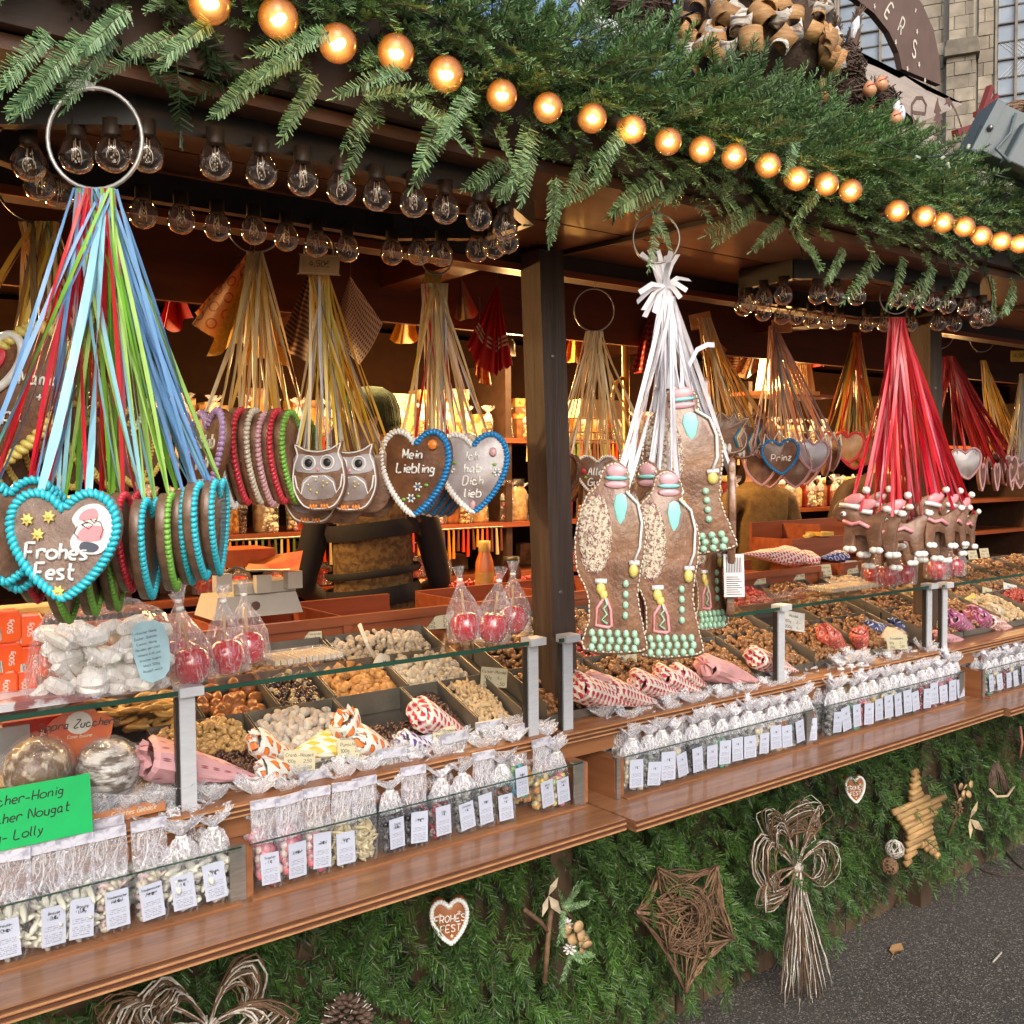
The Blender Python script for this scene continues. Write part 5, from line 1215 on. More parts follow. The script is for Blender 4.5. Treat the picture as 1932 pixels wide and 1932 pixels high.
def tray(x0, x1, y0, y1, label, hh=.05):
    t = thing('metal_tray', label, 'tray', ((x0+x1)/2, y0, bedz(y0)), group='sloping metal trays in the glass case'); th = .0015
    A, B = bedz(y0)+.003, bedz(y1)+.003
    def w_(xa, ya, xb, yb, za, zb):
        dx, dy = (th, 0) if xa == xb else (0, th)
        return MB().add([(xa, ya, za), (xb, yb, zb), (xb+dx, yb+dy, zb), (xa+dx, ya+dy, za), (xa, ya, za+hh), (xb, yb, zb+hh), (xb+dx, yb+dy, zb+hh), (xa+dx, ya+dy, za+hh)],
            [(0, 3, 2, 1), (4, 5, 6, 7), (0, 1, 5, 4), (1, 2, 6, 5), (2, 3, 7, 6), (3, 0, 4, 7)])
    for q in (w_(x0, y0, x0, y1, A, B), w_(x1, y0, x1, y1, A, B), w_(x0, y1, x1, y1, B, B)): q.build('tray_wall', m_wall, t, world=True)
    hh2, hh = hh, .02; w_(x0, y0, x1, y0, A, A).build('tray_wall', m_wall, t, world=True)
    return t
def heap(x0, x1, y0, y1, size, m_, label, cat, n=380, h=.03, lo=.006, shape='e', bend=0, jit=.2, fill=None):
    g = .008; x = nr.uniform(x0+g, x1-g, n); y = nr.uniform(y0+g, y1-g, n)
    u = (x-x0)/(x1-x0); v = (y-y0)/(y1-y0); hgt = h*(np.sin(np.pi*np.clip(u, 0, 1))**.5*.6+.4)*(.45+.55*np.clip(v*1.6, 0, 1))
    if fill is not None: hgt = hgt*fill(u, v)
    k = nr.rand(n); z = bedz(y)+lo+hgt*(.35+.65*np.sqrt(k))
    V, F = many(np.stack([x, y, z], -1), size, jit, shape, bend)
    o = npmesh(cat.replace(' ', '_'), V, F, m_, kind='stuff', smooth=shape == 'e'); tag(o, label, cat)
    # loose base so no bed shows through
    return o
# ---- section 1
R1, R2, R3 = (1.812, 1.972), (1.98, 2.115), (2.123, 2.235)
for (a, b, r_, lb) in ((.585, .785, R1, 'tray of golden brittle over dark chocolate nibs behind the glass post'), (.79, .99, R1, 'tray of powdered almonds in front of the figs'), (.995, 1.165, R1, 'dark tray behind the paper cones with orange hearts'), (1.17, 1.27, R1, 'narrow tray of dark nibs behind the red-heart cone'), (1.275, 1.40, R1, 'tray of pale cashews beside the dark post'),
        (.50, .70, R2, 'tray of dried pineapple rings'), (.705, .865, R2, 'tray of brown dried figs'), (.87, 1.0, R2, 'tray of chocolate nuts with white ones'), (1.005, 1.19, R2, 'tray of caramel fudge cubes'), (1.195, 1.40, R2, 'tray of sugared white nuts by the candy apples'), (1.1, 1.39, R3, 'rearmost tray of white nuts in front of the drawers'), (.6, 1.09, R3, 'rearmost dark tray under the wooden drawers')):
    tray(a, b, *r_, lb)
heap(.59, .78, R1[0]+.075, R1[1], (.008, .006, .005), n_gold, 'golden crumbly nut brittle heaped in the back of the tray by the glass post', 'nut brittle', 420, .055)
heap(.59, .78, R1[0], R1[1]-.05, (.004, .004, .004), n_dark, 'dark chocolate nibs below the golden brittle', 'chocolate nibs', 900, .022)
heap(.795, .985, *R1, (.0105, .0085, .0085), n_snow, 'white powdered almonds piled in front of the figs', 'almonds', 330, .045)
heap(1.0, 1.16, R1[0], R1[0]+.1, (.006, .004, .004), n_dark, 'few dark nibs left in the nearly empty tray behind the cones', 'chocolate nibs', 200, .012)
heap(1.175, 1.265, *R1, (.006, .005, .004), n_dark, 'dark reddish nibs in the narrow tray behind the red-heart cone', 'cocoa nibs', 500, .03)
heap(1.28, 1.395, *R1, (.010, .0055, .005), n_cash, 'pale cashew nuts heaped beside the dark post', 'cashews', 330, .042, bend=.5)
heap(.71, .86, *R2, (.022, .017, .012), n_fig, 'brown dried figs in the middle row', 'figs', 42, .035)
heap(.875, .995, *R2, (.008, .008, .008), n_choc, 'dark chocolate balls mixed with white ones', 'chocolates', 260, .045)
heap(1.01, 1.185, *R2, (.0105, .0105, .0105), n_fudge, 'orange caramel fudge cubes in the middle row', 'fudge', 170, .04, shape='c', jit=.08)
heap(1.2, 1.395, *R2, (.010, .0075, .007), n_white, 'sugared white nuts below the three candy apples', 'sugared nuts', 330, .045)
heap(1.11, 1.38, *R3, (.010, .0075, .007), n_white, 'white nuts in the rearmost tray before the drawers', 'sugared nuts', 330, .05)
heap(.61, 1.08, *R3, (.010, .0075, .007), n_roast, 'roasted nuts in the rearmost tray', 'roasted nuts', 420, .02)
mb_ = MB()
rings = thing('pineapple_slices', 'dried yellow pineapple rings overlapping in their tray', 'dried fruit', (.6, 2.04, bedz(2.04)))
for k in range(26):
    c = (rnd.uniform(.52, .68), rnd.uniform(1.995, 2.10), 0); c = (c[0], c[1], bedz(c[1])+.02+.0016*k); rt = Euler((rnd.uniform(-.5, .5), rnd.uniform(-.4, .4), 0)).to_matrix()
    MB().lathe([(.009, 0), (.011, .005), (.022, .006), (.027, .002), (.024, -.003), (.011, -.004), (.009, 0)], c, 14, rt, jit=.0012).build('slice', n_ring, rings, True, world=True)
# ---- section 2 and 3
def sect(x0, x1, n_, base, tagw, spec_):
    w_ = (x1-x0)/n_
    for i in range(n_):
        for r_, nm in ((R1, 'front'), (R2, 'middle'), (R3, 'rear')):
            a, b = x0+i*w_+.003, x0+(i+1)*w_-.003
            tray(a, b, *r_, '%s metal tray, %s from left, in the %s' % (nm, ordw[i], tagw))
            m2, cn = spec_.get((i, nm), (n_roast, 'roasted nuts'))
            full = .045 if (i, nm) not in spec_ or m2 is not None else 0
            if m2 is None: continue
            heap(a, b, *r_, (.0105, .0075, .007), m2, '%s in the %s tray, %s from left, in the %s' % (cn, nm, ordw[i], tagw), cn, 330 if nm == 'front' else 260, .05)
sect(1.475, 3.06, 6, 0, 'case right of the dark post', {(1, 'middle'): (n_pink, 'pink nuts'), (0, 'middle'): (n_roast, 'roasted nuts'), (4, 'middle'): (None, ''), (3, 'rear'): (n_gold, 'amber sweets'), (4, 'rear'): (n_pink, 'pink nuts'), (0, 'rear'): (n_cash, 'cashews'), (2, 'front'): (n_roast, 'roasted nuts')})
sect(3.15, 4.75, 6, 0, 'far right case', {(1, 'middle'): (n_gold, 'golden nuts'), (0, 'rear'): (n_cash, 'cashews'), (2, 'front'): (n_cash, 'pale nuts'), (3, 'front'): (n_pink, 'pink nuts')})
# ---- paper cones
pr = {'canes': mat_print('paper_pink_canes', (.62, .33, .36), (.30, .10, .11), 'canes', 38, 38), 'orange': mat_print('paper_orange_hearts', (.72, .70, .66), (.75, .17, .02), 'hearts', 42, 42, outline=(.05, .02, .02)),
      'yellow': mat_print('paper_yellow_diamonds', (.72, .70, .62), (.66, .46, .06), 'checks', 46, 30), 'red': mat_print('paper_red_hearts', (.74, .66, .60), (.52, .03, .07), 'hearts', 60, 60), 'purple': mat_print('paper_purple_hearts', (.72, .68, .74), (.10, .05, .26), 'hearts', 60, 60),
      'plain': mat('paper_plain_pink', (.62, .32, .33), .6), 'coral': mat_print('paper_coral_print', (.55, .09, .07), (.72, .42, .36), 'rings', 45, 45), 'cream': mat('paper_cream', (.60, .50, .38), .6), 'blue': mat_print('paper_blue_rings', (.04, .06, .22), (.62, .64, .70), 'rings', 34, 34), 'mauve': mat_print('paper_mauve_rings', (.36, .08, .20), (.68, .50, .60), 'rings', 32, 32)}
def cone(tail, tip, y, r_, pm, label, zl=0, open_=True, yt=None):
    A = Vector(at(*tail, y=y)); B = Vector(at(*tip, y=yt or y)); d = (B-A); L = d.length; d.normalize()
    z = Vector((0, -.35, 1)); z = (z-d*z.dot(d)).normalized(); yv = z.cross(d); M_ = Matrix((d, yv, z)).transposed()
    r_ *= 1.22; t = thing('paper_cone', label, 'paper cone', A, tuple(M_.to_euler()), 'printed paper cones of sweets lying in the glass case')
    mb_ = MB(); prof = []; n_ = 18
    vs = []; lv = [(-.18*r_, .82), (0, 1.0), (.12*L, 1.0), (.35*L, .78), (.6*L, .5), (.82*L, .24), (L, .02)]
    for (x, k) in lv:
        for j in range(n_):
            a = 2*math.pi*j/n_; rr = r_*k*(1+.10*math.sin(3*a+x*30)+rnd.uniform(-.05, .05)); vs.append((x, rr*math.cos(a), rr*.72*math.sin(a)))
    fs = [(i*n_+j, i*n_+(j+1) % n_, (i+1)*n_+(j+1) % n_, (i+1)*n_+j) for i in range(len(lv)-1) for j in range(n_)]
    mb_.add(vs, fs); o = mb_.build('cone_wrap', pm, t, False); setuv(o, lambda co: ((math.atan2(co.z, co.y)+3.1416)/6.2832*2.6*r_*(2-co.x/L*1.0)*1.0, co.x))
    # folded, twisted closure over the mouth
    c = MB(); vs = [(-.18*r_+rnd.uniform(-.3, .1)*r_, r_*.82*math.cos(2*math.pi*j/n_), r_*.6*math.sin(2*math.pi*j/n_)) for j in range(n_)]; vs2 = [(-.5*r_+rnd.uniform(-.25, .25)*r_, r_*.38*math.cos(2*math.pi*j/n_), r_*.25*math.sin(2*math.pi*j/n_)+.2*r_) for j in range(n_)]
    c.add(vs+vs2+[(-.35*r_, 0, .1*r_)], [(j, n_+j, n_+(j+1) % n_, (j+1) % n_) for j in range(n_)]+[(n_+j, 2*n_, n_+(j+1) % n_) for j in range(n_)])
    o = c.build('folded_mouth', pm, t, False); setuv(o, lambda co: (co.y+.3, co.z+.2)); return t
cone((285, 1432), (500, 1470), 1.80, .040, pr['canes'], 'pink paper cone with candy cane print behind the glass post', yt=1.80)
cone((485, 1400), (575, 1440), 1.84, .030, pr['orange'], 'white cone with orange hearts leaning on the powdered almonds')
cone((500, 1450), (595, 1452), 1.80, .026, pr['orange'], 'white cone with orange hearts lying behind a price card')
cone((630, 1405), (540, 1425), 1.84, .030, pr['yellow'], 'white paper cone with yellow diamonds')
cone((650, 1360), (690, 1450), 1.83, .036, pr['orange'], 'white cone with orange hearts standing tallest beside the yellow one')
cone((680, 1395), (770, 1435), 1.80, .034, pr['orange'], 'white cone with orange hearts beside the purple one')
cone((765, 1395), (835, 1415), 1.80, .022, pr['purple'], 'small white cone with purple hearts')
cone((795, 1345), (890, 1390), 1.82, .038, pr['red'], 'white cone with dark red hearts before the dark nibs')
cone((1092, 1295), (1215, 1335), 1.80, .040, pr['red'], 'cone with red hearts just right of the dark post')
cone((1120, 1285), (1235, 1320), 1.83, .030, pr['canes'], 'pink cone with candy cane print on top of a red-heart cone')
cone((1150, 1300), (1255, 1330), 1.81, .036, pr['red'], 'cone with red hearts overlapping the first one right of the post'); cone((1250, 1275), (1335, 1308), 1.82, .034, pr['red'], 'cone with red hearts between the second one and the plain pink cone')
cone((1205, 1285), (1300, 1315), 1.81, .034, pr['red'], 'cone with red hearts, second from the dark post')
cone((1280, 1268), (1345, 1300), 1.82, .028, pr['red'], 'cone with red hearts tucked against the plain pink cone')
cone((1335, 1258), (1445, 1290), 1.80, .038, pr['plain'], 'plain pink paper cone left of the middle glass post')
cone((1425, 1240), (1515, 1270), 1.82, .036, pr['red'], 'cone with red hearts behind the middle glass post')
cone((1560, 1195), (1605, 1245), 1.85, .036, pr['coral'], 'coral red cone, left of the pair on the nuts')
cone((1622, 1195), (1628, 1245), 1.83, .034, pr['coral'], 'coral red cone, right of the pair on the nuts')
cone((1690, 1200), (1640, 1245), 1.83, .034, pr['cream'], 'plain cream cone behind a price card')
cone((1640, 1185), (1700, 1195), 1.90, .034, pr['blue'], 'dark blue cone with white rings, left'); cone((1690, 1180), (1745, 1195), 1.92, .034, pr['blue'], 'dark blue cone with white rings, right')
cone((1790, 1165), (1850, 1195), 1.84, .040, pr['mauve'], 'mauve cone with pale rings, nearest the second post'); cone((1840, 1160), (1880, 1195), 1.84, .042, pr['mauve'], 'mauve cone with pale rings, farther right')
cone((1770, 1200), (1835, 1212), 1.80, .022, pr['canes'], 'small pink cone low beside the second post'); cone((1860, 1170), (1930, 1195), 1.83, .034, pr['red'], 'red-heart cone at the right edge'); cone((1870, 1150), (1935, 1185), 1.88, .03, pr['cream'], 'cream cone at the right edge')
cone((1500, 1050), (1400, 1045), 2.33, .042, pr['red'], 'orange-lit cone with red hearts on top of the drawers', yt=2.30); cone((1530, 1055), (1470, 1045), 2.36, .036, pr['red'], 'folded cone with red hearts on the drawers, right')
cone((1590, 1050), (1545, 1052), 2.36, .028, pr['blue'], 'dark blue cone lying on the drawers')
# ---- price cards
m_card = mat('card_paper', (.55, .49, .33), .6, var=.06); m_cardw = mat('card_white', (.66, .65, .62), .6)
def card(px, py, y, w_, h_, lines, label, m_=None, nrm=None, up=(0, 0, 1), sz=.0085):
    c = Vector(at(px, py, y=y)); F_ = frame(c, nrm or (-.25, -1, .25), up); t = thing('price_card', label, 'price card', c, group='handwritten price cards')
    MB().prism([(-w_/2, -h_/2), (w_/2, -h_/2), (w_/2, h_/2), (-w_/2, h_/2)], 0, .0008, F_).build('card', m_ or m_card, t, world=True)
    tx = MB(); k = len(lines)
    for i, l in enumerate(lines):
        yy = h_*.5-(i+1)*h_/(k+.35)
        if '|' in l:
            a, b = l.split('|'); text_pen(tx, a, sz, sz*.13, F_ @ Matrix.Translation((-w_*.40, yy, .0012)), center=False); text_pen(tx, b, sz, sz*.13, F_ @ Matrix.Translation((w_*.12, yy, .0012)), center=False)
        else: text_pen(tx, l, sz, sz*.13, F_ @ Matrix.Translation((0, yy, .0012)))
    tx.build('handwriting', I_['black'], t, world=True); return t
card(565, 1435, 1.785, .062, .040, ['Cranb.-Nougat', '100g|2,50', '200g|4,50'], 'price card in front of the orange-heart cone, leftmost in the case', up=(.1, 0, 1), sz=.0062)
card(663, 1415, 1.785, .058, .042, ['Punschnuss', '100g|2,-', '200g|3,80'], 'price card in front of the tallest orange-heart cone', up=(.05, 0, 1), sz=.0068)
card(838, 1388, 1.785, .052, .040, ['Gebr.Mandeln', '100g|2,-', '200g|3,80'], 'price card in front of the red-heart cone', up=(.05, 0, 1), sz=.0062)
card(932, 1278, 1.95, .070, .048, ['Kaiser-Mandel', '100g|4,-', '200g|7,50'], 'yellowish price card stuck in the white nuts above the cashews', up=(.2, .1, 1), sz=.0078)
card(588, 1203, 2.262, .052, .030, ['Trüffelmandel', '100g|2,-', '200g|3,80'], 'price card on the drawer front left of the white scoop', sz=.0056)
card(828, 1170, 2.262, .090, .048, ['Knoblauch-Mandel', '100g|3,-', '200g|5,50', '300g|8,-'], 'large price card on the drawer left of the three candy apples', sz=.0078)
card(1120, 1140, 2.262, .034, .044, ['Macadamia', '100g', '200g', '500g'], 'price card on the drawer front right of the dark post', sz=.0065); card(1056, 1150, 2.262, .03, .04, ['Nüsse', '2,-', '3,80'], 'price card half hidden by the dark post', sz=.006)
card(1183, 1235, 1.93, .060, .045, ['Zimtmandel', '100g|2,-', '200g|3,80'], 'price card stuck in the roasted nuts above the red-heart cones', up=(.15, .1, 1), sz=.007)
card(1497, 1172, 1.90, .085, .060, ['Mandel', '100g|2,-', '200g|4,-'], 'white price card tilted on the nuts by the middle glass post', m_cardw, up=(.25, .1, 1), sz=.009)
card(1692, 1212, 1.78, .085, .045, ['Preiselbeere', '100g|2,-', '200g|3,80'], 'price card before the cream cone', up=(.03, 0, 1), sz=.0075)
for i, (px, py, l) in enumerate(((1433, 1098, 'Bananenchips'), (1507, 1090, 'Cashewkerne'), (1558, 1081, 'Erdnüsse'), (1608, 1073, 'Mandelmix'), (1640, 1070, 'Mix'), (1836, 1052, 'Mandel'), (1858, 1048, 'Nussmix'))):
    card(px, py, 2.262, .056, .066, [l, '100g|1,50', '200g|2,90', '300g|4,-'], 'price card on the right drawers, %s from the left' % ordw[i], sz=.0068)
card(1833, 1135, 1.95, .06, .05, ['Mandel', '100g|2,-'], 'yellow price card standing among the mauve cones', mat('card_yellow', (.62, .50, .12), .6), up=(-.3, 0, 1)); card(1862, 1125, 1.98, .05, .07, ['Nuss', '100g', '200g'], 'cream price card tilted left of the white one at far right', up=(.3, 0, 1)); card(1906, 1115, 1.98, .075, .06, ['Mandel', '100g|2,-', '200g|4,-'], 'white price card at the far right edge', m_cardw, up=(.25, 0, 1))
# ---- cellophane bags
film = mat_film('cellophane', .30, scale=20, hi=.72, wh=.78); film2 = mat_film('cellophane_dense', .55, scale=26, hi=.88, wh=.82); filmc = mat_film('cellophane_clear', .07, scale=20, hi=.30)
m_lab = mat_label('bag_label', base=(.50, .54, .68))
def film_parts(kind, W=.052, D=.026, H=.085, T=.165):
    mb_ = MB(); n_ = 12; vs = []
    ang = [2*math.pi*(j+.5)/n_ for j in range(n_)]
    def sq(w_, d_, z, jt=0):
        for a in ang:
            c, s_ = math.cos(a), math.sin(a); k = 1/max(abs(c), abs(s_)); k = min(k, 1.3)
            vs.append((w_/2*c*k+rnd.uniform(-jt, jt), d_/2*s_*k+rnd.uniform(-jt, jt), z+rnd.uniform(-jt, jt)))
    if kind == 'flat': lv = [(W, D, .001, 0), (W*1.02, D, H*.5, .001), (W, D*.8, H, .002), (W*1.05, D*.3, H*1.25, .002), (W*1.08, .004, H*1.5, .002), (W*1.08, .003, T, .001)]
    else: lv = [(W, D, .001, 0), (W*1.02, D, H*.5, .001), (W, D*.9, H, .003), (W*.98, D*.8, H*1.2, .005), (.030, .018, H*1.42, .004), (.012, .008, H*1.5, .001)]
    for l in lv: sq(*l)
    fs = [(i*n_+j, i*n_+(j+1) % n_, (i+1)*n_+(j+1) % n_, (i+1)*n_+j) for i in range(len(lv)-1) for j in range(n_)]
    for r_ in range(len(lv)-1):
        mb_.cur = 0 if r_ < 2 else 1; v0 = vs[r_*n_:(r_+2)*n_]; mb_.add(v0, [(j, (j+1) % n_, n_+(j+1) % n_, n_+j) for j in range(n_)])
    if kind == 'tied':
        z = H*1.5
        for k in range(16):
            a = rnd.uniform(0, 6.28); L = rnd.uniform(.026, .055); d = Vector((math.cos(a)*1.15, math.sin(a)*.6, 1)).normalized(); s_ = Vector((-math.sin(a), math.cos(a), 0)); w_ = rnd.uniform(.010, .024)
            p = Vector((0, 0, z)); m_ = p+d*L*.6; q = p+d*L
            mb_.add([p, m_-s_*w_*.6, q-s_*w_*rnd.uniform(.6, 1), q+s_*w_*rnd.uniform(.5, 1)+Vector((0, 0, -.005)), m_+s_*w_*.6+d.cross(s_)*.004], [(0, 1, 2), (0, 2, 3), (0, 3, 4)])
    out = [me_of(mb_, 'film', [filmc, film if kind == 'flat' else film2], False)]
    if kind == 'flat':
        out.append(me_of(MB().box((-W*.53, -.0035, T-.016), (W*.53, .0035, T+.001)), 'header_strip', mat('header_white', (.58, .59, .68), .3, (.34, .34, .42), 90, lo=.45, hi=.6), False))
    else: out.append(me_of(MB().lathe([(.0085, H*1.47), (.010, H*1.5), (.0085, H*1.53)], n=8), 'tie', I_['white'], True))
    return out
FILMS = [film_parts('flat') for _ in range(3)]+[film_parts('tied') for _ in range(4)]
def candies(size, m_, n=46, shape='e', bend=0, W=.050, D=.022, H=.075):
    p = np.stack([nr.uniform(-W/2+.006, W/2-.006, n), nr.uniform(-D/2+.003, D/2-.004, n), nr.uniform(.006, H, n)], -1); V, F = many(p, size, .2, shape, bend)
    o = npmesh('candies', V, F, m_, smooth=shape == 'e'); me = o.data; bpy.data.objects.remove(o); return ('candies', me)
def cm(nm, cols, **k): return isl('candy_'+nm, cols, .35, .25, .1, **k)
CN = {'mice': ('white foam mice', candies((.020, .007, .006), cm('white', [(.74, .73, .64), (.66, .65, .55)]), 24)), 'hearts': ('pastel dextrose hearts', candies((.007, .007, .004), cm('past', [(.70, .64, .48), (.66, .50, .48), (.68, .62, .50)]), 60)),
      'bars': ('white powdery sticks', candies((.005, .005, .020), cm('stick', [(.68, .66, .56), (.60, .60, .50)]), 40)), 'pinkw': ('red and white marshmallow twists', candies((.009, .009, .010), cm('pw', [(.70, .16, .20), (.72, .66, .60), (.66, .30, .34)]), 34)),
      'worm': ('pale sour worms', candies((.013, .0045, .004), cm('worm', [(.62, .54, .34), (.54, .46, .28)]), 60, bend=.7)), 'dark': ('black liquorice pieces', candies((.007, .006, .006), cm('lic', [(.012, .010, .012), (.03, .025, .03), (.10, .10, .12)]), 60)),
      'cherry': ('dark red cherry gums', candies((.008, .006, .006), cm('cherry', [(.16, .02, .03), (.30, .03, .05), (.45, .40, .38)]), 55)), 'cola': ('brown cola gums', candies((.010, .0045, .004), cm('cola', [(.13, .05, .02), (.22, .10, .04), (.07, .03, .02)]), 60)),
      'blue': ('blue and green gums', candies((.009, .006, .006), cm('bl', [(.02, .26, .42), (.03, .38, .36), (.25, .45, .10)]), 55)), 'yell': ('yellow and orange gums', candies((.009, .007, .006), cm('ye', [(.62, .42, .06), (.66, .25, .05), (.66, .56, .30)]), 50)),
      'mix': ('mixed pink and yellow sweets', candies((.008, .008, .007), cm('mx', [(.62, .20, .28), (.66, .55, .16), (.30, .48, .20), (.68, .64, .56)]), 55)), 'grey': ('grey herb drops', candies((.008, .007, .006), cm('gr', [(.20, .21, .20), (.30, .31, .28), (.12, .13, .12)]), 55)),
      'cream': ('cream coloured drops', candies((.009, .008, .008), cm('cr', [(.62, .56, .42), (.55, .50, .36)]), 45)), 'green': ('green and white drops', candies((.008, .008, .007), cm('gn', [(.12, .34, .24), (.55, .62, .50), (.20, .42, .30)]), 50)), 'amber': ('amber honey drops', candies((.008, .007, .006), cm('am', [(.45, .20, .04), (.30, .12, .03), (.55, .35, .12)]), 50)), 'rose': ('rose pink drops', candies((.008, .007, .006), cm('rs', [(.50, .10, .16), (.62, .28, .32), (.40, .08, .10)]), 50))}
lab_me = None
def bag(x, y, z, ck, fk, label, grp, lab=True, title=None, rz=None, s_=1.0, nm='candy_bag', lw=1.0):
    global lab_me
    t = thing(nm, label, 'candy bag', (x, y, z+.0008), (rnd.uniform(-.03, .03), rnd.uniform(-.06, .06), rnd.uniform(-.18, .10) if rz is None else rz), grp)
    for pn, me in FILMS[fk]: o = link(pn, me, t); o.scale = (s_,)*3
    pn, me = CN[ck][1]; o = link(pn, me, t, kind='stuff'); o.scale = (s_,)*3
    if lab:
        if lab_me is None:
            o = MB().prism([(-.018, 0), (.018, 0), (.018, .062), (-.018, .062)], 0, .0006, Matrix.Translation((0, -.0195, .010)) @ Matrix.Rotation(R(88), 4, 'X')).build('label', m_lab, t); setuv(o, lambda co: ((co.x+.018)/.036, (co.z-.010)/.062)); lab_me = o.data
        else: o = link('label', lab_me, t)
        sx = rnd.uniform(.95, 1.08); o.scale = (s_*sx*lw, s_, s_*rnd.uniform(.9, 1.08)); o.location = (rnd.uniform(-.003, .003), 0, rnd.uniform(0, .006)); o.rotation_euler = (0, rnd.uniform(-.09, .09), 0)
        if title:
            tx = MB()
            for i, l in enumerate(title): text_pen(tx, l, .0044 if len(l) < 9 else .0036, .0006, Matrix.Translation((0, -.0206, .010+.047-.0075*i)) @ Matrix.Rotation(R(88), 4, 'X'))
            q = tx.build('label_title', I_['black'], t); q.location = o.location; q.rotation_euler = o.rotation_euler; q.scale = (s_*.95, s_, s_)
    return t
g1, g2, g3 = 'cellophane sweet bags on the left serving shelf', 'cellophane sweet bags on the right serving shelf', 'cellophane sweet bags on the far right serving shelf'
L1 = [(15, 'bars', ['Brause-', 'Chips']), (90, 'bars', ['Brause', 'Lolly']), (150, 'bars', ['Brause', 'Lolly']), (215, 'hearts', ['Traubenzucker', 'Herzen']), (288, 'hearts', ['Traubenzucker', 'Herzen']), (348, 'mice', ['Mäuse']), (408, 'mice', ['Mäuse'])]
for i, (px, ck, ti) in enumerate(L1):
    x = at(px, 1700, y=1.705).x
    bag(x, 1.708, .83, ck, i % 3 if i < 5 else 4+i % 2, 'bag of %s, %s from left in the front row' % (CN[ck][0], ordw[i]), g1, title=ti, s_=1.06)
L2 = [(510, 'pinkw', ['Tropfen']), (557, 'pinkw', ['Erdbeer']), (603, 'pinkw', ['Vanille']), (650, 'worm', ['Saure']), (692, 'worm', None), (746, 'dark', ['Saure', 'Stäbe']), (790, 'dark', ['Lakritz']), (834, 'cherry', ['Cola']), (882, 'grey', ['Kirschen']), (918, 'grey', ['Cola']), (957, 'cola', ['Cola']), (995, 'blue', ['Apfel']), (1032, 'yell', ['Bären']), (1061, 'mix', ['Saure'])]
for i, (px, ck, ti) in enumerate(L2):
    x = at(px, 1600, y=1.70).x; up_ = .03 if px == 995 else 0
    bag(x, 1.712+(.02 if up_ else 0), .83+up_, ck, (i % 3) if i < 5 or i % 3 == 0 else 3+i % 4, 'bag of %s, %s from left right of the first divider' % (CN[ck][0], ordw[i]), g1, lab=ti is not None, title=ti)
for i in range(9):
    bag(.43+i*.026+rnd.uniform(-.005, .005), 1.775+.03*(i % 2), .835, 'mice', 3+i % 4, 'tall bag of white foam mice, %s from left at the back of the left tray' % ordw[i], g1, lab=False, s_=rnd.uniform(1.15, 1.35))
seq1 = ['bars', 'bars', 'hearts', 'mice', 'mice', 'mice']
for row in (1, 2):
    for i in range(6 if row == 1 else 5):
        x = .20+i*.075+row*.03; 
        if row == 2 and i in (0, 1, 2): continue
        bag(x, 1.708+.045*row, .83+.006*row, seq1[i], (i+row) % 3 if i < 4 else 3+(i+row) % 4, 'bag of %s, %s from left in the %s row, left tray' % (CN[seq1[i]][0], ordw[i], ['', 'second', 'third'][row]), g1, lab=False, s_=.8 if i < 2 else 1.05)
    sq = ['pinkw', 'pinkw', 'worm', 'worm', 'dark', 'dark', 'cherry', 'grey', 'grey', 'cola', 'blue', 'yell', 'mix']
    for i in range(13):
        bag(.72+i*.058+rnd.uniform(-.006, .006), 1.712+.043*row, .83+.006*row, sq[i], 3+(i+row) % 4 if (i+row) % 3 else i % 3, 'bag of %s, %s from left in %s row, right tray' % (CN[sq[i]][0], ordw[i], ['', 'second', 'third'][row]), g1, lab=False, s_=rnd.uniform(1.05, 1.2))
sA = ['cream', 'grey', 'grey', 'cream', 'dark', 'grey', 'green', 'grey', 'grey', 'cream', 'cream', 'amber', 'grey', 'grey']
sB = ['grey', 'dark', 'green', 'rose', 'yell', 'cream', 'cream', 'grey', 'dark', 'cherry', 'rose', 'rose', 'rose', 'cherry']
for (x0, x1, seq, nm) in ((1.655, 2.345, sA, 'left part'), (2.46, 3.165, sB, 'right part')):
    n_ = len(seq)
    for row in range(3):
        for i, ck in enumerate(seq):
            x = x0+(x1-x0)*i/(n_-1)+(rnd.uniform(-.01, .01) if row else 0)
            k2 = ['mix', 'yell'][i % 2] if (nm == 'right part' and row == 1 and 2 <= i <= 5) else ck
            bag(x, 1.703+.045*row, .818+.004*row+(.03 if k2 != ck else 0), k2, 3+(i+row) % 4, 'bag of %s, %s from left, %s row, %s' % (CN[k2][0], ordw[i], ['front', 'second', 'third'][row], nm), g2, lab=row == 0, s_=rnd.uniform(.96, 1.06) if row == 0 else rnd.uniform(1.0, 1.2), lw=1.08, rz=rnd.uniform(-.2, .1))
sC = ['green', 'cream', 'cherry', 'cream', 'grey', 'mix', 'amber', 'grey', 'rose', 'grey', 'cream', 'dark']
for row in range(3):
    for i, ck in enumerate(sC): bag(3.375+i*.058, 1.703+.045*row, .806+.004*row, ck, 3+(i+row) % 4, 'bag of %s, %s from left, %s row, far tray' % (CN[ck][0], ordw[i], ['front', 'second', 'third'][row]), g3, lab=row == 0, s_=.92)
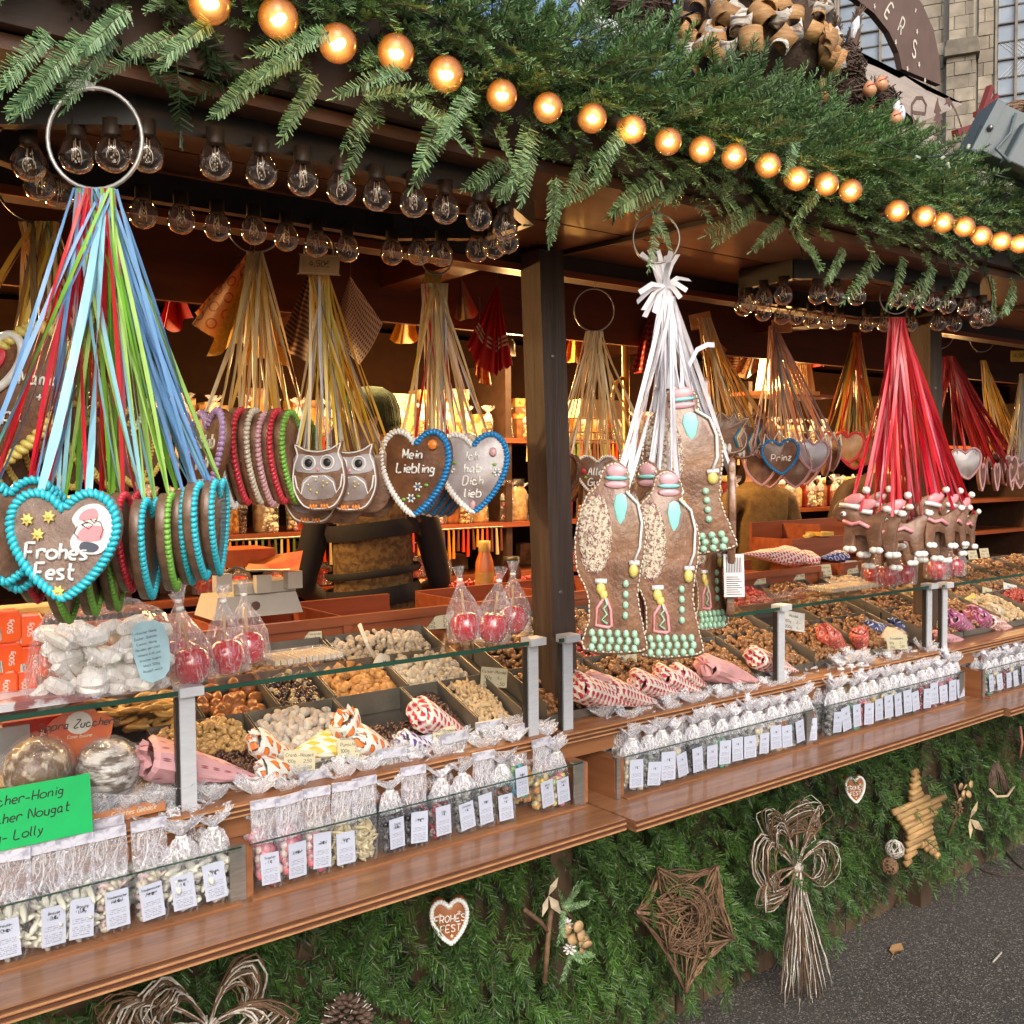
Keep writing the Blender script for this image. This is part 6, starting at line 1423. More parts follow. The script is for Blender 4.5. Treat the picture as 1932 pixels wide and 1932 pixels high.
# ---- candy apples in gathered film
m_apple = mat('candy_apple_red', (.50, .006, .022), .12, (.40, .004, .015), 20, coat=1, spec=.8); m_stick = mat('apple_stick', (.45, .28, .12), .6)
film_a = mat_film('apple_film', .16, scale=22, hi=.62)
def apple_proto():
    t = thing('candy_apple', '', 'candy apple'); r_ = .0355
    MB().lathe([(.002, -.88*r_), (.4*r_, -.97*r_), (.75*r_, -.72*r_), (.97*r_, -.2*r_), (1.0*r_, .15*r_), (.86*r_, .6*r_), (.55*r_, .86*r_), (.2*r_, .84*r_), (.02*r_, .68*r_)], (0, 0, r_*.97), 20, jit=.0007).build('apple', m_apple, t, True)
    MB().tube([(0, 0, r_*1.5), (.001, .0, .115)], .003, 6).build('stick', m_stick, t, True)
    vs = []; n_ = 30; lv = [(.030, .0005), (.043, .006), (.043, .035), (.039, .065), (.026, .095), (.013, .120), (.006, .136), (.005, .142), (.011, .158), (.015, .170)]
    for (rr, z) in lv:
        for j in range(n_):
            a = 2*math.pi*j/n_; q = rr*(1+(.11 if z > .04 else .04)*math.cos(9*a+z*20)+rnd.uniform(-.03, .03)); vs.append((q*math.cos(a), q*math.sin(a)*(1 if z < .1 else .8), z))
    MB().add(vs, [(i*n_+j, i*n_+(j+1) % n_, (i+1)*n_+(j+1) % n_, (i+1)*n_+j) for i in range(len(lv)-1) for j in range(n_)]).build('film', film_a, t, False)
    MB().lathe([(.0065, .137), (.0075, .140), (.0065, .143)], n=8).build('tie', I_['white'], t, True); return t
ap = apple_proto(); AP = [(338, 1.86, 'farthest left, dim behind the front one'), (366, 1.765, 'front left beside the big nougat bag'), (428, 1.80, 'in the middle of the left group'), (470, 1.86, 'right of the left group with pale film'), (882, 1.80, 'left of the three by the dark post'), (926, 1.76, 'middle and foremost of the three by the dark post'), (968, 1.82, 'right of the three, against the dark post'),
    (1648, 1.84, 'leftmost under the reindeer cookies'), (1674, 1.80, 'second under the reindeer cookies'), (1703, 1.80, 'left of the second post'), (1766, 1.82, 'just right of the second post'), (1797, 1.84, 'rightmost of all')]
for i, (px, y, lb) in enumerate(AP):
    p = at(px, 1200, y=y); l_ = 'red candy apple in clear film, '+lb; rt = (R(rnd.uniform(-6, 6)), R(rnd.uniform(-9, 9)), rnd.uniform(0, 6))
    zz = 1.2205-.004*(0 if px < 1040 else 1 if px < 1750 else 2)
    if i == 0: ap.location = (p.x, y, zz); ap['label'] = l_; ap['group'] = 'candy apples standing on the glass top'
    else: dup(ap, (p.x, y, zz), rt, l_)
# ---- big bag of wrapped nougat
nb = thing('nougat_bag', 'large clear bag of white wrapped nougat pieces with pale blue label', 'sweet bag', at(198, 1330, y=1.78))
C_ = Vector(at(196, 1238, y=1.78)); w_, h_ = .118, .095
vs, fs = ell_template(26, 16); V_ = []
for v in vs:
    x, y, z = v; sx = math.copysign(abs(x)**.55, x); sz = math.copysign(abs(z)**.6, z)
    q = C_+Vector((sx*w_*(1.05-.12*sz), y*.05, sz*h_+.004*math.sin(x*9)))+Vector([rnd.uniform(-.0035, .0035) for _ in range(3)])
    if sz < -.3: q.z = max(q.z, 1.2215)
    if z > .80: q.y = C_.y+(q.y-C_.y)*.15
    V_.append(q)
MB().add(V_, fs).build('film', mat_film('nougat_film', .16, scale=15, hi=.6), nb, False, world=True)
m_nou = mat('nougat_wrapped', (.90, .88, .82), .4, (.74, .71, .64), 20, bump=.4, bscale=60, coat=.4)
for k in range(74):
    rr = rnd.uniform(.0, .9); p = C_+Vector((rnd.uniform(-.098, .098), rnd.uniform(-.032, .03), rnd.uniform(-.070, .052)))
    e = Euler((rnd.uniform(-1, 1), rnd.uniform(-.7, .7), rnd.uniform(-1, 1))).to_matrix(); m_ = MB()
    m_.lathe([(.001, -.026), (.010, -.022), (.013, -.012), (.0135, .008), (.010, .020), (.001, .026)], tuple(p), 7, e @ Matrix.Rotation(R(90), 3, 'Y'), 1.15, .8, jit=.0012)
    m_.build('nougat_piece', m_nou, nb, False, world=True)
LF = frame(Vector(at(285, 1228, y=1.712)), -CF, (-.28, 0, 1))
MB().prism(smooth_loop([(-.028, -.044), (.012, -.050), (.030, -.02), (.032, .04), (.0, .052), (-.026, .04)], 2), 0, .001, LF).build('label', mat('pale_blue_label', (.40, .62, .72), .4), nb, world=True)
tx = MB()
for k in range(8): text_pen(tx, ['Türkischer Honig', 'Zucker, Glukose', 'Eiweiss, Honig', 'Mandeln geröstet', 'Hinweis kühl und', 'trocken lagern', 'Inhalt 500g', 'Nougat weich'][k], .0042, .0005, LF @ Matrix.Translation((-.004, .032-k*.0095, .0014)))
tx.build('label_print', I_['black'], nb, world=True)
# ---- red sugar packs at the left
m_rp = mat('red_pack', (.62, .035, .012), .3, (.70, .10, .01), 6, coat=.4, bump=.3, bscale=30)
RP = [(8, 1180, 'upper left, cut by the frame'), (52, 1185, 'upper right beside the nougat bag'), (10, 1240, 'middle row left'), (58, 1245, 'middle row right'), (5, 1292, 'bottom row left'), (40, 1290, 'bottom row middle')]
for i, (px, py, lb) in enumerate(RP):
    c = Vector(at(px, py, y=1.86)); t = thing('sugar_pack', 'red orange sugar pack, '+lb, 'sugar pack', c, (0, 0, rnd.uniform(-.3, .1)), 'stacked red sugar packs')
    o_ = [(-.022, -.029), (.022, -.029), (.025, -.02), (.025, .018), (.019, .027), (-.019, .027), (-.025, .018), (-.025, -.02)]
    MB().prism(o_, -.02, .02, Matrix.Rotation(R(90), 4, 'X'), .005).build('pack', m_rp, t, False)
    MB().box((-.018, -.0213, -.022), (-.009, -.0207, -.002)).build('barcode', mat('barcode_white', (.7, .66, .6), .5, (.15, .1, .1), 60, (40, 1, 1), lo=.48, hi=.52), t)
    text_pen(MB(), '500g', .008, .001, Matrix.Translation((.009, -.0214, .0)) @ Matrix.Rotation(R(90), 4, 'X') @ Matrix.Rotation(R(90), 4, 'Z')).build('lettering', I_['white'], t)
t = thing('cardboard_lid', 'yellow cardboard lid lying on the red sugar packs', 'cardboard', at(40, 1145, y=1.9))
MB().cbox(at(40, 1150, y=1.9), (.11, .07, .012)).build('lid', mat('yellow_board', (.62, .45, .14), .5, (.45, .25, .06), 12), t, world=True)
t = thing('magazine_stack', 'pile of folded papers on the glass top at the left edge', 'papers', at(20, 1330, y=1.80))
for k in range(5): MB().box((.18, 1.74, 1.2205+k*.0028), (.44-k*.012, 1.84+k*.004, 1.2228+k*.0028)).build('paper', mat('paper_print', (.62, .60, .64), .35, (.30, .12, .12), 14, lo=.5, hi=.56), t, world=True)
# boxes, logo board and cakes in the left case
t = thing('sugar_box', 'red sugar box with white script behind the two wrapped cakes', 'box', at(70, 1400, y=1.95))
c = at(75, 1400, y=1.95); MB().cbox(c, (.13, .05, .10)).build('box', mat('deep_red_card', (.30, .02, .015), .4), t, world=True)
tx = MB(); F_ = frame(Vector(c)+Vector((.02, -.0256, .02)), (0, -1, 0)); text_pen(tx, 'Just T', .015, .0013, F_); text_pen(tx, 'Zucker', .009, .001, F_ @ Matrix.Translation((0, -.02, 0))); tx.build('lettering', I_['white'], t, world=True)
t = thing('grey_box', 'pale grey box end beside the red sugar box', 'box', at(25, 1400, y=1.93)); MB().cbox(at(22, 1405, y=1.95), (.05, .06, .08)).build('box', mat('grey_card', (.30, .31, .33), .5), t, world=True)
t = thing('logo_board', 'orange red display board with round pale script logo above the cakes', 'sign', at(150, 1390, y=1.86))
F_ = frame(at(150, 1395, y=1.86), (-.2, -1, .1), (0, 0, 1))
MB().prism(smooth_loop([(-.045, -.06), (.04, -.06), (.045, -.02), (.058, .03), (.03, .045), (.018, .062), (-.018, .062), (-.030, .045), (-.052, .03), (-.045, -.02)], 2), 0, .003, F_).build('board', mat('logo_red', (.45, .05, .015), .4, (.55, .12, .02), 14), t, world=True)
MB().prism([(.022*math.cos(a*.4), .030+.020*math.sin(a*.4)) for a in range(16)], .003, .004, F_).build('logo_disc', mat('logo_grey', (.55, .52, .50), .4), t, world=True)
tx = MB(); text_pen(tx, 'Sopra Zucchero', .0135, .002, F_ @ Matrix.Translation((0, .022, .0046)), slant=.35); tx.build('lettering', I_['black'], t, world=True)
tx = MB(); text_pen(tx, 'Cose buone', .006, .0008, F_ @ Matrix.Translation((0, .004, .0046)), slant=.35); tx.build('small_lettering', I_['cream'], t, world=True)
m_cake = mat('nut_cake', (.16, .085, .04), .5, (.55, .45, .32), 45, lo=.5, hi=.62, bump=1.0, bscale=60, coat=.5); m_cake2 = mat('sugared_cake', (.12, .08, .05), .5, (.70, .66, .60), 30, (1, .5, 3), lo=.42, hi=.56, bump=1.0, bscale=50, coat=.5)
for (px, py, m_, lb) in ((72, 1440, m_cake, 'brown nut cake in clear film behind the green sign'), (205, 1440, m_cake2, 'round cake dusted with sugar, in film right of the green sign')):
    c = Vector(at(px, py, y=1.80)); t = thing('wrapped_cake', lb, 'cake', c)
    MB().lathe([(.050, -.035), (.054, -.02), (.052, .0), (.042, .018), (.022, .030), (.001, .034)], (0, 0, 0), 22, Matrix.Rotation(R(35), 3, 'X'), jit=.0018).build('cake', m_, t, True)
    MB().lathe([(.052, -.045), (.060, -.02), (.057, .008), (.044, .028), (.022, .042), (.001, .045)], (0, 0, 0), 16, Matrix.Rotation(R(35), 3, 'X'), jit=.003).build('film', filmc, t, False)
t = thing('cake_carton', 'orange cardboard strip with gold lettering in front of the sugared cake', 'carton', at(240, 1535, y=1.76))
F_ = frame(at(238, 1532, y=1.763), (0, -1, .1), (0, 0, 1)); MB().prism([(-.07, -.011), (.068, -.011), (.066, .011), (-.07, .011)], 0, .002, F_).build('carton', mat('carton_orange', (.52, .20, .08), .5), t, world=True)
text_pen(MB(), 'Feinstes Gebäck', .008, .0012, F_ @ Matrix.Translation((.012, -.004, .0026)), slant=.4).build('lettering', I_['cream'], t, world=True)
# green sign
t = thing('green_sign', 'bright green handwritten sign about honey and nougat leaning on the ledge at lower left', 'sign', at(60, 1510, y=1.716))
F_ = frame((.2100, 1.7125, 1.060), (0, -1, .12), (0, 0, 1)); x0, x1 = -.26, .205
MB().prism([(x0, -.052), (x1, -.052), (x1, .044), (x0, .044)], 0, .0015, F_).build('board', mat('green_card', (.0, .40, .10), .5, var=.04), t, world=True)
tx = MB()
for k, l in enumerate(('Türkischer-Honig', 'Italienischer Nougat', 'Honig- Lolly')):
    ls = text_lines(l, .0165, center=False, slant=.2); mx_ = max(p[0] for q in ls for p in q); xr = [.178, .190, .140][k]
    text_pen(tx, l, .0150, .0019, F_ @ Matrix.Translation((xr-mx_, .018-k*.028, .002)), center=False, slant=.2)
tx.build('handwriting', I_['black'], t, world=True)
# scoop, flat film packs
t = thing('candy_scoop', 'white plastic scoop stuck handle-up in the fudge tray', 'scoop', at(708, 1235, y=2.13))
MB().tube([at(678, 1178, y=2.12), at(695, 1222, y=2.12), at(708, 1240, y=2.11)], [.008, .0075, .010], 8, flat=.5).build('handle', mat('cream_plastic', (.66, .60, .48), .35), t, True, world=True)
MB().lathe([(.002, -.03), (.018, -.022), (.024, 0), (.022, .02), (.014, .032)], at(718, 1258, y=2.10), 12, Matrix.Rotation(.4, 3, 'Y'), 1, .4).build('blade', MC['cream_plastic'], t, True, world=True)
for (px, y, L, lb) in ((565, 1.85, .15, 'flat clear pack of film lying on the glass top between the apple groups'), (1590, 1.83, .24, 'long flat clear pack on the glass top under the reindeer cookies')):
    p = at(px, 1200, y=y); t = thing('film_pack', lb, 'clear pack', (p.x, y, 1.2205)); m_ = MB(); m_.box((-L/2, -.05, 0), (L/2, .05, .016)); 
    bm = MB(); 
    for k in range(11): bm.box((-L/2+k*L/11+.001, -.045, .002), (-L/2+(k+1)*L/11-.001, .045, .012))
    m_.build('film', film_a, t); bm.build('contents', mat('pack_straw', (.45, .34, .18), .5, (.60, .50, .32), 30), t, kind='stuff')
# ================================================================ inside the stall
def panel_front(x0, x1, z0, z1, y, k0, lbl):
    t = thing('drawer_unit', lbl, 'drawers', ((x0+x1)/2, y, z0))
    P = lambda m_, nm, mt, par=None: m_.build(nm, mt, par or t, world=True)
    P(MB().box((x0, y, z1-.022), (x1, y+.34, z1)) if False else MB().box((x0, y-.004, z1-.024), (x1, y+.014, z1)), 'top_rail', m_red)
    P(MB().box((x0, y-.004, z0), (x1, y+.014, z0+.022)), 'bottom_rail', m_red)
    n_ = max(1, round((x1-x0)/.30)); w_ = (x1-x0)/n_
    for i in range(n_+1): P(MB().box((x0+i*w_-.012, y-.0038, z0+.0225), (x0+i*w_+.012, y+.0138, z1-.0245)), 'stile', m_redZ)
    for i in range(n_):
        P(MB().box((x0+i*w_+.0125, y+.004, z0+.0225), ((x0+(i+1)*w_)-.0125, y+.012, z1-.0245)), 'panel', m_red)
        P(MB().box((x0+i*w_-.004, y+.015, z0), (x0+i*w_+.004, y+.33, z1-.004)), 'partition', m_red)
    P(MB().box((x0, y+.33, z0), (x1, y+.345, z1)), 'back_board', m_red); P(MB().box((x0, y+.015, z1-.09), (x1, y+.33, z1-.085)), 'shelf_board', m_red)
    return t
panel_front(-.4, 1.50, 1.125, 1.232, 2.262, 0, 'red brown wooden drawer unit behind the nut trays, left of the dark post')
panel_front(1.60, 3.20, 1.125, 1.232, 2.262, 0, 'red brown wooden drawer unit with price cards right of the dark post')
panel_front(3.34, 4.20, 1.125, 1.232, 2.262, 0, 'red brown wooden drawer unit right of the second post')
part('step_board', MB().box((-.3, 2.215, 1.135), (1.4, 2.258, 1.150)), m_red)
# back shelving
t = thing('back_shelf', 'long wooden shelving along the back wall of the stall, full of sweets', 'shelf', (2, 3.4, 0))
for z, y0 in ((.98, 3.10), (1.18, 3.25), (1.39, 3.25), (1.74, 3.25)): MB().box((-.6, y0, z-.02), (7.5, 3.7, z)).build('shelf_board', m_red, t, world=True)
for x in (-.6, .9, 2.45, 4.0, 5.5, 7.0): MB().box((x, 3.26, .1), (x+.03, 3.69, 2.05)).build('upright', m_beam, t, world=True)
MB().box((-.6, 3.705, .1), (7.5, 3.72, 2.2)).build('rear_panel', mat('rear_dark', (.022, .009, .004), .8, spec=.08), t, world=True)
gs = 'sweets on the back shelves'
m_amb = mat_film('amber_film', .18, tint=(1.0, .75, .4), scale=24, hi=.6)
def jar(x, y, z, h_, r_, m_, lb, lid=None):
    t = thing('sweet_jar', lb, 'jar', (x, y, z), group=gs)
    MB().lathe([(.001, 0), (r_*.9, .0), (r_, .01), (r_, h_*.75), (r_*.7, h_*.88), (r_*.7, h_)], n=12).build('glass_body', m_, t, True)
    MB().lathe([(r_*.76, h_*.9), (r_*.76, h_*1.08), (.001, h_*1.08)], n=12).build('lid', lid or m_black, t, True)
j_m = [mat('jar_gold_balls', (.50, .27, .06), .3, (.20, .07, .02), 60, lo=.45, hi=.55, bump=.6, bscale=70, coat=.6), mat('jar_brown', (.16, .05, .02), .3, (.35, .15, .04), 50, coat=.6), mat('jar_red', (.40, .03, .01), .3, (.14, .02, .01), 50, coat=.6), mat('jar_cream', (.52, .42, .22), .35, (.30, .18, .07), 60, coat=.5)]
k = 0
desc = ['golden', 'dark brown', 'red', 'cream']
for bay, (x0, x1) in enumerate(((.95, 2.42), (2.5, 3.95), (4.05, 5.4), (-.5, .85))):
    n_ = 11
    for i in range(n_):
        x = x0+.06+(x1-x0-.12)*i/(n_-1); q = rnd.randrange(4)
        jar(x, 3.34, 1.39, rnd.uniform(.12, .17), rnd.uniform(.035, .05), j_m[q], '%s sweet jar, %s from left on the middle back shelf, bay %s' % (desc[q], ordw[i], ordw[bay]), lid=rnd.choice([m_black, m_alu, MC['yellow_board'] if 'yellow_board' in MC else m_alu]))
# hanging sticks of red and gold sweets in front of the upper shelf edge
def sticks(x0, x1, z, n_, lb):
    t = thing('stick_rack', lb, 'rack', ((x0+x1)/2, 3.22, z)); MB().tube([(x0, 3.22, z), (x1, 3.22, z)], .004, 6).build('rail', m_iron, t, world=True)
    cs = [mat('stick_red', (.55, .04, .01), .3, coat=.5), mat('stick_orange', (.65, .22, .02), .3, coat=.5), mat('stick_green', (.12, .16, .03), .3), mat('stick_cream', (.55, .42, .22), .3), mat('stick_brown', (.12, .04, .02), .3)]
    for i in range(n_):
        x = x0+(x1-x0)*(i+.5)/n_; L = rnd.uniform(.07, .12)
        MB().tube([(x, 3.215, z-.004), (x+rnd.uniform(-.004, .004), 3.215, z-L)], [.004, .0075], 5).build('candy_stick', rnd.choice(cs), t, world=True)
sticks(.98, 2.40, 1.735, 70, 'row of red and orange candy sticks hanging from the upper shelf, left of the post')
sticks(2.52, 3.9, 1.735, 60, 'row of red and orange candy sticks hanging from the upper shelf, right of the post')
# printed gift boxes and tins on the upper shelf
pbx = [mat('gift_box_print', (.62, .40, .13), .5, (.45, .08, .03), 34, lo=.55, hi=.58), mat('gift_box_cream', (.62, .50, .28), .5, (.30, .16, .06), 28, lo=.56, hi=.6), mat('gift_box_orange', (.60, .22, .03), .5, (.65, .45, .14), 20, lo=.5, hi=.54), mat('gift_box_brown', (.12, .05, .02), .5, (.30, .14, .05), 25)]
BX = [(1.02, .10, .16, 2), (1.14, .08, .12, 0), (1.25, .10, .10, 3), (1.60, .12, .13, 2), (1.78, .10, .09, 3), (2.0, .13, .17, 0), (2.14, .11, .19, 1), (2.27, .10, .20, 0), (2.38, .06, .10, 1), (2.62, .10, .11, 3), (2.75, .12, .09, 1), (2.95, .12, .13, 2), (3.2, .12, .08, 3), (3.4, .1, .14, 1), (3.6, .14, .09, 0), (3.85, .1, .13, 2), (4.2, .12, .13, 1), (4.5, .12, .1, 3), (-.3, .14, .2, 2), (-.1, .12, .16, 1), (.1, .12, .22, 0), (.3, .12, .17, 2), (.5, .12, .20, 1), (.68, .12, .15, 0)]
BX += [(1.0+i*.155+rnd.uniform(-.02, .02), rnd.uniform(.05, .09), rnd.uniform(.07, .20), rnd.randrange(4)) for i in range(20)]
for i, (x, w_, h_, q) in enumerate(BX):
    t = thing('gift_box', ['gold printed', 'cream printed', 'orange', 'dark brown'][q]+' gift box on the top back shelf, %s in the %s row' % (ordw[i if i < 24 else i-24], 'front' if i < 24 else 'rear'), 'box', (x, 3.38 if i < 24 else 3.52, 1.74), group=gs)
    MB().box((-w_/2, -.04, 0), (w_/2, .04, h_*.96)).build('box', pbx[q], t); MB().box((-w_/2-.002, -.042, h_*.8), (w_/2+.002, .042, h_)).build('lid', pbx[(q+1) % 4], t)
for i in range(44):
    x = 1.0+i*.105
    ck = ['amber', 'yell', 'cherry', 'cola', 'cream', 'mix'][i*7 % 6]
    bag(x, 3.285+.03*(i % 2), 1.391, ck, 3+i % 4, 'bag of %s, %s in middle back shelf, %s half' % (CN[ck][0], ordw[i % 22], 'left' if i < 22 else 'right'), gs, lab=False, s_=1.05)
    if i < 36: bag(x+.03, 3.31, 1.741, ['yell', 'amber', 'mix'][i % 3], 3+(i+1) % 4, 'bag of %s, %s in top back shelf, %s half' % (CN[['yell', 'amber', 'mix'][i % 3]][0], ordw[i % 18], 'left' if i < 18 else 'right'), gs, lab=False, s_=.8)
sticks(1.0, 2.40, 1.375, 60, 'row of candy sticks hanging below the middle back shelf, left of the post')
# golden wrapped candy apples and packs on the low shelf
m_af = mat_film('gold_film', .2, tint=(1.0, .62, .18), scale=22, hi=.55)
for i in range(16):
    x = 1.22+i*.105+(.0 if i < 10 else .5); a = dup(ap, (x+rnd.uniform(-.02, .02), 3.30+rnd.uniform(0, .06), 1.181), (0, 0, rnd.uniform(0, 6)), 'candy apple in golden film on the low back shelf, %s from left' % ordw[i], 'candy apples on the low back shelf', mats={'film': m_af})
for i in range(14):
    x = 1.15+i*.2; h_ = rnd.uniform(.06, .10); t = thing('dark_pack', 'dark brown sweet pack on the low back shelf, %s from left' % ordw[i], 'pack', (x, 3.5, 1.18), (0, 0, rnd.uniform(-.2, .2)), gs)
    MB().prism([(-.06, 0), (.06, 0), (.055, h_*.9), (.02, h_), (-.03, h_*1.05), (-.055, h_)], -.02, .02, Matrix.Rotation(R(90), 4, 'X'), .004).build('pack', pbx[3], t)
# scale
m_sg = mat('scale_grey', (.47, .47, .42), .4, var=.04)
c = Vector(at(470, 1160, y=2.45)); t = thing('kitchen_scale', 'grey weighing scale standing on the drawer unit behind the candy apples', 'weighing scale', (c.x, 2.45, 1.236))
z0 = 1.236; X = c.x
P = lambda m_, nm, mt, sm=False: m_.build(nm, mt, t, sm, world=True)
P(MB().add([(X-.12, 2.38, z0), (X+.12, 2.38, z0), (X+.12, 2.52, z0), (X-.12, 2.52, z0), (X-.105, 2.39, z0+.055), (X+.105, 2.39, z0+.055), (X+.105, 2.51, z0+.055), (X-.105, 2.51, z0+.055)], [(0, 3, 2, 1), (4, 5, 6, 7), (0, 1, 5, 4), (1, 2, 6, 5), (2, 3, 7, 6), (3, 0, 4, 7)]), 'base', m_sg)
P(MB().box((X-.06, 2.40, z0+.056), (X+.11, 2.50, z0+.085)), 'beam_housing', m_sg)
P(MB().box((X-.115, 2.37, z0+.07), (X-.075, 2.40, z0+.115)), 'left_bracket', m_sg); P(MB().box((X-.01, 2.37, z0+.06), (X+.03, 2.395, z0+.105)), 'middle_bracket', m_sg); P(MB().box((X+.075, 2.37, z0+.065), (X+.115, 2.40, z0+.11)), 'right_bracket', m_sg)
P(MB().tube([(X-.11, 2.385, z0+.112), (X-.06, 2.385, z0+.13), (X-.03, 2.385, z0+.118), (X+.11, 2.385, z0+.112)], .003, 6), 'beam', m_iron, True)
P(MB().lathe([(.001, .0), (.012, .0), (.012, .003), (.001, .003)], (X-.01, 2.383, z0+.028), 14, Matrix.Rotation(R(98), 3, 'X')), 'badge', m_iron)
P(MB().box((X-.05, 2.48, z0+.12), (X+.09, 2.62, z0+.165)), 'orange_bowl', mat('orange_plastic', (.50, .10, .02), .35))
t = thing('paper_sheet', 'orange and red paper sheet lying on the scale pan', 'paper', (X+.05, 2.45, z0+.12)); MB().add([(X-.03, 2.40, z0+.118), (X+.10, 2.36, z0+.112), (X+.16, 2.46, z0+.155), (X+.03, 2.50, z0+.14), (X+.05, 2.42, z0+.115)], [(0, 1, 4), (1, 2, 4), (2, 3, 4), (3, 0, 4)]).build('sheet', mat('orange_paper', (.70, .22, .04), .5, (.60, .04, .02), 12), t, world=True)
# bottle, jar on the inner counter behind the post
c = Vector(at(914, 1045, y=2.75)); B0z = 1.13
t = thing('squeeze_bottle', 'orange plastic bottle with cream cap and label left of the dark post', 'bottle', (c.x, 2.75, 1.14))
MB().lathe([(.001, 0), (.034, 0), (.036, .01), (.036, .11), (.033, .15), (.020, .185), (.020, .2)], n=18, sx=1, sy=.8).build('bottle', mat('bottle_orange', (.70, .17, .01), .3, (.66, .22, .05), 6, coat=.4), t, True)
MB().lathe([(.021, .185), (.021, .222), (.001, .222)], n=16).build('cap', MC['yellow_board'], t, True)
MB().lathe([(.0365, .02), (.0365, .115)], n=18, sy=.8).build('label', mat('bottle_label', (.62, .40, .12), .5, (.55, .25, .05), 40), t, True)
c = Vector(at(965, 1055, y=2.85)); t = thing('honey_jar', 'brown glass jar with orange label reading Honig beside the orange bottle', 'jar', (c.x, 2.85, 1.14))
MB().lathe([(.001, 0), (.034, 0), (.036, .01), (.036, .09), (.028, .12), (.028, .14)], n=16).build('glass_body', mat('honey_brown', (.10, .02, .008), .15, coat=.8), t, True); MB().lathe([(.030, .125), (.030, .15), (.001, .15)], n=16).build('lid', m_black, t, True)
F_ = frame((c.x-.01, 2.81, 1.19), -CF); MB().prism([(-.022, -.02), (.022, -.02), (.022, .022), (-.022, .022)], 0, .001, F_).build('label', mat('honey_label', (.60, .30, .10), .5), t, world=True); text_pen(MB(), 'Honig', .012, .0016, F_ @ Matrix.Translation((0, -.004, .0015)), slant=.3).build('lettering', I_['black'], t, world=True)
t = thing('inner_counter', 'dark wooden counter inside the stall carrying bottles and red nets', 'counter', (2.3, 2.85, 1.1)); MB().box((1.95, 2.68, 1.10), (3.1, 3.05, 1.135)).build('counter_top', m_red, t, world=True); MB().box((1.97, 2.70, .12), (3.08, 3.03, 1.098)).build('cabinet', m_beam, t, world=True)
for i, (px, py) in enumerate(((885, 1050), (940, 1068), (985, 1060), (862, 1075))):
    c = at(px, py, y=2.9); x, y, z = c; V, F = many(np.array([[x, y, 1.17]])+nr.uniform(-1, 1, (120, 3))*np.array([.045, .04, .035]), (.007, .007, .006), n_pink and .2)
    o = npmesh('net_of_sweets', V, F, n_pink, kind='stuff'); tag(o, 'heap of dark red sweets on the inner counter, %s from the left' % ordw[i], 'sweets')
# brass pole with a curved pipe, ribbed cream box
m_br = mat('brass', (.42, .26, .08), .28, metal=.8, var=.1)
c = at(1180, 620, y=2.7); t = thing('brass_pole', 'upright brass pole with a curved pipe inside the stall right of the dark post', 'pole', (c.x, 2.7, 0)); MB().tube([(c.x, 2.7, .1), (c.x, 2.7, 2.2)], .014, 12).build('pole', m_br, t, True, world=True)
MB().tube([(c.x-.015, 2.7, 1.95), (c.x-.05, 2.7, 1.93), (c.x-.075, 2.7, 1.86), (c.x-.08, 2.7, 1.78)], .008, 8).build('pipe', m_br, t, True, world=True)
MB().box((c.x-.35, 2.72, 1.74), (c.x+.45, 2.725, 1.745)).box((c.x-.35, 2.72, 1.70), (c.x+.45, 2.725, 1.705)).build('rail', m_br, t, world=True)
c = Vector(at(1485, 700, y=2.9)); t = thing('ribbed_box', 'cream ribbed plastic box with sloping sides on a high shelf behind the peach strings', 'box', c); m_ = MB()
hx_, hz_ = .135, .095
m_.add([(-hx_*1.0, -.06, -hz_), (hx_*1.0, -.06, -hz_), (hx_*1.0, .08, -hz_), (-hx_*1.0, .08, -hz_), (-hx_*.75, -.05, hz_), (hx_*.75, -.05, hz_), (hx_*.75, .07, hz_), (-hx_*.75, .07, hz_)], [(0, 3, 2, 1), (4, 5, 6, 7), (0, 1, 5, 4), (1, 2, 6, 5), (2, 3, 7, 6), (3, 0, 4, 7)])
m_.build('body', mat('cream_ribbed', (.80, .66, .36), .45, (.70, .55, .28), 4), t); m_ = MB(); m_.box((-.15, -.075, -hz_-.018), (.15, .09, -hz_)); m_.build('rim', MC['cream_ribbed'], t)
for i in range(11): MB().tube([(-.075+i*.015, -.062, -hz_*.9), (-.062+i*.0125, -.052, hz_*.85)], .003, 4).build('rib', MC['cream_ribbed'], t)
MB().box((c.x-.25, 2.84, c.z-.12), (c.x+.3, 3.05, c.z-.105)).build('shelf_board', m_red, bpy.data.objects['back_shelf'], world=True)
t = thing('lamp_cover', 'cream lamp cover glowing faintly behind the pale strings right of the post', 'lamp cover', at(1130, 770, y=2.9)); c = Vector(at(1130, 775, y=2.9))
MB().box((c.x-.13, 2.86, c.z-.03), (c.x+.13, 2.98, c.z+.04)).build('cover', mat('cream_cover', (.62, .52, .30), .4), t, world=True)
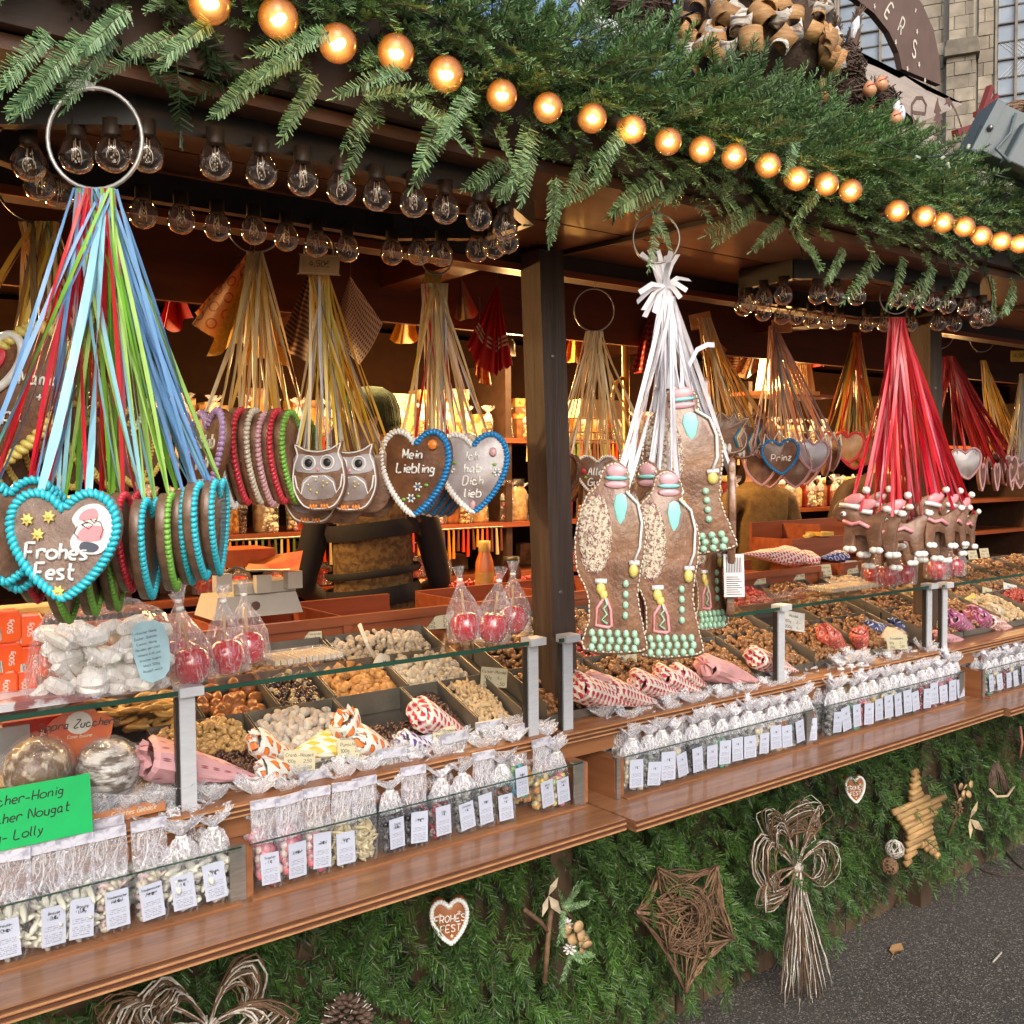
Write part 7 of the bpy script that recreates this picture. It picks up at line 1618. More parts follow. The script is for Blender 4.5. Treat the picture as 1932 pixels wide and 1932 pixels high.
# wooden crate with scoop on the drawers at right
t = thing('wooden_crate', 'dark red wooden crate on the right drawers with a yellow scoop', 'crate', (3.2, 2.5, 1.24)); c0 = at(1490, 1000, y=2.45); c1 = at(1620, 985, y=2.45)
x0, x1 = c0.x, c1.x+.25
for nm, lo, hi in (('front_board', (x0, 2.44, 1.24), (x1, 2.452, 1.32)), ('back_board', (x0, 2.64, 1.24), (x1, 2.652, 1.38)), ('side_board', (x0, 2.4525, 1.24), (x0+.012, 2.6395, 1.32)), ('side_board', (x1-.012, 2.4525, 1.24), (x1, 2.6395, 1.36)), ('bottom_board', (x0+.013, 2.4525, 1.24), (x1-.013, 2.6395, 1.25)), ('divider', (x0+.2, 2.4525, 1.251), (x0+.21, 2.6395, 1.37))): MB().box(lo, hi).build(nm, m_red, t, world=True)
p = at(1550, 985, y=2.43); t = thing('yellow_scoop', 'flat yellow scoop lying on the wooden crate', 'scoop', (p.x, 2.45, 1.33)); MB().box((p.x-.01, 2.42, 1.325), (p.x+.07, 2.50, 1.34)).build('blade', mat('yellow_plastic', (.62, .40, .08), .35), t, world=True); MB().tube([(p.x-.01, 2.46, 1.332), (p.x-.09, 2.45, 1.325)], [.012, .008], 8, flat=.4).build('handle', MC['yellow_plastic'], t, True, world=True)
# ---- hanging cloths and printed bags
def cloth(apex, base, y, mt, label, name='tea_towel', pl=10, depth=.03, cat='cloth', uvs=1.0, bulge=.15):
    A = Vector(at(*apex, y=y)); t = thing(name, label, cat, A); m_ = MB(); nb_ = 28; rows = 9; vs = []
    for r_ in range(rows):
        f = r_/(rows-1)
        for j in range(nb_):
            u = j/(nb_-1)*(len(base)-1); i0 = min(int(u), len(base)-2); fr = u-i0
            q = Vector(at(base[i0][0]*(1-fr)+base[i0+1][0]*fr, base[i0][1]*(1-fr)+base[i0+1][1]*fr, y=y))
            p = A.lerp(q, f); p += CF*depth*f**.8*math.sin(j/(nb_-1)*math.pi*pl)-CF*bulge*.15*f*math.sin(j/(nb_-1)*math.pi); vs.append(p)
    m_.add(vs, [(r_*nb_+j, r_*nb_+j+1, (r_+1)*nb_+j+1, (r_+1)*nb_+j) for r_ in range(rows-1) for j in range(nb_-1)])
    o = m_.build('cloth', mt, t, True, world=True); me = o.data; uvl = me.uv_layers.new(name='UVMap')
    for l in me.loops:
        i = l.vertex_index; r_, j = divmod(i, nb_); uvl.data[l.index].uv = ((j/(nb_-1)-.5)*.30*uvs*(.3+.7*r_/(rows-1)), r_/(rows-1)*.28*uvs)
    MB().tube([A+Vector((0, 0, .0)), A+Vector((.003, 0, .02)), A+Vector((0, 0, .05))], .0012, 5).build('hook', m_iron, t, world=True); return t
cl_y = mat_print('cloth_yellow_hearts', (.78, .45, .05), (.82, .60, .18), 'rings', 30, 30); cl_p = mat_print('cloth_peach_hearts', (.72, .46, .25), (.45, .10, .04), 'rings', 22, 22)
cl_h = mat_print('cloth_honeycomb', (.75, .62, .50), (.045, .02, .02), 'dots', 75, 75); cl_s = mat_print('cloth_dark_stripes', (.10, .03, .02), (.38, .24, .12), 'stripes', 60, 60); cl_r = mat('cloth_red', (.62, .015, .018), .6, (.45, .010, .014), 8); cl_o = mat_print('cloth_orange', (.62, .30, .03), (.50, .20, .02), 'stripes', 60, 50); cl_k = mat('cloth_khaki', (.30, .22, .12), .6)
cloth((472, 470), [(368, 590), (375, 620), (430, 655)], 2.55, cl_p, 'peach cloth with outlined hearts, left of the yellow cloth', pl=3); cloth((480, 470), [(390, 672), (440, 660), (480, 640), (530, 615)], 2.5, cl_y, 'yellow cloth with heart print behind the beige ribbons, upper layer', pl=4); cloth((500, 520), [(450, 690), (500, 680), (545, 690)], 2.6, cl_y, 'yellow cloth lower layer behind the beige ribbons', pl=3)
cloth((588, 500), [(525, 650), (550, 670), (590, 690), (620, 640)], 2.5, cl_s, 'brown patterned cone-shaped bag left of the 4,50 tag', 'printed_bag', 3, cat='bag', uvs=1.2); cloth((660, 520), [(605, 690), (640, 650), (680, 690), (722, 610)], 2.45, cl_h, 'dark honeycomb patterned bag right of the 4,50 tag', 'printed_bag', 3, cat='bag', uvs=1.2)
rt_ = cloth((938, 538), [(880, 650), (900, 690), (935, 712), (945, 700), (968, 690)], 2.45, cl_r, 'red tea towel with pale stripes hanging left of the dark post', pl=12, depth=.02)
cloth((770, 560), [(735, 640), (760, 655), (790, 640)], 2.75, cl_y, 'small yellow cloth right of the honeycomb bag', pl=3); cloth((330, 520), [(300, 610), (330, 630), (365, 600)], 2.8, cl_r, 'red cloth deep inside the stall left of the peach cloth', pl=4)
cloth((1085, 590), [(1065, 680), (1090, 690), (1112, 670)], 2.8, cl_o, 'orange cloth behind the beige strings right of the post', pl=4); cloth((1390, 610), [(1370, 690), (1392, 700), (1412, 680)], 2.85, cl_s, 'brown striped cloth between the beige and peach strings', pl=3)
band = mat('towel_band', (.55, .46, .34), .6)
for k in range(3):
    f = .62+.05*k; A = Vector(at(938, 538, y=2.45)); pts = [A.lerp(Vector(at(px, py, y=2.43)), f) for px, py in ((880, 655), (900, 690), (935, 712), (945, 700), (968, 690))]; MB().strip(pts, .006, (0, 0, 1)).build('woven_stripe', band, rt_, world=True)
cloth((905, 590), [(895, 700), (905, 725), (928, 728)], 2.6, cl_o, 'orange yellow ribbed cloth left of the red towel', pl=6, depth=.015); cloth((870, 520), [(858, 600), (880, 610), (903, 590)], 2.5, cl_k, 'khaki cloth hanging behind the beige and red ribbons', pl=3)
cloth((1050, 595), [(1030, 690), (1050, 690), (1072, 650)], 2.6, cl_r, 'small red patterned cloth right of the dark post', pl=3); cloth((1225, 590), [(1190, 700), (1215, 710), (1245, 705)], 2.6, mat_print('cloth_red_dots', (.32, .01, .015), (.45, .30, .25), 'dots', 40, 40), 'dark red cloth with pale dots behind the white ribbons', pl=4)
cloth((1330, 620), [(1340, 700), (1365, 690), (1372, 660)], 2.6, mat('cloth_copper', (.45, .16, .05), .6), 'copper coloured cloth behind the beige strings', pl=3); cloth((1440, 610), [(1385, 700), (1400, 720), (1430, 700)], 2.7, cl_p, 'printed cloth with hearts left of the ribbed cream box', pl=3)
cloth((1540, 620), [(1530, 690), (1550, 695), (1580, 670)], 2.7, cl_r, 'red cloth right of the ribbed cream box', pl=4); cloth((1795, 640), [(1755, 720), (1775, 740), (1800, 720)], 2.7, cl_o, 'orange cloth behind the dark red ribbons', pl=4)
for i, (px, py, m_, lb) in enumerate(((815, 535, 'tag_card', 'yellow card tag on the beige and red ribbons'), (1322, 605, 'tag_card', 'brown card tag behind the beige strings right of the white ribbons'), (1922, 672, 'card_yellow', 'yellow card tag at the right edge above the grey strings'), (1475, 615, 'tag_card', 'brown card tag above the peach strings'))):
    c = at(px, py, y=[1.9, 2.09, 2.08, 2.15][i]); t = thing('price_tag', lb, 'price tag', c); F_ = frame(c, -CF, ([.25, -.25, 0, -.1][i], 0, 1)); MB().prism([(-.02, -.028), (.02, -.028), (.02, .028), (-.02, .028)] if i == 0 else [(-.034, -.024), (.034, -.024), (.034, .024), (-.034, .024)], 0, .002, F_).build('card', MC[m_] if i else mat('card_gold', (.55, .33, .06), .5), t, world=True)
    if i == 2: text_pen(MB(), '4,50', .016, .002, F_ @ Matrix.Translation((0, -.005, .003))).build('lettering', I_['black'], t, world=True)
# ---- people
m_skin = mat('skin', (.50, .27, .18), .5, var=.06, sss=.1)
def person(name, label, x, y, face, top, low, z0=.12, H=1.72, arms=None, hat=None, hair=None, head_tilt=0, fatm=1.0, sleeve=None):
    s_ = H/1.75; t = thing(name, label, 'person', (x, y, z0), (0, 0, face))   # faces local -Y
    V = []; E = []; RR = []
    def v(p, r_): V.append(tuple(q*s_ for q in p)); RR.append(r_*s_ if not hasattr(r_, '__len__') else (r_[0]*s_, r_[1]*s_)); return len(V)-1
    def e(a, b): E.append((a, b))
    pel = v((0, 0, .95), (.155*fatm, .115)); ab = v((0, 0, 1.10), (.145*fatm, .105)); ch = v((0, 0, 1.28), (.165*fatm, .115)); sh = v((0, 0, 1.42), (.13, .085)); nk = v((0, -.01, 1.50), (.055, .055)); n2 = v((0, -.02, 1.56), (.052, .052)); hd = v((0, -.03, 1.63), (.078, .088)); h2 = v((0, -.03, 1.70), (.078, .090)); h3 = v((0, -.02, 1.745), (.05, .06))
    for a, b in ((pel, ab), (ab, ch), (ch, sh), (sh, nk), (nk, n2), (n2, hd), (hd, h2), (h2, h3)): e(a, b)
    for sg in (-1, 1):
        hp = v((sg*.09, 0, .88), .088); kn = v((sg*.10, -.01, .50), .058); an = v((sg*.10, .01, .09), .04); ft = v((sg*.10, -.10, .04), (.04, .03)); tt = v((sg*.10, -.17, .03), (.03, .02))
        e(pel, hp); e(hp, kn); e(kn, an); e(an, ft); e(ft, tt)
        el, wr, hn = (arms or {}).get(sg, ((sg*.25, .0, 1.12), (sg*.24, -.20, 1.02), (sg*.22, -.29, 1.00)))
        s1 = v((sg*.175, 0, 1.41), .062); el_ = v(el, .045); wr_ = v(wr, .030); hn_ = v(hn, (.034, .02)); e(sh, s1); e(s1, el_); e(el_, wr_); e(wr_, hn_)
        d = (Vector(hn)-Vector(wr)).normalized(); sd_ = d.cross(Vector((0, 0, 1))); sd_.normalize()
        for k in range(4):
            b0 = Vector(hn)+sd_*(.024-.016*k)+d*.03; L = (.030, .036, .034, .026)[k]; a = v(b0, .009); b1 = v(b0+d*L+Vector((0, 0, -.006)), .008); b2 = v(b0+d*L*1.6+Vector((0, 0, -.022)), .007); e(hn_, a); e(a, b1); e(b1, b2)
        th0 = Vector(hn)-sd_*sg*.03-d*.01; a = v(th0, .010); b1 = v(th0+d*.03-sd_*sg*.014+Vector((0, 0, -.01)), .008); e(hn_, a); e(a, b1)
    me = bpy.data.meshes.new('body'); me.from_pydata(V, E, []); o = bpy.data.objects.new('tmp', me); COL.objects.link(o)
    m_ = o.modifiers.new('s', 'SKIN'); o.modifiers.new('d', 'SUBSURF').levels = 2; o.modifiers['d'].render_levels = 2
    for i, sv in enumerate(me.skin_vertices[0].data): r_ = RR[i]; sv.radius = r_ if hasattr(r_, '__len__') else (r_, r_); sv.use_root = i == 0
    dg = bpy.context.evaluated_depsgraph_get(); dg.update(); nm = bpy.data.meshes.new_from_object(o.evaluated_get(dg)); bpy.data.objects.remove(o)
    nm.materials.clear(); [nm.materials.append(q) for q in (m_skin, top, low, sleeve or top)]
    hands = [Vector(((arms or {}).get(sg, ((0, 0, 0), (sg*.24, -.20, 1.02), (0, 0, 0)))[1]))*s_ for sg in (-1, 1)]; hn = [Vector(((arms or {}).get(sg, (0, 0, (sg*.22, -.29, 1.00)))[2]))*s_ for sg in (-1, 1)]
    for p in nm.polygons:
        c = p.center; p.use_smooth = True; k = 1
        if c.z > 1.50*s_: k = 0
        elif c.z < .98*s_ and abs(c.x) < .2*s_: k = 2
        for w__, h__ in zip(hands, hn):
            if (c-h__).length < .11*s_ and (c-w__).dot(h__-w__) > 0: k = 0
        if k == 1 and abs(c.x) > .165*s_*fatm and sleeve: k = 3
        p.material_index = k
    link('body', nm, t)
    z = lambda *a: tuple(q*s_ for q in a)
    MB().lathe([(.001, -.012), (.010, -.006), (.012, .004), (.006, .016), (.001, .022)], z(0, -.122, 1.645), 8).build('nose', m_skin, t, True)
    for sg in (-1, 1):
        MB().ell(z(sg*.032, -.108, 1.675), (.013, .008, .009)).build('eye', I_['white'], t, True); MB().ell(z(sg*.088, -.02, 1.66), (.010, .018, .028)).build('ear', m_skin, t, True)
    MB().ell(z(0, -.112, 1.612), (.022, .007, .006)).build('mouth', mat('lips', (.42, .14, .11), .5), t, True)
    if hair is not None: MB().lathe([(.094, -.06), (.102, -.01), (.100, .05), (.075, .09), (.001, .108)], z(0, .005, 1.69), 16).build('hair', hair, t, True)
    if hat is not None:
        MB().lathe([(.096, -.045), (.103, -.03), (.101, .0), (.096, .035), (.080, .075), (.042, .100), (.001, .106)], z(0, -.012, 1.72), 20, Matrix.Rotation(R(-10), 3, 'X')).build('beanie', hat, t, True)
        m_ = MB(); 
        for k in range(64):
            a = k*2*math.pi/64; m_.tube([Vector(z(0, -.012, 1.72))+Matrix.Rotation(R(-10), 3, 'X') @ Vector((q*math.cos(a), q*math.sin(a), w_)) for q, w_ in ((.0955, -.045), (.102, -.02), (.0955, .035), (.0795, .075), (.042, .099))], .0013, 4)
        m_.build('knit_rib', hat, t, True)
    return t
m_knit = mat('mottled_knit', (.20, .125, .045), .9, (.09, .05, .022), 55, bump=.8, bscale=120, lo=.4, hi=.6); m_knit2 = mat('tan_sweater', (.22, .14, .045), .9, (.15, .09, .03), 40, bump=1, bscale=120); m_blk = mat('black_cloth', (.012, .011, .012), .8); m_dkb = mat('dark_brown_cloth', (.05, .028, .015), .85, bump=.5); m_green = mat('beanie_green', (.012, .032, .014), .9, (.02, .045, .02), 60, bump=.6)
c = at(728, 770, y=2.85); p1_ = person('person', 'person in dark green beanie and brown mottled knit, standing behind the blue hearts', c.x, 2.95, R(150), m_knit, m_blk, z0=.12, H=1.70, hat=m_green, arms={-1: ((-.24, -.08, 1.12), (-.20, -.30, 1.08), (-.16, -.38, 1.08)), 1: ((.25, -.06, 1.12), (.20, -.30, 1.05), (.15, -.38, 1.04))}, fatm=.98, sleeve=m_blk)
# apron straps and waistband over the knit
inv = MB()
for z_, h_ in ((1.33, .028), (1.18, .012), (1.10, .03)): inv.lathe([(.162, -h_), (.170, 0), (.162, h_)], (0, 0, z_*.97), 24, Matrix.Rotation(R(6), 3, 'Y'), .98, .76)
inv.build('apron_strap', m_blk, p1_, True)
c = at(1440, 900, y=2.95); person('person', 'person in tan sweater and dark trousers seen below the Prinz hearts', c.x, 2.98, R(165), m_knit2, m_blk, H=1.66, hair=mat('hair_brown', (.08, .04, .02), .6), fatm=.95)
c = at(1640, 900, y=3.0); person('person', 'person in dark brown jacket reaching forward behind the red ribbons', c.x+.12, 3.02, R(-60), m_dkb, m_blk, H=1.70, hair=mat('hair_dark', (.03, .02, .015), .6), arms={-1: ((-.22, -.22, 1.22), (-.16, -.46, 1.12), (-.14, -.55, 1.10)), 1: ((.22, -.20, 1.20), (.12, -.44, 1.12), (.08, -.53, 1.10))})
# warm spot lamps that light the shelves
for i, (x, y, z) in enumerate(((.2, 2.9, 2.02), (2.15, 2.85, 2.02), (3.7, 2.85, 2.02), (5.2, 2.9, 2.02))):
    t = thing('spot_lamp', 'small warm spot lamp under the inner ceiling, %s from left' % ordw[i], 'lamp', (x, y, z), group='warm spot lamps inside the stall')
    MB().lathe([(.02, .06), (.028, .05), (.034, 0), (.030, 0)], n=14).build('lamp_shade', m_black, t, True); MB().ell((0, 0, .012), (.024, .024, .012)).build('lamp_bulb', mat_emit('spot_glow', (1.0, .6, .25), 12), t, True)
    l = bpy.data.lights.new('spot_light', 'POINT'); lo = bpy.data.objects.new('spot_light', l); COL.objects.link(lo); l.energy = 26; l.color = (1.0, .55, .2); l.shadow_soft_size = .05; lo.location = (x, y, z-.05)
# ================================================================ decorations
m_tw = mat('bare_twig', (.20, .115, .06), .7, (.10, .055, .03), 40, bump=.6, rand=.3); m_tww = mat('whitewashed_twig', (.66, .63, .58), .8, (.34, .28, .22), 50, bump=.6); m_twd = mat('dark_twig', (.05, .028, .018), .8, (.11, .07, .05), 50, bump=.6, rand=.3)
m_cork = mat('wood_slice', (.50, .34, .18), .7, (.36, .22, .10), 60); m_barkp = mat('birch_bark_inner', (.50, .29, .12), .6, (.34, .17, .06), 30, (1, 1, 6), bump=.5, bscale=60, rand=.3); m_barko = mat('birch_bark_outer', (.60, .56, .50), .7, (.18, .12, .09), 26, (1, 1, 5), lo=.5, hi=.6, bump=.6, rand=.2)
m_snow = mat('fake_snow', (.72, .74, .80), .9, (.60, .62, .68), 60, bump=1, bscale=120)
def wob(pts, j):
    return [Vector(p)+Vector((rnd.uniform(-j, j), rnd.uniform(-j, j), rnd.uniform(-j, j))) for p in pts]
def twig_bow(K, loops, tails, label, y=1.78, n=26, r0=.0016, nt=40):
    k = Vector(at(*K, y=y)); t = thing('twig_bow', label, 'bow', k)
    for li, (mid1, tip, mid2, dp) in enumerate(loops):
        A, B = MB(), MB()
        for i in range(n):
            f = i/(n-1); T = Vector(at(tip[0], tip[1], y=y-dp)); M1 = Vector(at(*mid1, y=y-dp*.6)); M2 = Vector(at(*mid2, y=y-dp*.4))
            s_ = .55+.45*rnd.random(); off = Vector((rnd.uniform(-.012, .012), rnd.uniform(-.03, .03), rnd.uniform(-.012, .012)))
            p1 = bez(k, k.lerp(M1, s_*1.25), k.lerp(T, s_)+off, 5); p2 = bez(k.lerp(T, s_)+off, k.lerp(T.lerp(M2, .5), s_*1.15)+off, k.lerp(M2, .9*s_), 5)
            p3 = bez(k.lerp(M2, .9*s_), k.lerp(M2, .5*s_), k, 3)
            (A if rnd.random() < .62 else B).tube(wob(p1+p2[1:]+p3[1:], .0022), rnd.uniform(.6, 1.3)*r0, 4)
        A.build('twig_loop', m_tw, t, True, world=True); B.build('whitewashed_loop', m_tww, t, True, world=True)
    A, B = MB(), MB()
    for i in range(nt if tails else 0):
        x = rnd.uniform(tails[0], tails[1]); e = rnd.uniform(tails[2], tails[3]); T = Vector(at(x, e, y=y-.02+rnd.uniform(-.02, .02))); kk = k+CR*rnd.uniform(-.012, .012); m_ = kk.lerp(T, .45)+CR*(x-K[0])*.00012
        p = wob(bez(kk, m_, T, 9), .0035); q = (A if rnd.random() < .55 else B); q.tube(p, [rnd.uniform(.8, 1.5)*r0]*9+[r0*.4], 4)
    if tails: A.build('twig_tail', m_tw, t, True, world=True); B.build('whitewashed_tail', m_tww, t, True, world=True)
    s_ = MB()
    for i in range(30): a = rnd.uniform(0, 6.28); s_.tube([k+CR*.02*math.cos(a)+Vector((0, 0, .02*math.sin(a))), k+CF*-.018, k-CR*.02*math.cos(a)-Vector((0, 0, .02*math.sin(a)))], .0018, 4)
    s_.build('knot', m_tww, t, True, world=True); return t
twig_bow((1503, 1636), [((1440, 1540), (1418, 1625), (1440, 1690), .04), ((1440, 1640), (1425, 1715), (1480, 1700), .03), ((1480, 1520), (1440, 1530), (1450, 1590), .05), ((1500, 1490), (1530, 1510), (1470, 1530), .05), ((1560, 1560), (1580, 1620), (1560, 1680), .05), ((1545, 1500), (1556, 1530), (1530, 1570), .04)], (1468, 1572, 1850, 1915), 'large whitewashed twig bow with long hanging tails on the fir cladding')
twig_bow((395, 1935), [((260, 1850), (190, 1915), (250, 1960), .05), ((420, 1830), (475, 1795), (505, 1880), .05), ((480, 1870), (545, 1905), (480, 1960), .05), ((330, 1830), (280, 1860), (250, 1930), .04)], None, 'brown and white twig bow cut by the bottom edge at lower left', y=1.78, n=34, r0=.0020)
# woven twig star
t = thing('twig_star', 'star woven from bare brown twigs, left of the white twig bow', 'star', at(1290, 1740, y=1.80)); tips = [(1243, 1640), (1352, 1636), (1384, 1772), (1292, 1872), (1200, 1722)]; inn = [(1298, 1670), (1350, 1710), (1330, 1800), (1262, 1790), (1238, 1700)]
P = lambda q, d=0: Vector(at(q[0], q[1], y=1.80-d))
for grp_ in range(5):
    m_ = MB()
    for i in range(22):
        a = P(rnd.choice(tips+inn), rnd.uniform(0, .05)); b = P(rnd.choice(inn), rnd.uniform(0, .05)); c = P(rnd.choice(tips+inn*2), rnd.uniform(0, .05)); m_.tube(wob(bez(a, b+Vector((rnd.uniform(-.04, .04), 0, rnd.uniform(-.04, .04))), c, 7), .004), rnd.uniform(.0012, .0032), 5)
    for i in range(6):
        a, b = P(tips[grp_], .02), P(inn[grp_], .03); c = P(tips[grp_-1], .02); m_.tube(wob(bez(a, P(inn[grp_-1], .02), c, 6), .006), rnd.uniform(.0022, .0036), 5)
    m_.build('twig_arm', m_tw, t, True, world=True)
m_ = MB(); c_ = P((1290, 1730), .05)
for i in range(16): a0 = rnd.uniform(0, 6.28); R_ = rnd.uniform(.04, .085); m_.tube([c_+CR*R_*math.cos(a0+k*.5)+Vector((0, 0, R_*1.1*math.sin(a0+k*.5)))+CF*rnd.uniform(-.008, .008) for k in range(9)], .0016, 4)
m_.build('wound_wicker', m_tw, t, True, world=True); MB().tube([P((1290, 1860)), P((1290, 1895), .01)], .0022, 5).build('loose_twig', m_tw, t, world=True)
# wooden slat star
t = thing('wooden_star', 'pale star made of stacked half-round wooden slats, right of the white twig bow', 'star', at(1730, 1560, y=1.83)); poly = [(1724, 1440), (1737, 1508), (1782, 1502), (1752, 1555), (1768, 1618), (1734, 1592), (1706, 1640), (1713, 1570), (1680, 1522), (1716, 1510)]
Y0 = 1.81; pw = [Vector(at(x, y_, y=Y0)) for x, y_ in poly]; zs = [p.z for p in pw]; z = min(zs); sl_ = (max(zs)-min(zs))/17
while z < max(zs)-.004:
    zc = z+sl_/2; xs_ = []
    for i in range(10):
        a, b = pw[i], pw[(i+1) % 10]
        if (a.z-zc)*(b.z-zc) < 0: xs_.append(a.x+(b.x-a.x)*(zc-a.z)/(b.z-a.z))
    xs_.sort()
    for a, b in zip(xs_[::2], xs_[1::2]):
        if b-a > .006: MB().tube([(a-rnd.uniform(0, .006), Y0-rnd.uniform(0, .003), zc-.004), (b+rnd.uniform(0, .006), Y0-rnd.uniform(0, .003), zc+.004)], sl_*.53, 9).build('slat', mat('pale_slat', (.46, .29, .12), .6, (.28, .16, .06), 12, (1, 8, 8), bump=.4, bscale=40, rand=.2), t, True, world=True)
    z += sl_
# small gingerbread decoration hearts
def deco_heart(px, py, w_, h_, lb):
    L = heart_out(w_, h_); t = thing('heart_ornament', lb, 'heart ornament', at(px, py, y=1.82)); F_ = frame(at(px, py, y=1.80), (-.55, -1, .05), (-.06, 0, 1))
    MB().prism(L, -.01, .012, F_, .003).build('body', mat('ornament_brown', (.30, .10, .03), .4), t, True, world=True); m_ = MB()
    for (x, y, a) in along(scaled(L, .90), w_*.075): m_.ell(F_ @ Vector((x, y, .013)), (w_*.07, w_*.07, .006), F_.to_3x3(), 6, 4)
    m_.build('icing_border', I_['white'], t, True, world=True); m_ = MB(); s_ = w_*.17
    text_tube(m_, 'FROHES', s_, s_*.09, F_ @ Matrix.Translation((0, .0, .0135))); text_tube(m_, 'FEST', s_, s_*.09, F_ @ Matrix.Translation((0, -s_*1.45, .0135))); m_.build('icing_lettering', I_['white'], t, True, world=True)
    for (x, y) in ((.02, .30), (-.24, .16), (.25, .18), (.02, -.30)): m_ = MB(); star2(m_, x*w_, y*h_, .013, w_*.055, 5); m_.tf(F_).build('icing_star', I_['cream'], t, True, world=True)
deco_heart(848, 1735, .088, .105, 'gingerbread heart ornament reading FROHES FEST on the fir, left and nearest'); deco_heart(1610, 1488, .070, .088, 'small heart ornament reading FROHES FEST beside the wooden star')
# twig, fir and wood slice posy
def slices(t, c, n, r_=.014, sp_=.03):
    for i in range(n):
        q = Vector(c)+Vector((rnd.uniform(-sp_, sp_), rnd.uniform(-.03, 0), rnd.uniform(-sp_*1.5, sp_*1.5))); MB().lathe([(.0005, -.002), (r_*rnd.uniform(.7, 1.1), -.002), (r_, .0025), (.0005, .0025)], q, 12, Euler((R(90)+rnd.uniform(-.6, .6), rnd.uniform(-.7, .7), 0)).to_matrix()).build('wood_slice', m_cork, t, True, world=True)
def cone_orn(t, c, r_, m_=None, n=60, sc_=1.0, up=1.3, nm='cone_scale'):
    mb_ = MB()
    for i in range(n):
        f = i/n; ph_ = i*2.4; rr = r_*math.sin(math.pi*(.12+.8*f)); q = Vector(c)+Vector((rr*math.cos(ph_), rr*math.sin(ph_), (f-.5)*2*r_*up)); mb_.ell(q, (r_*.36*sc_, r_*.22*sc_, r_*.12*sc_), Euler((rnd.uniform(-.4, .4), .5-f, ph_)).to_matrix(), 6, 4)
    mb_.build(nm, m_ or m_twd, t, True, world=True, kind='stuff' if n > 40 else None)
def leafy(t, c, n, L, m_, nm='dry_leaf'):
    for i in range(n):
        a = rnd.uniform(0, 6.28); d = Vector((math.cos(a), -.35, math.sin(a))); s_ = d.cross(Vector((0, 1, 0))).normalized(); p = Vector(c)
        MB().add([p, p+d*L*.5-s_*L*.22, p+d*L, p+d*L*.5+s_*L*.22, p+d*L*.5+Vector((0, -.01, 0))], [(0, 1, 4), (1, 2, 4), (2, 3, 4), (3, 0, 4)]).build(nm, m_, t, world=True)
t = thing('twig_posy', 'cross of twigs with blue-green fir, pale wood slices and white balls, on the cladding', 'ornament', at(1050, 1760, y=1.80)); P = lambda x, y_, d=0: Vector(at(x, y_, y=1.80-d))
MB().tube(wob([P(990, 1715), P(1020, 1740), P(1038, 1765)], .003), .006, 6).build('twig', m_tw, t, True, world=True); MB().tube(wob([P(1042, 1700), P(1036, 1765), P(1028, 1850)], .003), .007, 6).build('twig', m_tw, t, True, world=True); MB().tube(wob([P(1020, 1720), P(1050, 1700), P(1080, 1735)], .003), .004, 6).build('twig', m_tw, t, True, world=True)
slices(t, P(1082, 1765, .03), 9); leafy(t, P(1035, 1690, .02), 4, .05, mat('pale_leaf', (.50, .42, .30), .7)); cone_orn(t, P(1068, 1745, .03), .013, mat('white_ball', (.66, .64, .60), .6), 30, 1.6, .9); cone_orn(t, P(1075, 1790, .03), .012, MC['white_ball'], 24, 1.6, .9)
def sprigs_at(t, c, n, dsc, s_=.6):
    base = len(t.children)
    for i in range(n):
        a = rnd.uniform(0, 6.28); me = VT_ME[i % len(VT_ME)]; o = link('fir_sprig', me, t); d = Vector((math.cos(a), -.4, math.sin(a))).normalized(); y = Vector((0, -1, .2)).cross(d).normalized(); z = d.cross(y)
        inv = mtx(t).inverted(); o.matrix_basis = Matrix.Translation(inv @ Vector(c)) @ Matrix((d, y, z)).transposed().to_4x4() @ Matrix.Scale(s_*rnd.uniform(.7, 1.1), 4)
VT_ME = [o.data for o in TV[:3]]
sprigs_at(t, P(1062, 1715, .03), 6, 1, .5); sprigs_at(t, P(1075, 1800, .03), 5, 1, .5)
t = thing('twig_posy', 'small bundle of cones, wood slices and dry leaves right of the wooden star', 'ornament', at(1812, 1510, y=1.80)); slices(t, at(1812, 1500, y=1.79), 8, .013); cone_orn(t, at(1805, 1525, y=1.78), .018, m_tw, 36); leafy(t, at(1830, 1545, y=1.79), 4, .07, mat('dry_leaf_tan', (.42, .32, .20), .7)); MB().tube([at(1800, 1480, y=1.8), at(1812, 1520, y=1.78), at(1790, 1575, y=1.8)], .005, 6).build('twig', m_tw, t, True, world=True)
t = thing('broom_ornament', 'dark twig bundle with a pale rope loop near the right edge of the fir', 'ornament', at(1888, 1470, y=1.80)); m_ = MB(); P = lambda x, y_, d=0: Vector(at(x, y_, y=1.80-d))
for i in range(34): a = rnd.uniform(-16, 16); m_.tube(wob([P(1878+a*.3, 1440), P(1884+a, 1465, .02), P(1888+a*1.4, 1500, .02)], .003), .0022, 4)
m_.build('twigs', m_twd, t, True, world=True); MB().tube([P(1866, 1488, .02), P(1880, 1503, .04), P(1900, 1502, .04), P(1912, 1485, .02)], .005, 6).build('rope', mat('rope_pale', (.46, .36, .22), .8), t, True, world=True)
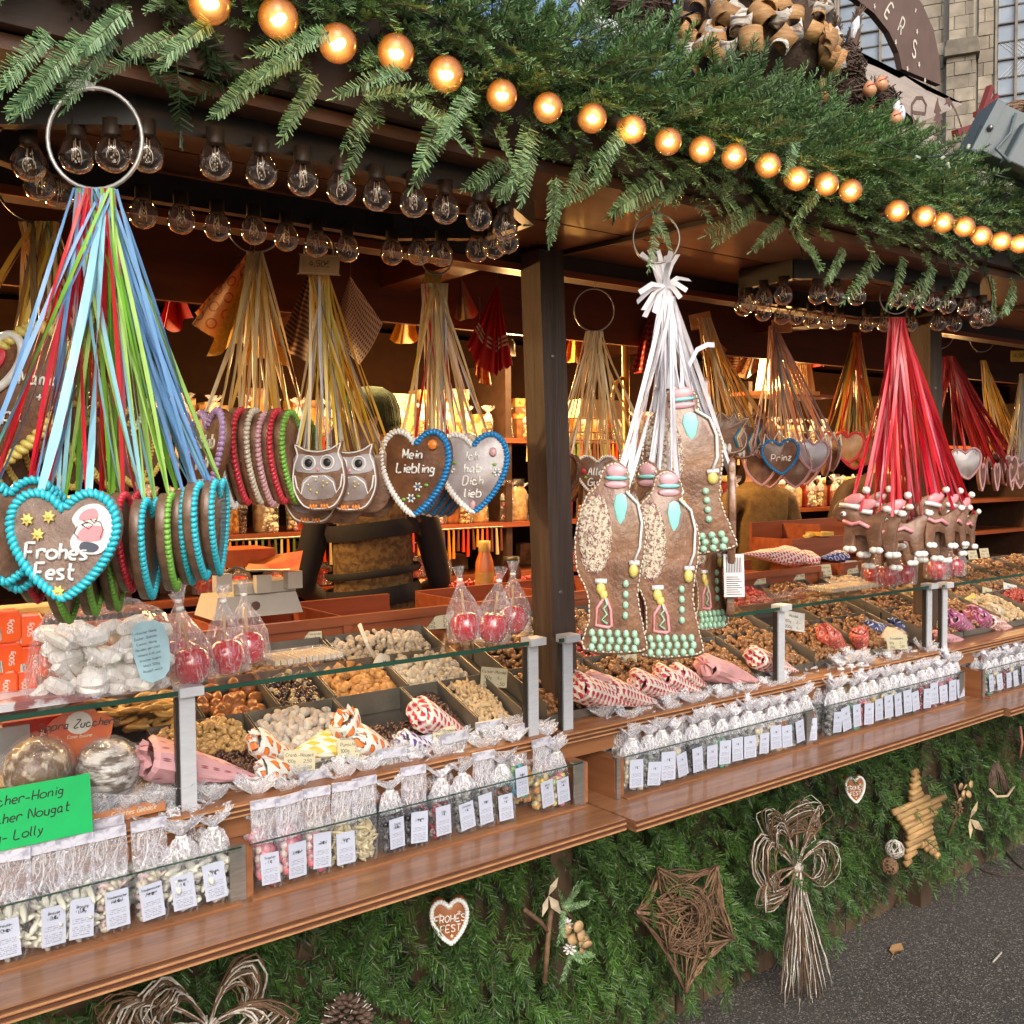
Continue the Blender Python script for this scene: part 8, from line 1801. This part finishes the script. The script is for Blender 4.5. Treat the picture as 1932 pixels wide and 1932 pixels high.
for (px, py, r_) in ((1688, 1602, .030), (1678, 1634, .028)):
    c = Vector(at(px, py, y=1.80)); t = thing('wicker_ball', 'small wicker ball of thin pale twigs, %s of the pair left of the wooden star' % ('upper' if py < 1610 else 'lower'), 'wicker ball', c); m_ = MB()
    for i in range(24): B_ = Euler((rnd.uniform(0, 3), rnd.uniform(0, 3), rnd.uniform(0, 3))).to_matrix(); m_.tube([c+B_ @ Vector((r_*math.cos(k*.63), r_*math.sin(k*.63), r_*rnd.uniform(-.2, .2))) for k in range(11)], .0013, 4)
    m_.build('wicker', m_tw if py > 1610 else m_tww, t, True, world=True)
t = thing('dark_cone_ball', 'dark spiky cone ball half out of frame at the bottom, right of the twig bow', 'ornament', at(655, 1925, y=1.80)); cone_orn(t, at(655, 1925, y=1.80), .045, m_twd, 110, .8, 1.0); m_ = MB()
for i in range(50): a = rnd.uniform(0, 6.28); b = rnd.uniform(-1.2, 1.2); d = Vector((math.cos(a)*math.cos(b), math.sin(a)*math.cos(b), math.sin(b))); c = Vector(at(655, 1925, y=1.80)); m_.tube([c+d*.03, c+d*.056], .0012, 4)
m_.build('spikes', m_tww, t, True, world=True, kind='stuff')
t = thing('twig_ornament', 'small reddish twig ornament at the right edge under the far shelf', 'ornament', at(1928, 1400, y=1.80)); MB().tube(wob([at(1925, 1370, y=1.8), at(1928, 1400, y=1.79), at(1924, 1430, y=1.8)], .003), .005, 6).build('twig', mat('reddish_twig', (.40, .16, .12), .7), t, True, world=True)
# leaf and stick on the asphalt
c = Vector(at(1690, 1795, z=.004)); t = thing('fallen_leaf', 'curled brown leaf lying on the asphalt', 'leaf', c); MB().add([c+Vector(q) for q in ((-.03, -.01, .002), (-.008, -.022, .012), (.022, -.016, .004), (.04, .004, .016), (.012, .022, .010), (-.016, .014, .004), (.002, 0, .0))], [(0, 1, 6), (1, 2, 6), (2, 3, 6), (3, 4, 6), (4, 5, 6), (5, 0, 6)]).build('leaf_blade', mat('leaf_brown', (.30, .17, .07), .7), t, world=True)
MB().tube([c+Vector((-.03, -.01, .002)), c+Vector((-.055, -.018, .002))], .0012, 4).build('stalk', MC['leaf_brown'], t, world=True)
c = Vector(at(1885, 1808, z=.003)); tag(MB().tube([c+Vector((-.04, 0, 0)), c+Vector((.04, .012, .002))], .003, 6).build('wooden_stick', mat('pale_stick', (.45, .40, .34), .7)), 'pale short stick lying on the asphalt at lower right', 'stick')
tw_ = MB()
for (a, b, c2) in (((1830, 1560), (1870, 1600), (1932, 1590)), ((1850, 1640), (1890, 1660), (1932, 1650)), ((1880, 1570), (1900, 1620), (1932, 1640))): tw_.tube(bez(at(*a, z=.004), at(*b, z=.006), at(*c2, z=.004)), .003, 5)
tag(tw_.build('fallen_twigs', m_twd, kind='stuff'), 'thin dark twigs scattered on the asphalt at right', 'twigs')
# ================================================================ things on the roof
# birch bark cone
c = Vector(at(1425, 30, y=1.45)); t = thing('birch_bark_cone', 'huge cone of curled orange and white birch bark rising from the garland', 'decoration', c)
for i in range(330):
    row = i/26; a = rnd.uniform(math.pi*.75, math.pi*2.25); rr = .185*math.cos(row*.09)*(1-.02*row); q = c+Vector((math.cos(a)*rr, math.sin(a)*rr*.9, -.15+row*.035+rnd.uniform(-.01, .01)))
    w_ = rnd.uniform(.022, .042); h_ = rnd.uniform(.03, .055); n_ = 9; th = rnd.uniform(2.2, 5.2); vs = []; B_ = Euler((rnd.uniform(-.9, .9), rnd.uniform(-.9, .9), a+R(90)+rnd.uniform(-.9, .9))).to_matrix()
    for rad in (w_*.55, w_*.62):
        for zz in (-h_/2, h_/2):
            for k in range(n_): an = -th/2+th*k/(n_-1)-1.57; vs.append(q+B_ @ Vector((rad*math.cos(an), rad*math.sin(an), zz)))
    fs = [(k, k+1, n_+k+1, n_+k) for k in range(n_-1)]+[(2*n_+k+1, 2*n_+k, 3*n_+k, 3*n_+k+1) for k in range(n_-1)]+[(n_+k, n_+k+1, 3*n_+k+1, 3*n_+k) for k in range(n_-1)]+[(k+1, k, 2*n_+k, 2*n_+k+1) for k in range(n_-1)]
    MB().add(vs, fs).build('bark_curl', m_barkp if rnd.random() < .62 else m_barko, t, True, world=True)
MB().lathe([(.001, -.2), (.14, -.15), (.17, 0), (.15, .2), (.08, .35), (.001, .4)], c, 14).build('core', m_twd, t, True, world=True)
# dark brushwood figure left of it
def brush(c, sc_, n, t, nm='brushwood', ax=(0, 0, 1), m_=None):
    mb_ = MB()
    for i in range(n):
        d = Vector([rnd.gauss(0, 1) for _ in range(3)]).normalized(); q = Vector(c)+Vector((d.x*sc_[0], d.y*sc_[1], d.z*sc_[2])); tn = d.cross(Vector(ax)); tn = (tn if tn.length > .1 else Vector((1, 0, 0))).normalized()+Vector((rnd.uniform(-.5, .5), rnd.uniform(-.5, .5), rnd.uniform(-.8, .8)))
        L = rnd.uniform(.02, .05); mb_.tube([q-tn*L*.5, q+d*.006, q+tn*L*.5], rnd.uniform(.0009, .0018), 3, cap=False)
    MB().ell(c, tuple(s*.93 for s in sc_), a=12, b=8).build('body', m_twd, t, True, world=True); mb_.build(nm, m_ or m_twd, t, world=True, kind='stuff')
c = Vector(at(1195, 5, y=1.42)); t = thing('brushwood_animal', 'dark brushwood animal with white patches half sunk in the garland at top centre', 'decoration', c); brush(c, (.10, .07, .075), 700, t)
for (px, py) in ((1105, 12), (1135, 48), (1165, 60)): MB().ell(at(px, py, y=1.34), (.03, .006, .014), Euler((0, .5, 0)).to_matrix()).build('snow_patch', m_snow, t, True, world=True)
# squirrel-like animal of brushwood with snowy ears, and a basket
c = Vector(at(1590, 165, y=1.42)); t = thing('brushwood_squirrel', 'dark brushwood squirrel with snow on its tall ears sitting on the fir', 'decoration', c)
brush(c, (.048, .045, .075), 600, t); h = Vector(at(1592, 118, y=1.40)); brush(h, (.036, .036, .036), 350, t, 'head_brushwood')
for (px, py, qx, qy) in ((1578, 105, 1576, 50), (1602, 100, 1618, 30)):
    m_ = MB(); A, B = Vector(at(px, py, y=1.40)), Vector(at(qx, qy, y=1.40)); m_.tube([A, A.lerp(B, .5)+CF*-.006, B], [.014, .016, .004], 8)
    for k in range(120): p = A.lerp(B, rnd.random()); m_.tube([p, p+(B-A).normalized()*.03+Vector((rnd.uniform(-.014, .014), rnd.uniform(-.014, .014), 0))], .0013, 3, cap=False)
    m_.build('ear', m_twd, t, world=True); MB().tube([A.lerp(B, .3)-CF*.014-CR*.004, A.lerp(B, .65)-CF*.016-CR*.004, A.lerp(B, .92)-CF*.01], [.006, .011, .003], 8).build('ear_snow', m_snow, t, True, world=True)
c = Vector(at(1655, 195, y=1.38)); t = thing('brushwood_basket', 'brushwood basket with pale orange fruit and red ribbons in front of the pale sign', 'basket', c); brush(c, (.055, .04, .035), 500, t)
m_fr = mat('pale_fruit', (.62, .34, .18), .4, (.50, .20, .10), 14)
for (px, py) in ((1635, 215), (1640, 170), (1662, 160), (1690, 225)):
    q = Vector(at(px, py, y=1.33)); MB().lathe([(.001, -.016), (.014, -.010), (.017, 0), (.012, .012), (.005, .02), (.001, .021)], q, 12).build('fruit', m_fr, t, True, world=True); MB().tube([q+Vector((-.016, -.006, .004)), q+Vector((0, -.018, .012)), q+Vector((.014, -.006, .02))], .0015, 4).build('red_thread', I_['red'], t, True, world=True)
for (px, py) in ((1690, 200), (1700, 215)): MB().ell(at(px, py, y=1.34), (.012, .01, .022)).build('snow_patch', m_snow, t, True, world=True)
# pale plank sign with cut-outs
m_pl = mat('pale_plank', (.42, .36, .32), .7, (.32, .27, .24), 6, (1, 8, 8), bump=.3, bscale=30); m_rust = mat('brown_board', (.145, .090, .070), .6, (.11, .065, .05), 8)
t = thing('pale_sign', 'pale wooden roof sign with cut-out letter e, fir tree and comet', 'sign', at(1690, 180, y=1.70)); YS = 1.72
top = [(1500, 42), (1530, 62), (1570, 90), (1620, 118), (1655, 132), (1690, 150), (1700, 146), (1740, 172), (1780, 190), (1812, 198)]; low = [(1840, 330), (1500, 330)]
out = [Vector(at(x, y_, y=YS)) for x, y_ in low+top[::-1]]
o2 = [(p.x, p.z) for p in out]; M_s = Matrix(((1, 0, 0, 0), (0, 0, -1, YS), (0, 1, 0, 0), (0, 0, 0, 1)))
MB().prism(o2, -.012, .012, M_s).build('board', m_pl, t, world=True)
Fs = M_s @ Matrix.Translation((0, 0, .0128))
def cut(pts, nm='cut_out', wd=None):
    q = [Vector(at(x, y_, y=YS)) for x, y_ in pts]; m_ = MB()
    if wd: m_.strip([(p.x, YS-.0135, p.z) for p in q], wd, (1, 0, 0))
    else: m_.prism([(p.x, p.z) for p in q], 0, .0006, Fs)
    return m_.build(nm, m_rust, t, world=True)
def ring_cut(pts, w_):
    q = [Vector(at(x, y_, y=YS)) for x, y_ in pts]; m_ = MB(); vs = []
    for i, p in enumerate(q):
        d = (q[min(i+1, len(q)-1)]-q[max(i-1, 0)]); n_ = Vector((-d.z, 0, d.x)).normalized()*w_/2; vs += [(p.x-n_.x, YS-.0133, p.z-n_.z), (p.x+n_.x, YS-.0133, p.z+n_.z)]
    m_.add(vs, [(2*i, 2*i+1, 2*i+3, 2*i+2) for i in range(len(q)-1)]); return m_.build('cut_letter', m_rust, t, world=True)
ring_cut([(1714, 214), (1738, 217), (1740, 200), (1733, 187), (1722, 187), (1713, 200), (1713, 220), (1720, 236), (1732, 240), (1738, 232)], .011)
cut([(1760, 244), (1764, 252), (1768, 244), (1772, 242), (1766, 230), (1771, 228), (1765, 214), (1769, 212), (1764, 200), (1762, 186), (1758, 200), (1755, 214), (1759, 216), (1754, 230), (1759, 231), (1755, 242)])
cut([(1776, 186), (1778, 194), (1774, 200), (1781, 198), (1785, 204), (1786, 196), (1791, 193), (1785, 190), (1784, 183), (1780, 188)]); ring_cut([(1787, 196), (1796, 212), (1802, 228), (1808, 246)], .010)
for px in (1637, 1643): cut([(px-2, 150), (px, 154), (px+2, 150), (px, 144)][::1])
# brown arch sign
t = thing('arch_sign', "brown arched sign with cut letters ERS and little stars above the pale sign", 'sign', at(1720, 80, y=1.80)); YA = 1.80
outer = [(1560, -140), (1640, -90), (1700, -40), (1735, 10), (1757, 60), (1767, 110), (1770, 162)]; inner = [(1697, 132), (1690, 100), (1672, 62), (1645, 28), (1610, 0), (1570, -20), (1500, -40)]
vo = [Vector(at(x, y_, y=YA)) for x, y_ in outer]; vi = [Vector(at(x, y_, y=YA)) for x, y_ in inner[::-1]]; vs = []
for k in range(7): vs += [vo[k]+Vector((0, -.01, 0)), vi[k]+Vector((0, -.01, 0)), vo[k]+Vector((0, .01, 0)), vi[k]+Vector((0, .01, 0))]
fs = []
for k in range(6): a = 4*k; b = a+4; fs += [(a, a+1, b+1, b), (a+2, b+2, b+3, a+3), (a, b, b+2, a+2), (a+1, a+3, b+3, b+1)]
fs += [(24, 25, 27, 26)]; MB().add(vs, fs).build('board', m_rust, t, world=True)
m_lt = mat('letter_pale', (.60, .56, .48), .5)
for ch, px, py, rot, sz in (('E', 1672, 32, -38, .056), ('R', 1697, 62, -28, .056), ("'", 1722, 40, -20, .05), ('S', 1724, 108, -12, .056), ('M', 1640, -8, -48, .056)):
    c = Vector(at(px, py, y=YA-.012)); F_ = Matrix.Translation(c) @ Matrix(((1, 0, 0, 0), (0, 0, -1, 0), (0, 1, 0, 0), (0, 0, 0, 1))) @ Matrix.Rotation(R(rot), 4, 'Z') @ Matrix.Scale(.62, 4, (1, 0, 0)); text_pen(MB(), ch, sz, .009, F_, slant=0).build('letter', m_lt, t, world=True)
for px, py in ((1730, 60), (1690, 80), (1712, 130), (1734, 122), (1745, 152), (1715, 158), (1650, 12)):
    c = Vector(at(px, py, y=YA-.012)); m_ = MB(); o = [((.007 if k % 2 == 0 else .003)*math.cos(k*.628), (.011 if k % 2 == 0 else .005)*math.sin(k*.628)) for k in range(10)]; m_.prism(o, 0, .001, Matrix.Translation(c) @ Matrix(((1, 0, 0, 0), (0, 0, -1, 0), (0, 1, 0, 0), (0, 0, 0, 1)))); m_.build('star_cut', m_lt, t, world=True)
# floodlight
m_fl = mat('floodlight_grey', (.11, .14, .15), .55, var=.05); c = Vector(at(1912, 290, y=1.22)); fd = (CR*.75-CF*.1-CU*.55)
t = thing('floodlight', 'grey metal floodlight with cable tilted down at the right edge above the fir', 'floodlight', c)
M_ = Matrix.Translation(c) @ Matrix((CR*.86-CU*.45-CF*.1, -(CF*.95)+CR*.1, (CU*.86+CR*.45))).transposed().to_4x4()
for i in range(3):
    v = Vector([M_[j][i] for j in range(3)]).normalized()
    for j in range(3): M_[j][i] = v[j]
def fbox(lo, hi, nm, mt=m_fl):
    MB().prism([(lo[0], lo[2]), (hi[0], lo[2]), (hi[0], hi[2]), (lo[0], hi[2])], lo[1], hi[1], M_ @ Matrix(((1, 0, 0, 0), (0, 0, 1, 0), (0, 1, 0, 0), (0, 0, 0, 1))), .006).build(nm, mt, t, False, world=True)
fbox((-.10, -.03, -.055), (.22, .05, .075), 'housing'); fbox((-.115, -.035, -.068), (-.09, .055, .078), 'front_flange'); fbox((-.04, .052, -.07), (.16, .085, .035), 'terminal_box'); fbox((.03, .087, -.05), (.08, .089, -.01), 'rating_plate', m_alu)
for k in range(9): fbox((-.02+k*.02, .051, .04), (-.014+k*.02, .062, .078), 'cooling_fin')
MB().tube([M_ @ Vector(q) for q in ((-.06, .055, .06), (-.055, .07, .0), (-.07, .075, -.05), (-.03, .09, -.075))], .004, 6).build('cable', m_fl, t, True, world=True); MB().ell(M_ @ Vector((-.10, .06, .0)), (.008, .008, .008)).build('bolt', m_iron, t, True, world=True)
# red sledge
m_sl = mat('red_painted_wood', (.22, .035, .025), .45, (.16, .025, .02), 20); t = thing('red_sledge', 'dark red wooden sledge lying on the roof behind the floodlight', 'sledge', at(1880, 220, y=1.62)); P = lambda x, y_, d=0: Vector(at(x, y_, y=1.60+d))
for nm, a, b, r_ in (('post', (1835, 262), (1868, 165), .013), ('post', (1850, 250), (1880, 180), .010), ('rail', (1858, 190), (1935, 222), .012), ('rail', (1840, 232), (1880, 240), .012), ('runner', (1802, 252), (1850, 236), .015), ('cross_bar', (1840, 215), (1875, 228), .011)): MB().tube([P(*a), P(*b)], r_, 4).build(nm, m_sl, t, world=True)
t = thing('brushwood_heap', 'pale twigs heaped on the roof at the top right edge', 'brushwood', at(1920, 190, y=1.75)); m_ = MB()
for i in range(60): a = P(1880+rnd.uniform(0, 60), 215+rnd.uniform(-12, 12), .1+rnd.uniform(0, .1)); m_.tube(bez(a, a+CR*.06+Vector((0, 0, rnd.uniform(.02, .06))), a+CR*.14+Vector((0, 0, rnd.uniform(0, .05)))), .0022, 4)
m_.build('twigs', m_tw, t, True, world=True, kind='stuff')
# bare branch, fairy-light cable in the fir
t = thing('bare_branch', 'thin bare dark branch in front of the church at the top', 'branch', at(1540, 60, y=1.6)); P = lambda x, y_, d=0: Vector(at(x, y_, y=1.55+d))
for pts in (((1515, 120), (1532, 60), (1528, 0), (1535, -40)), ((1530, 20), (1555, 52), (1590, 68)), ((1530, 30), (1550, 12), (1562, -10)), ((1380, 180), (1440, 190), (1500, 165))): MB().tube(wob([P(*q) for q in pts], .003), .003, 5).build('twig', m_twd, t, True, world=True)
t = thing('fairy_light_cable', 'dark green fairy-light cable with pale little sockets on the fir left of the floodlight', 'light string', at(1760, 300, y=1.22)); P = lambda x, y_, d=0: Vector(at(x, y_, y=1.20+d)); m_gc = mat('cable_green', (.02, .035, .02), .4)
for pts in (((1650, 265), (1700, 290), (1745, 300), (1790, 296), (1830, 280)), ((1745, 300), (1775, 330), (1780, 370)), ((1850, 240), (1835, 275), (1800, 300)), ((1880, 330), (1932, 345))): MB().tube(wob([P(*q) for q in pts], .004), .0022, 5).build('cable', m_gc, t, True, world=True)
for px, py, a in ((1728, 296, 0), (1775, 300, .5), (1825, 282, 1), (1790, 318, 2)): q = P(px, py, -.01); MB().tube([q, q+Vector((.014*math.cos(a), 0, .014*math.sin(a)))], .0038, 6).build('socket', mat('socket_pale', (.42, .48, .36), .4), t, True, world=True)
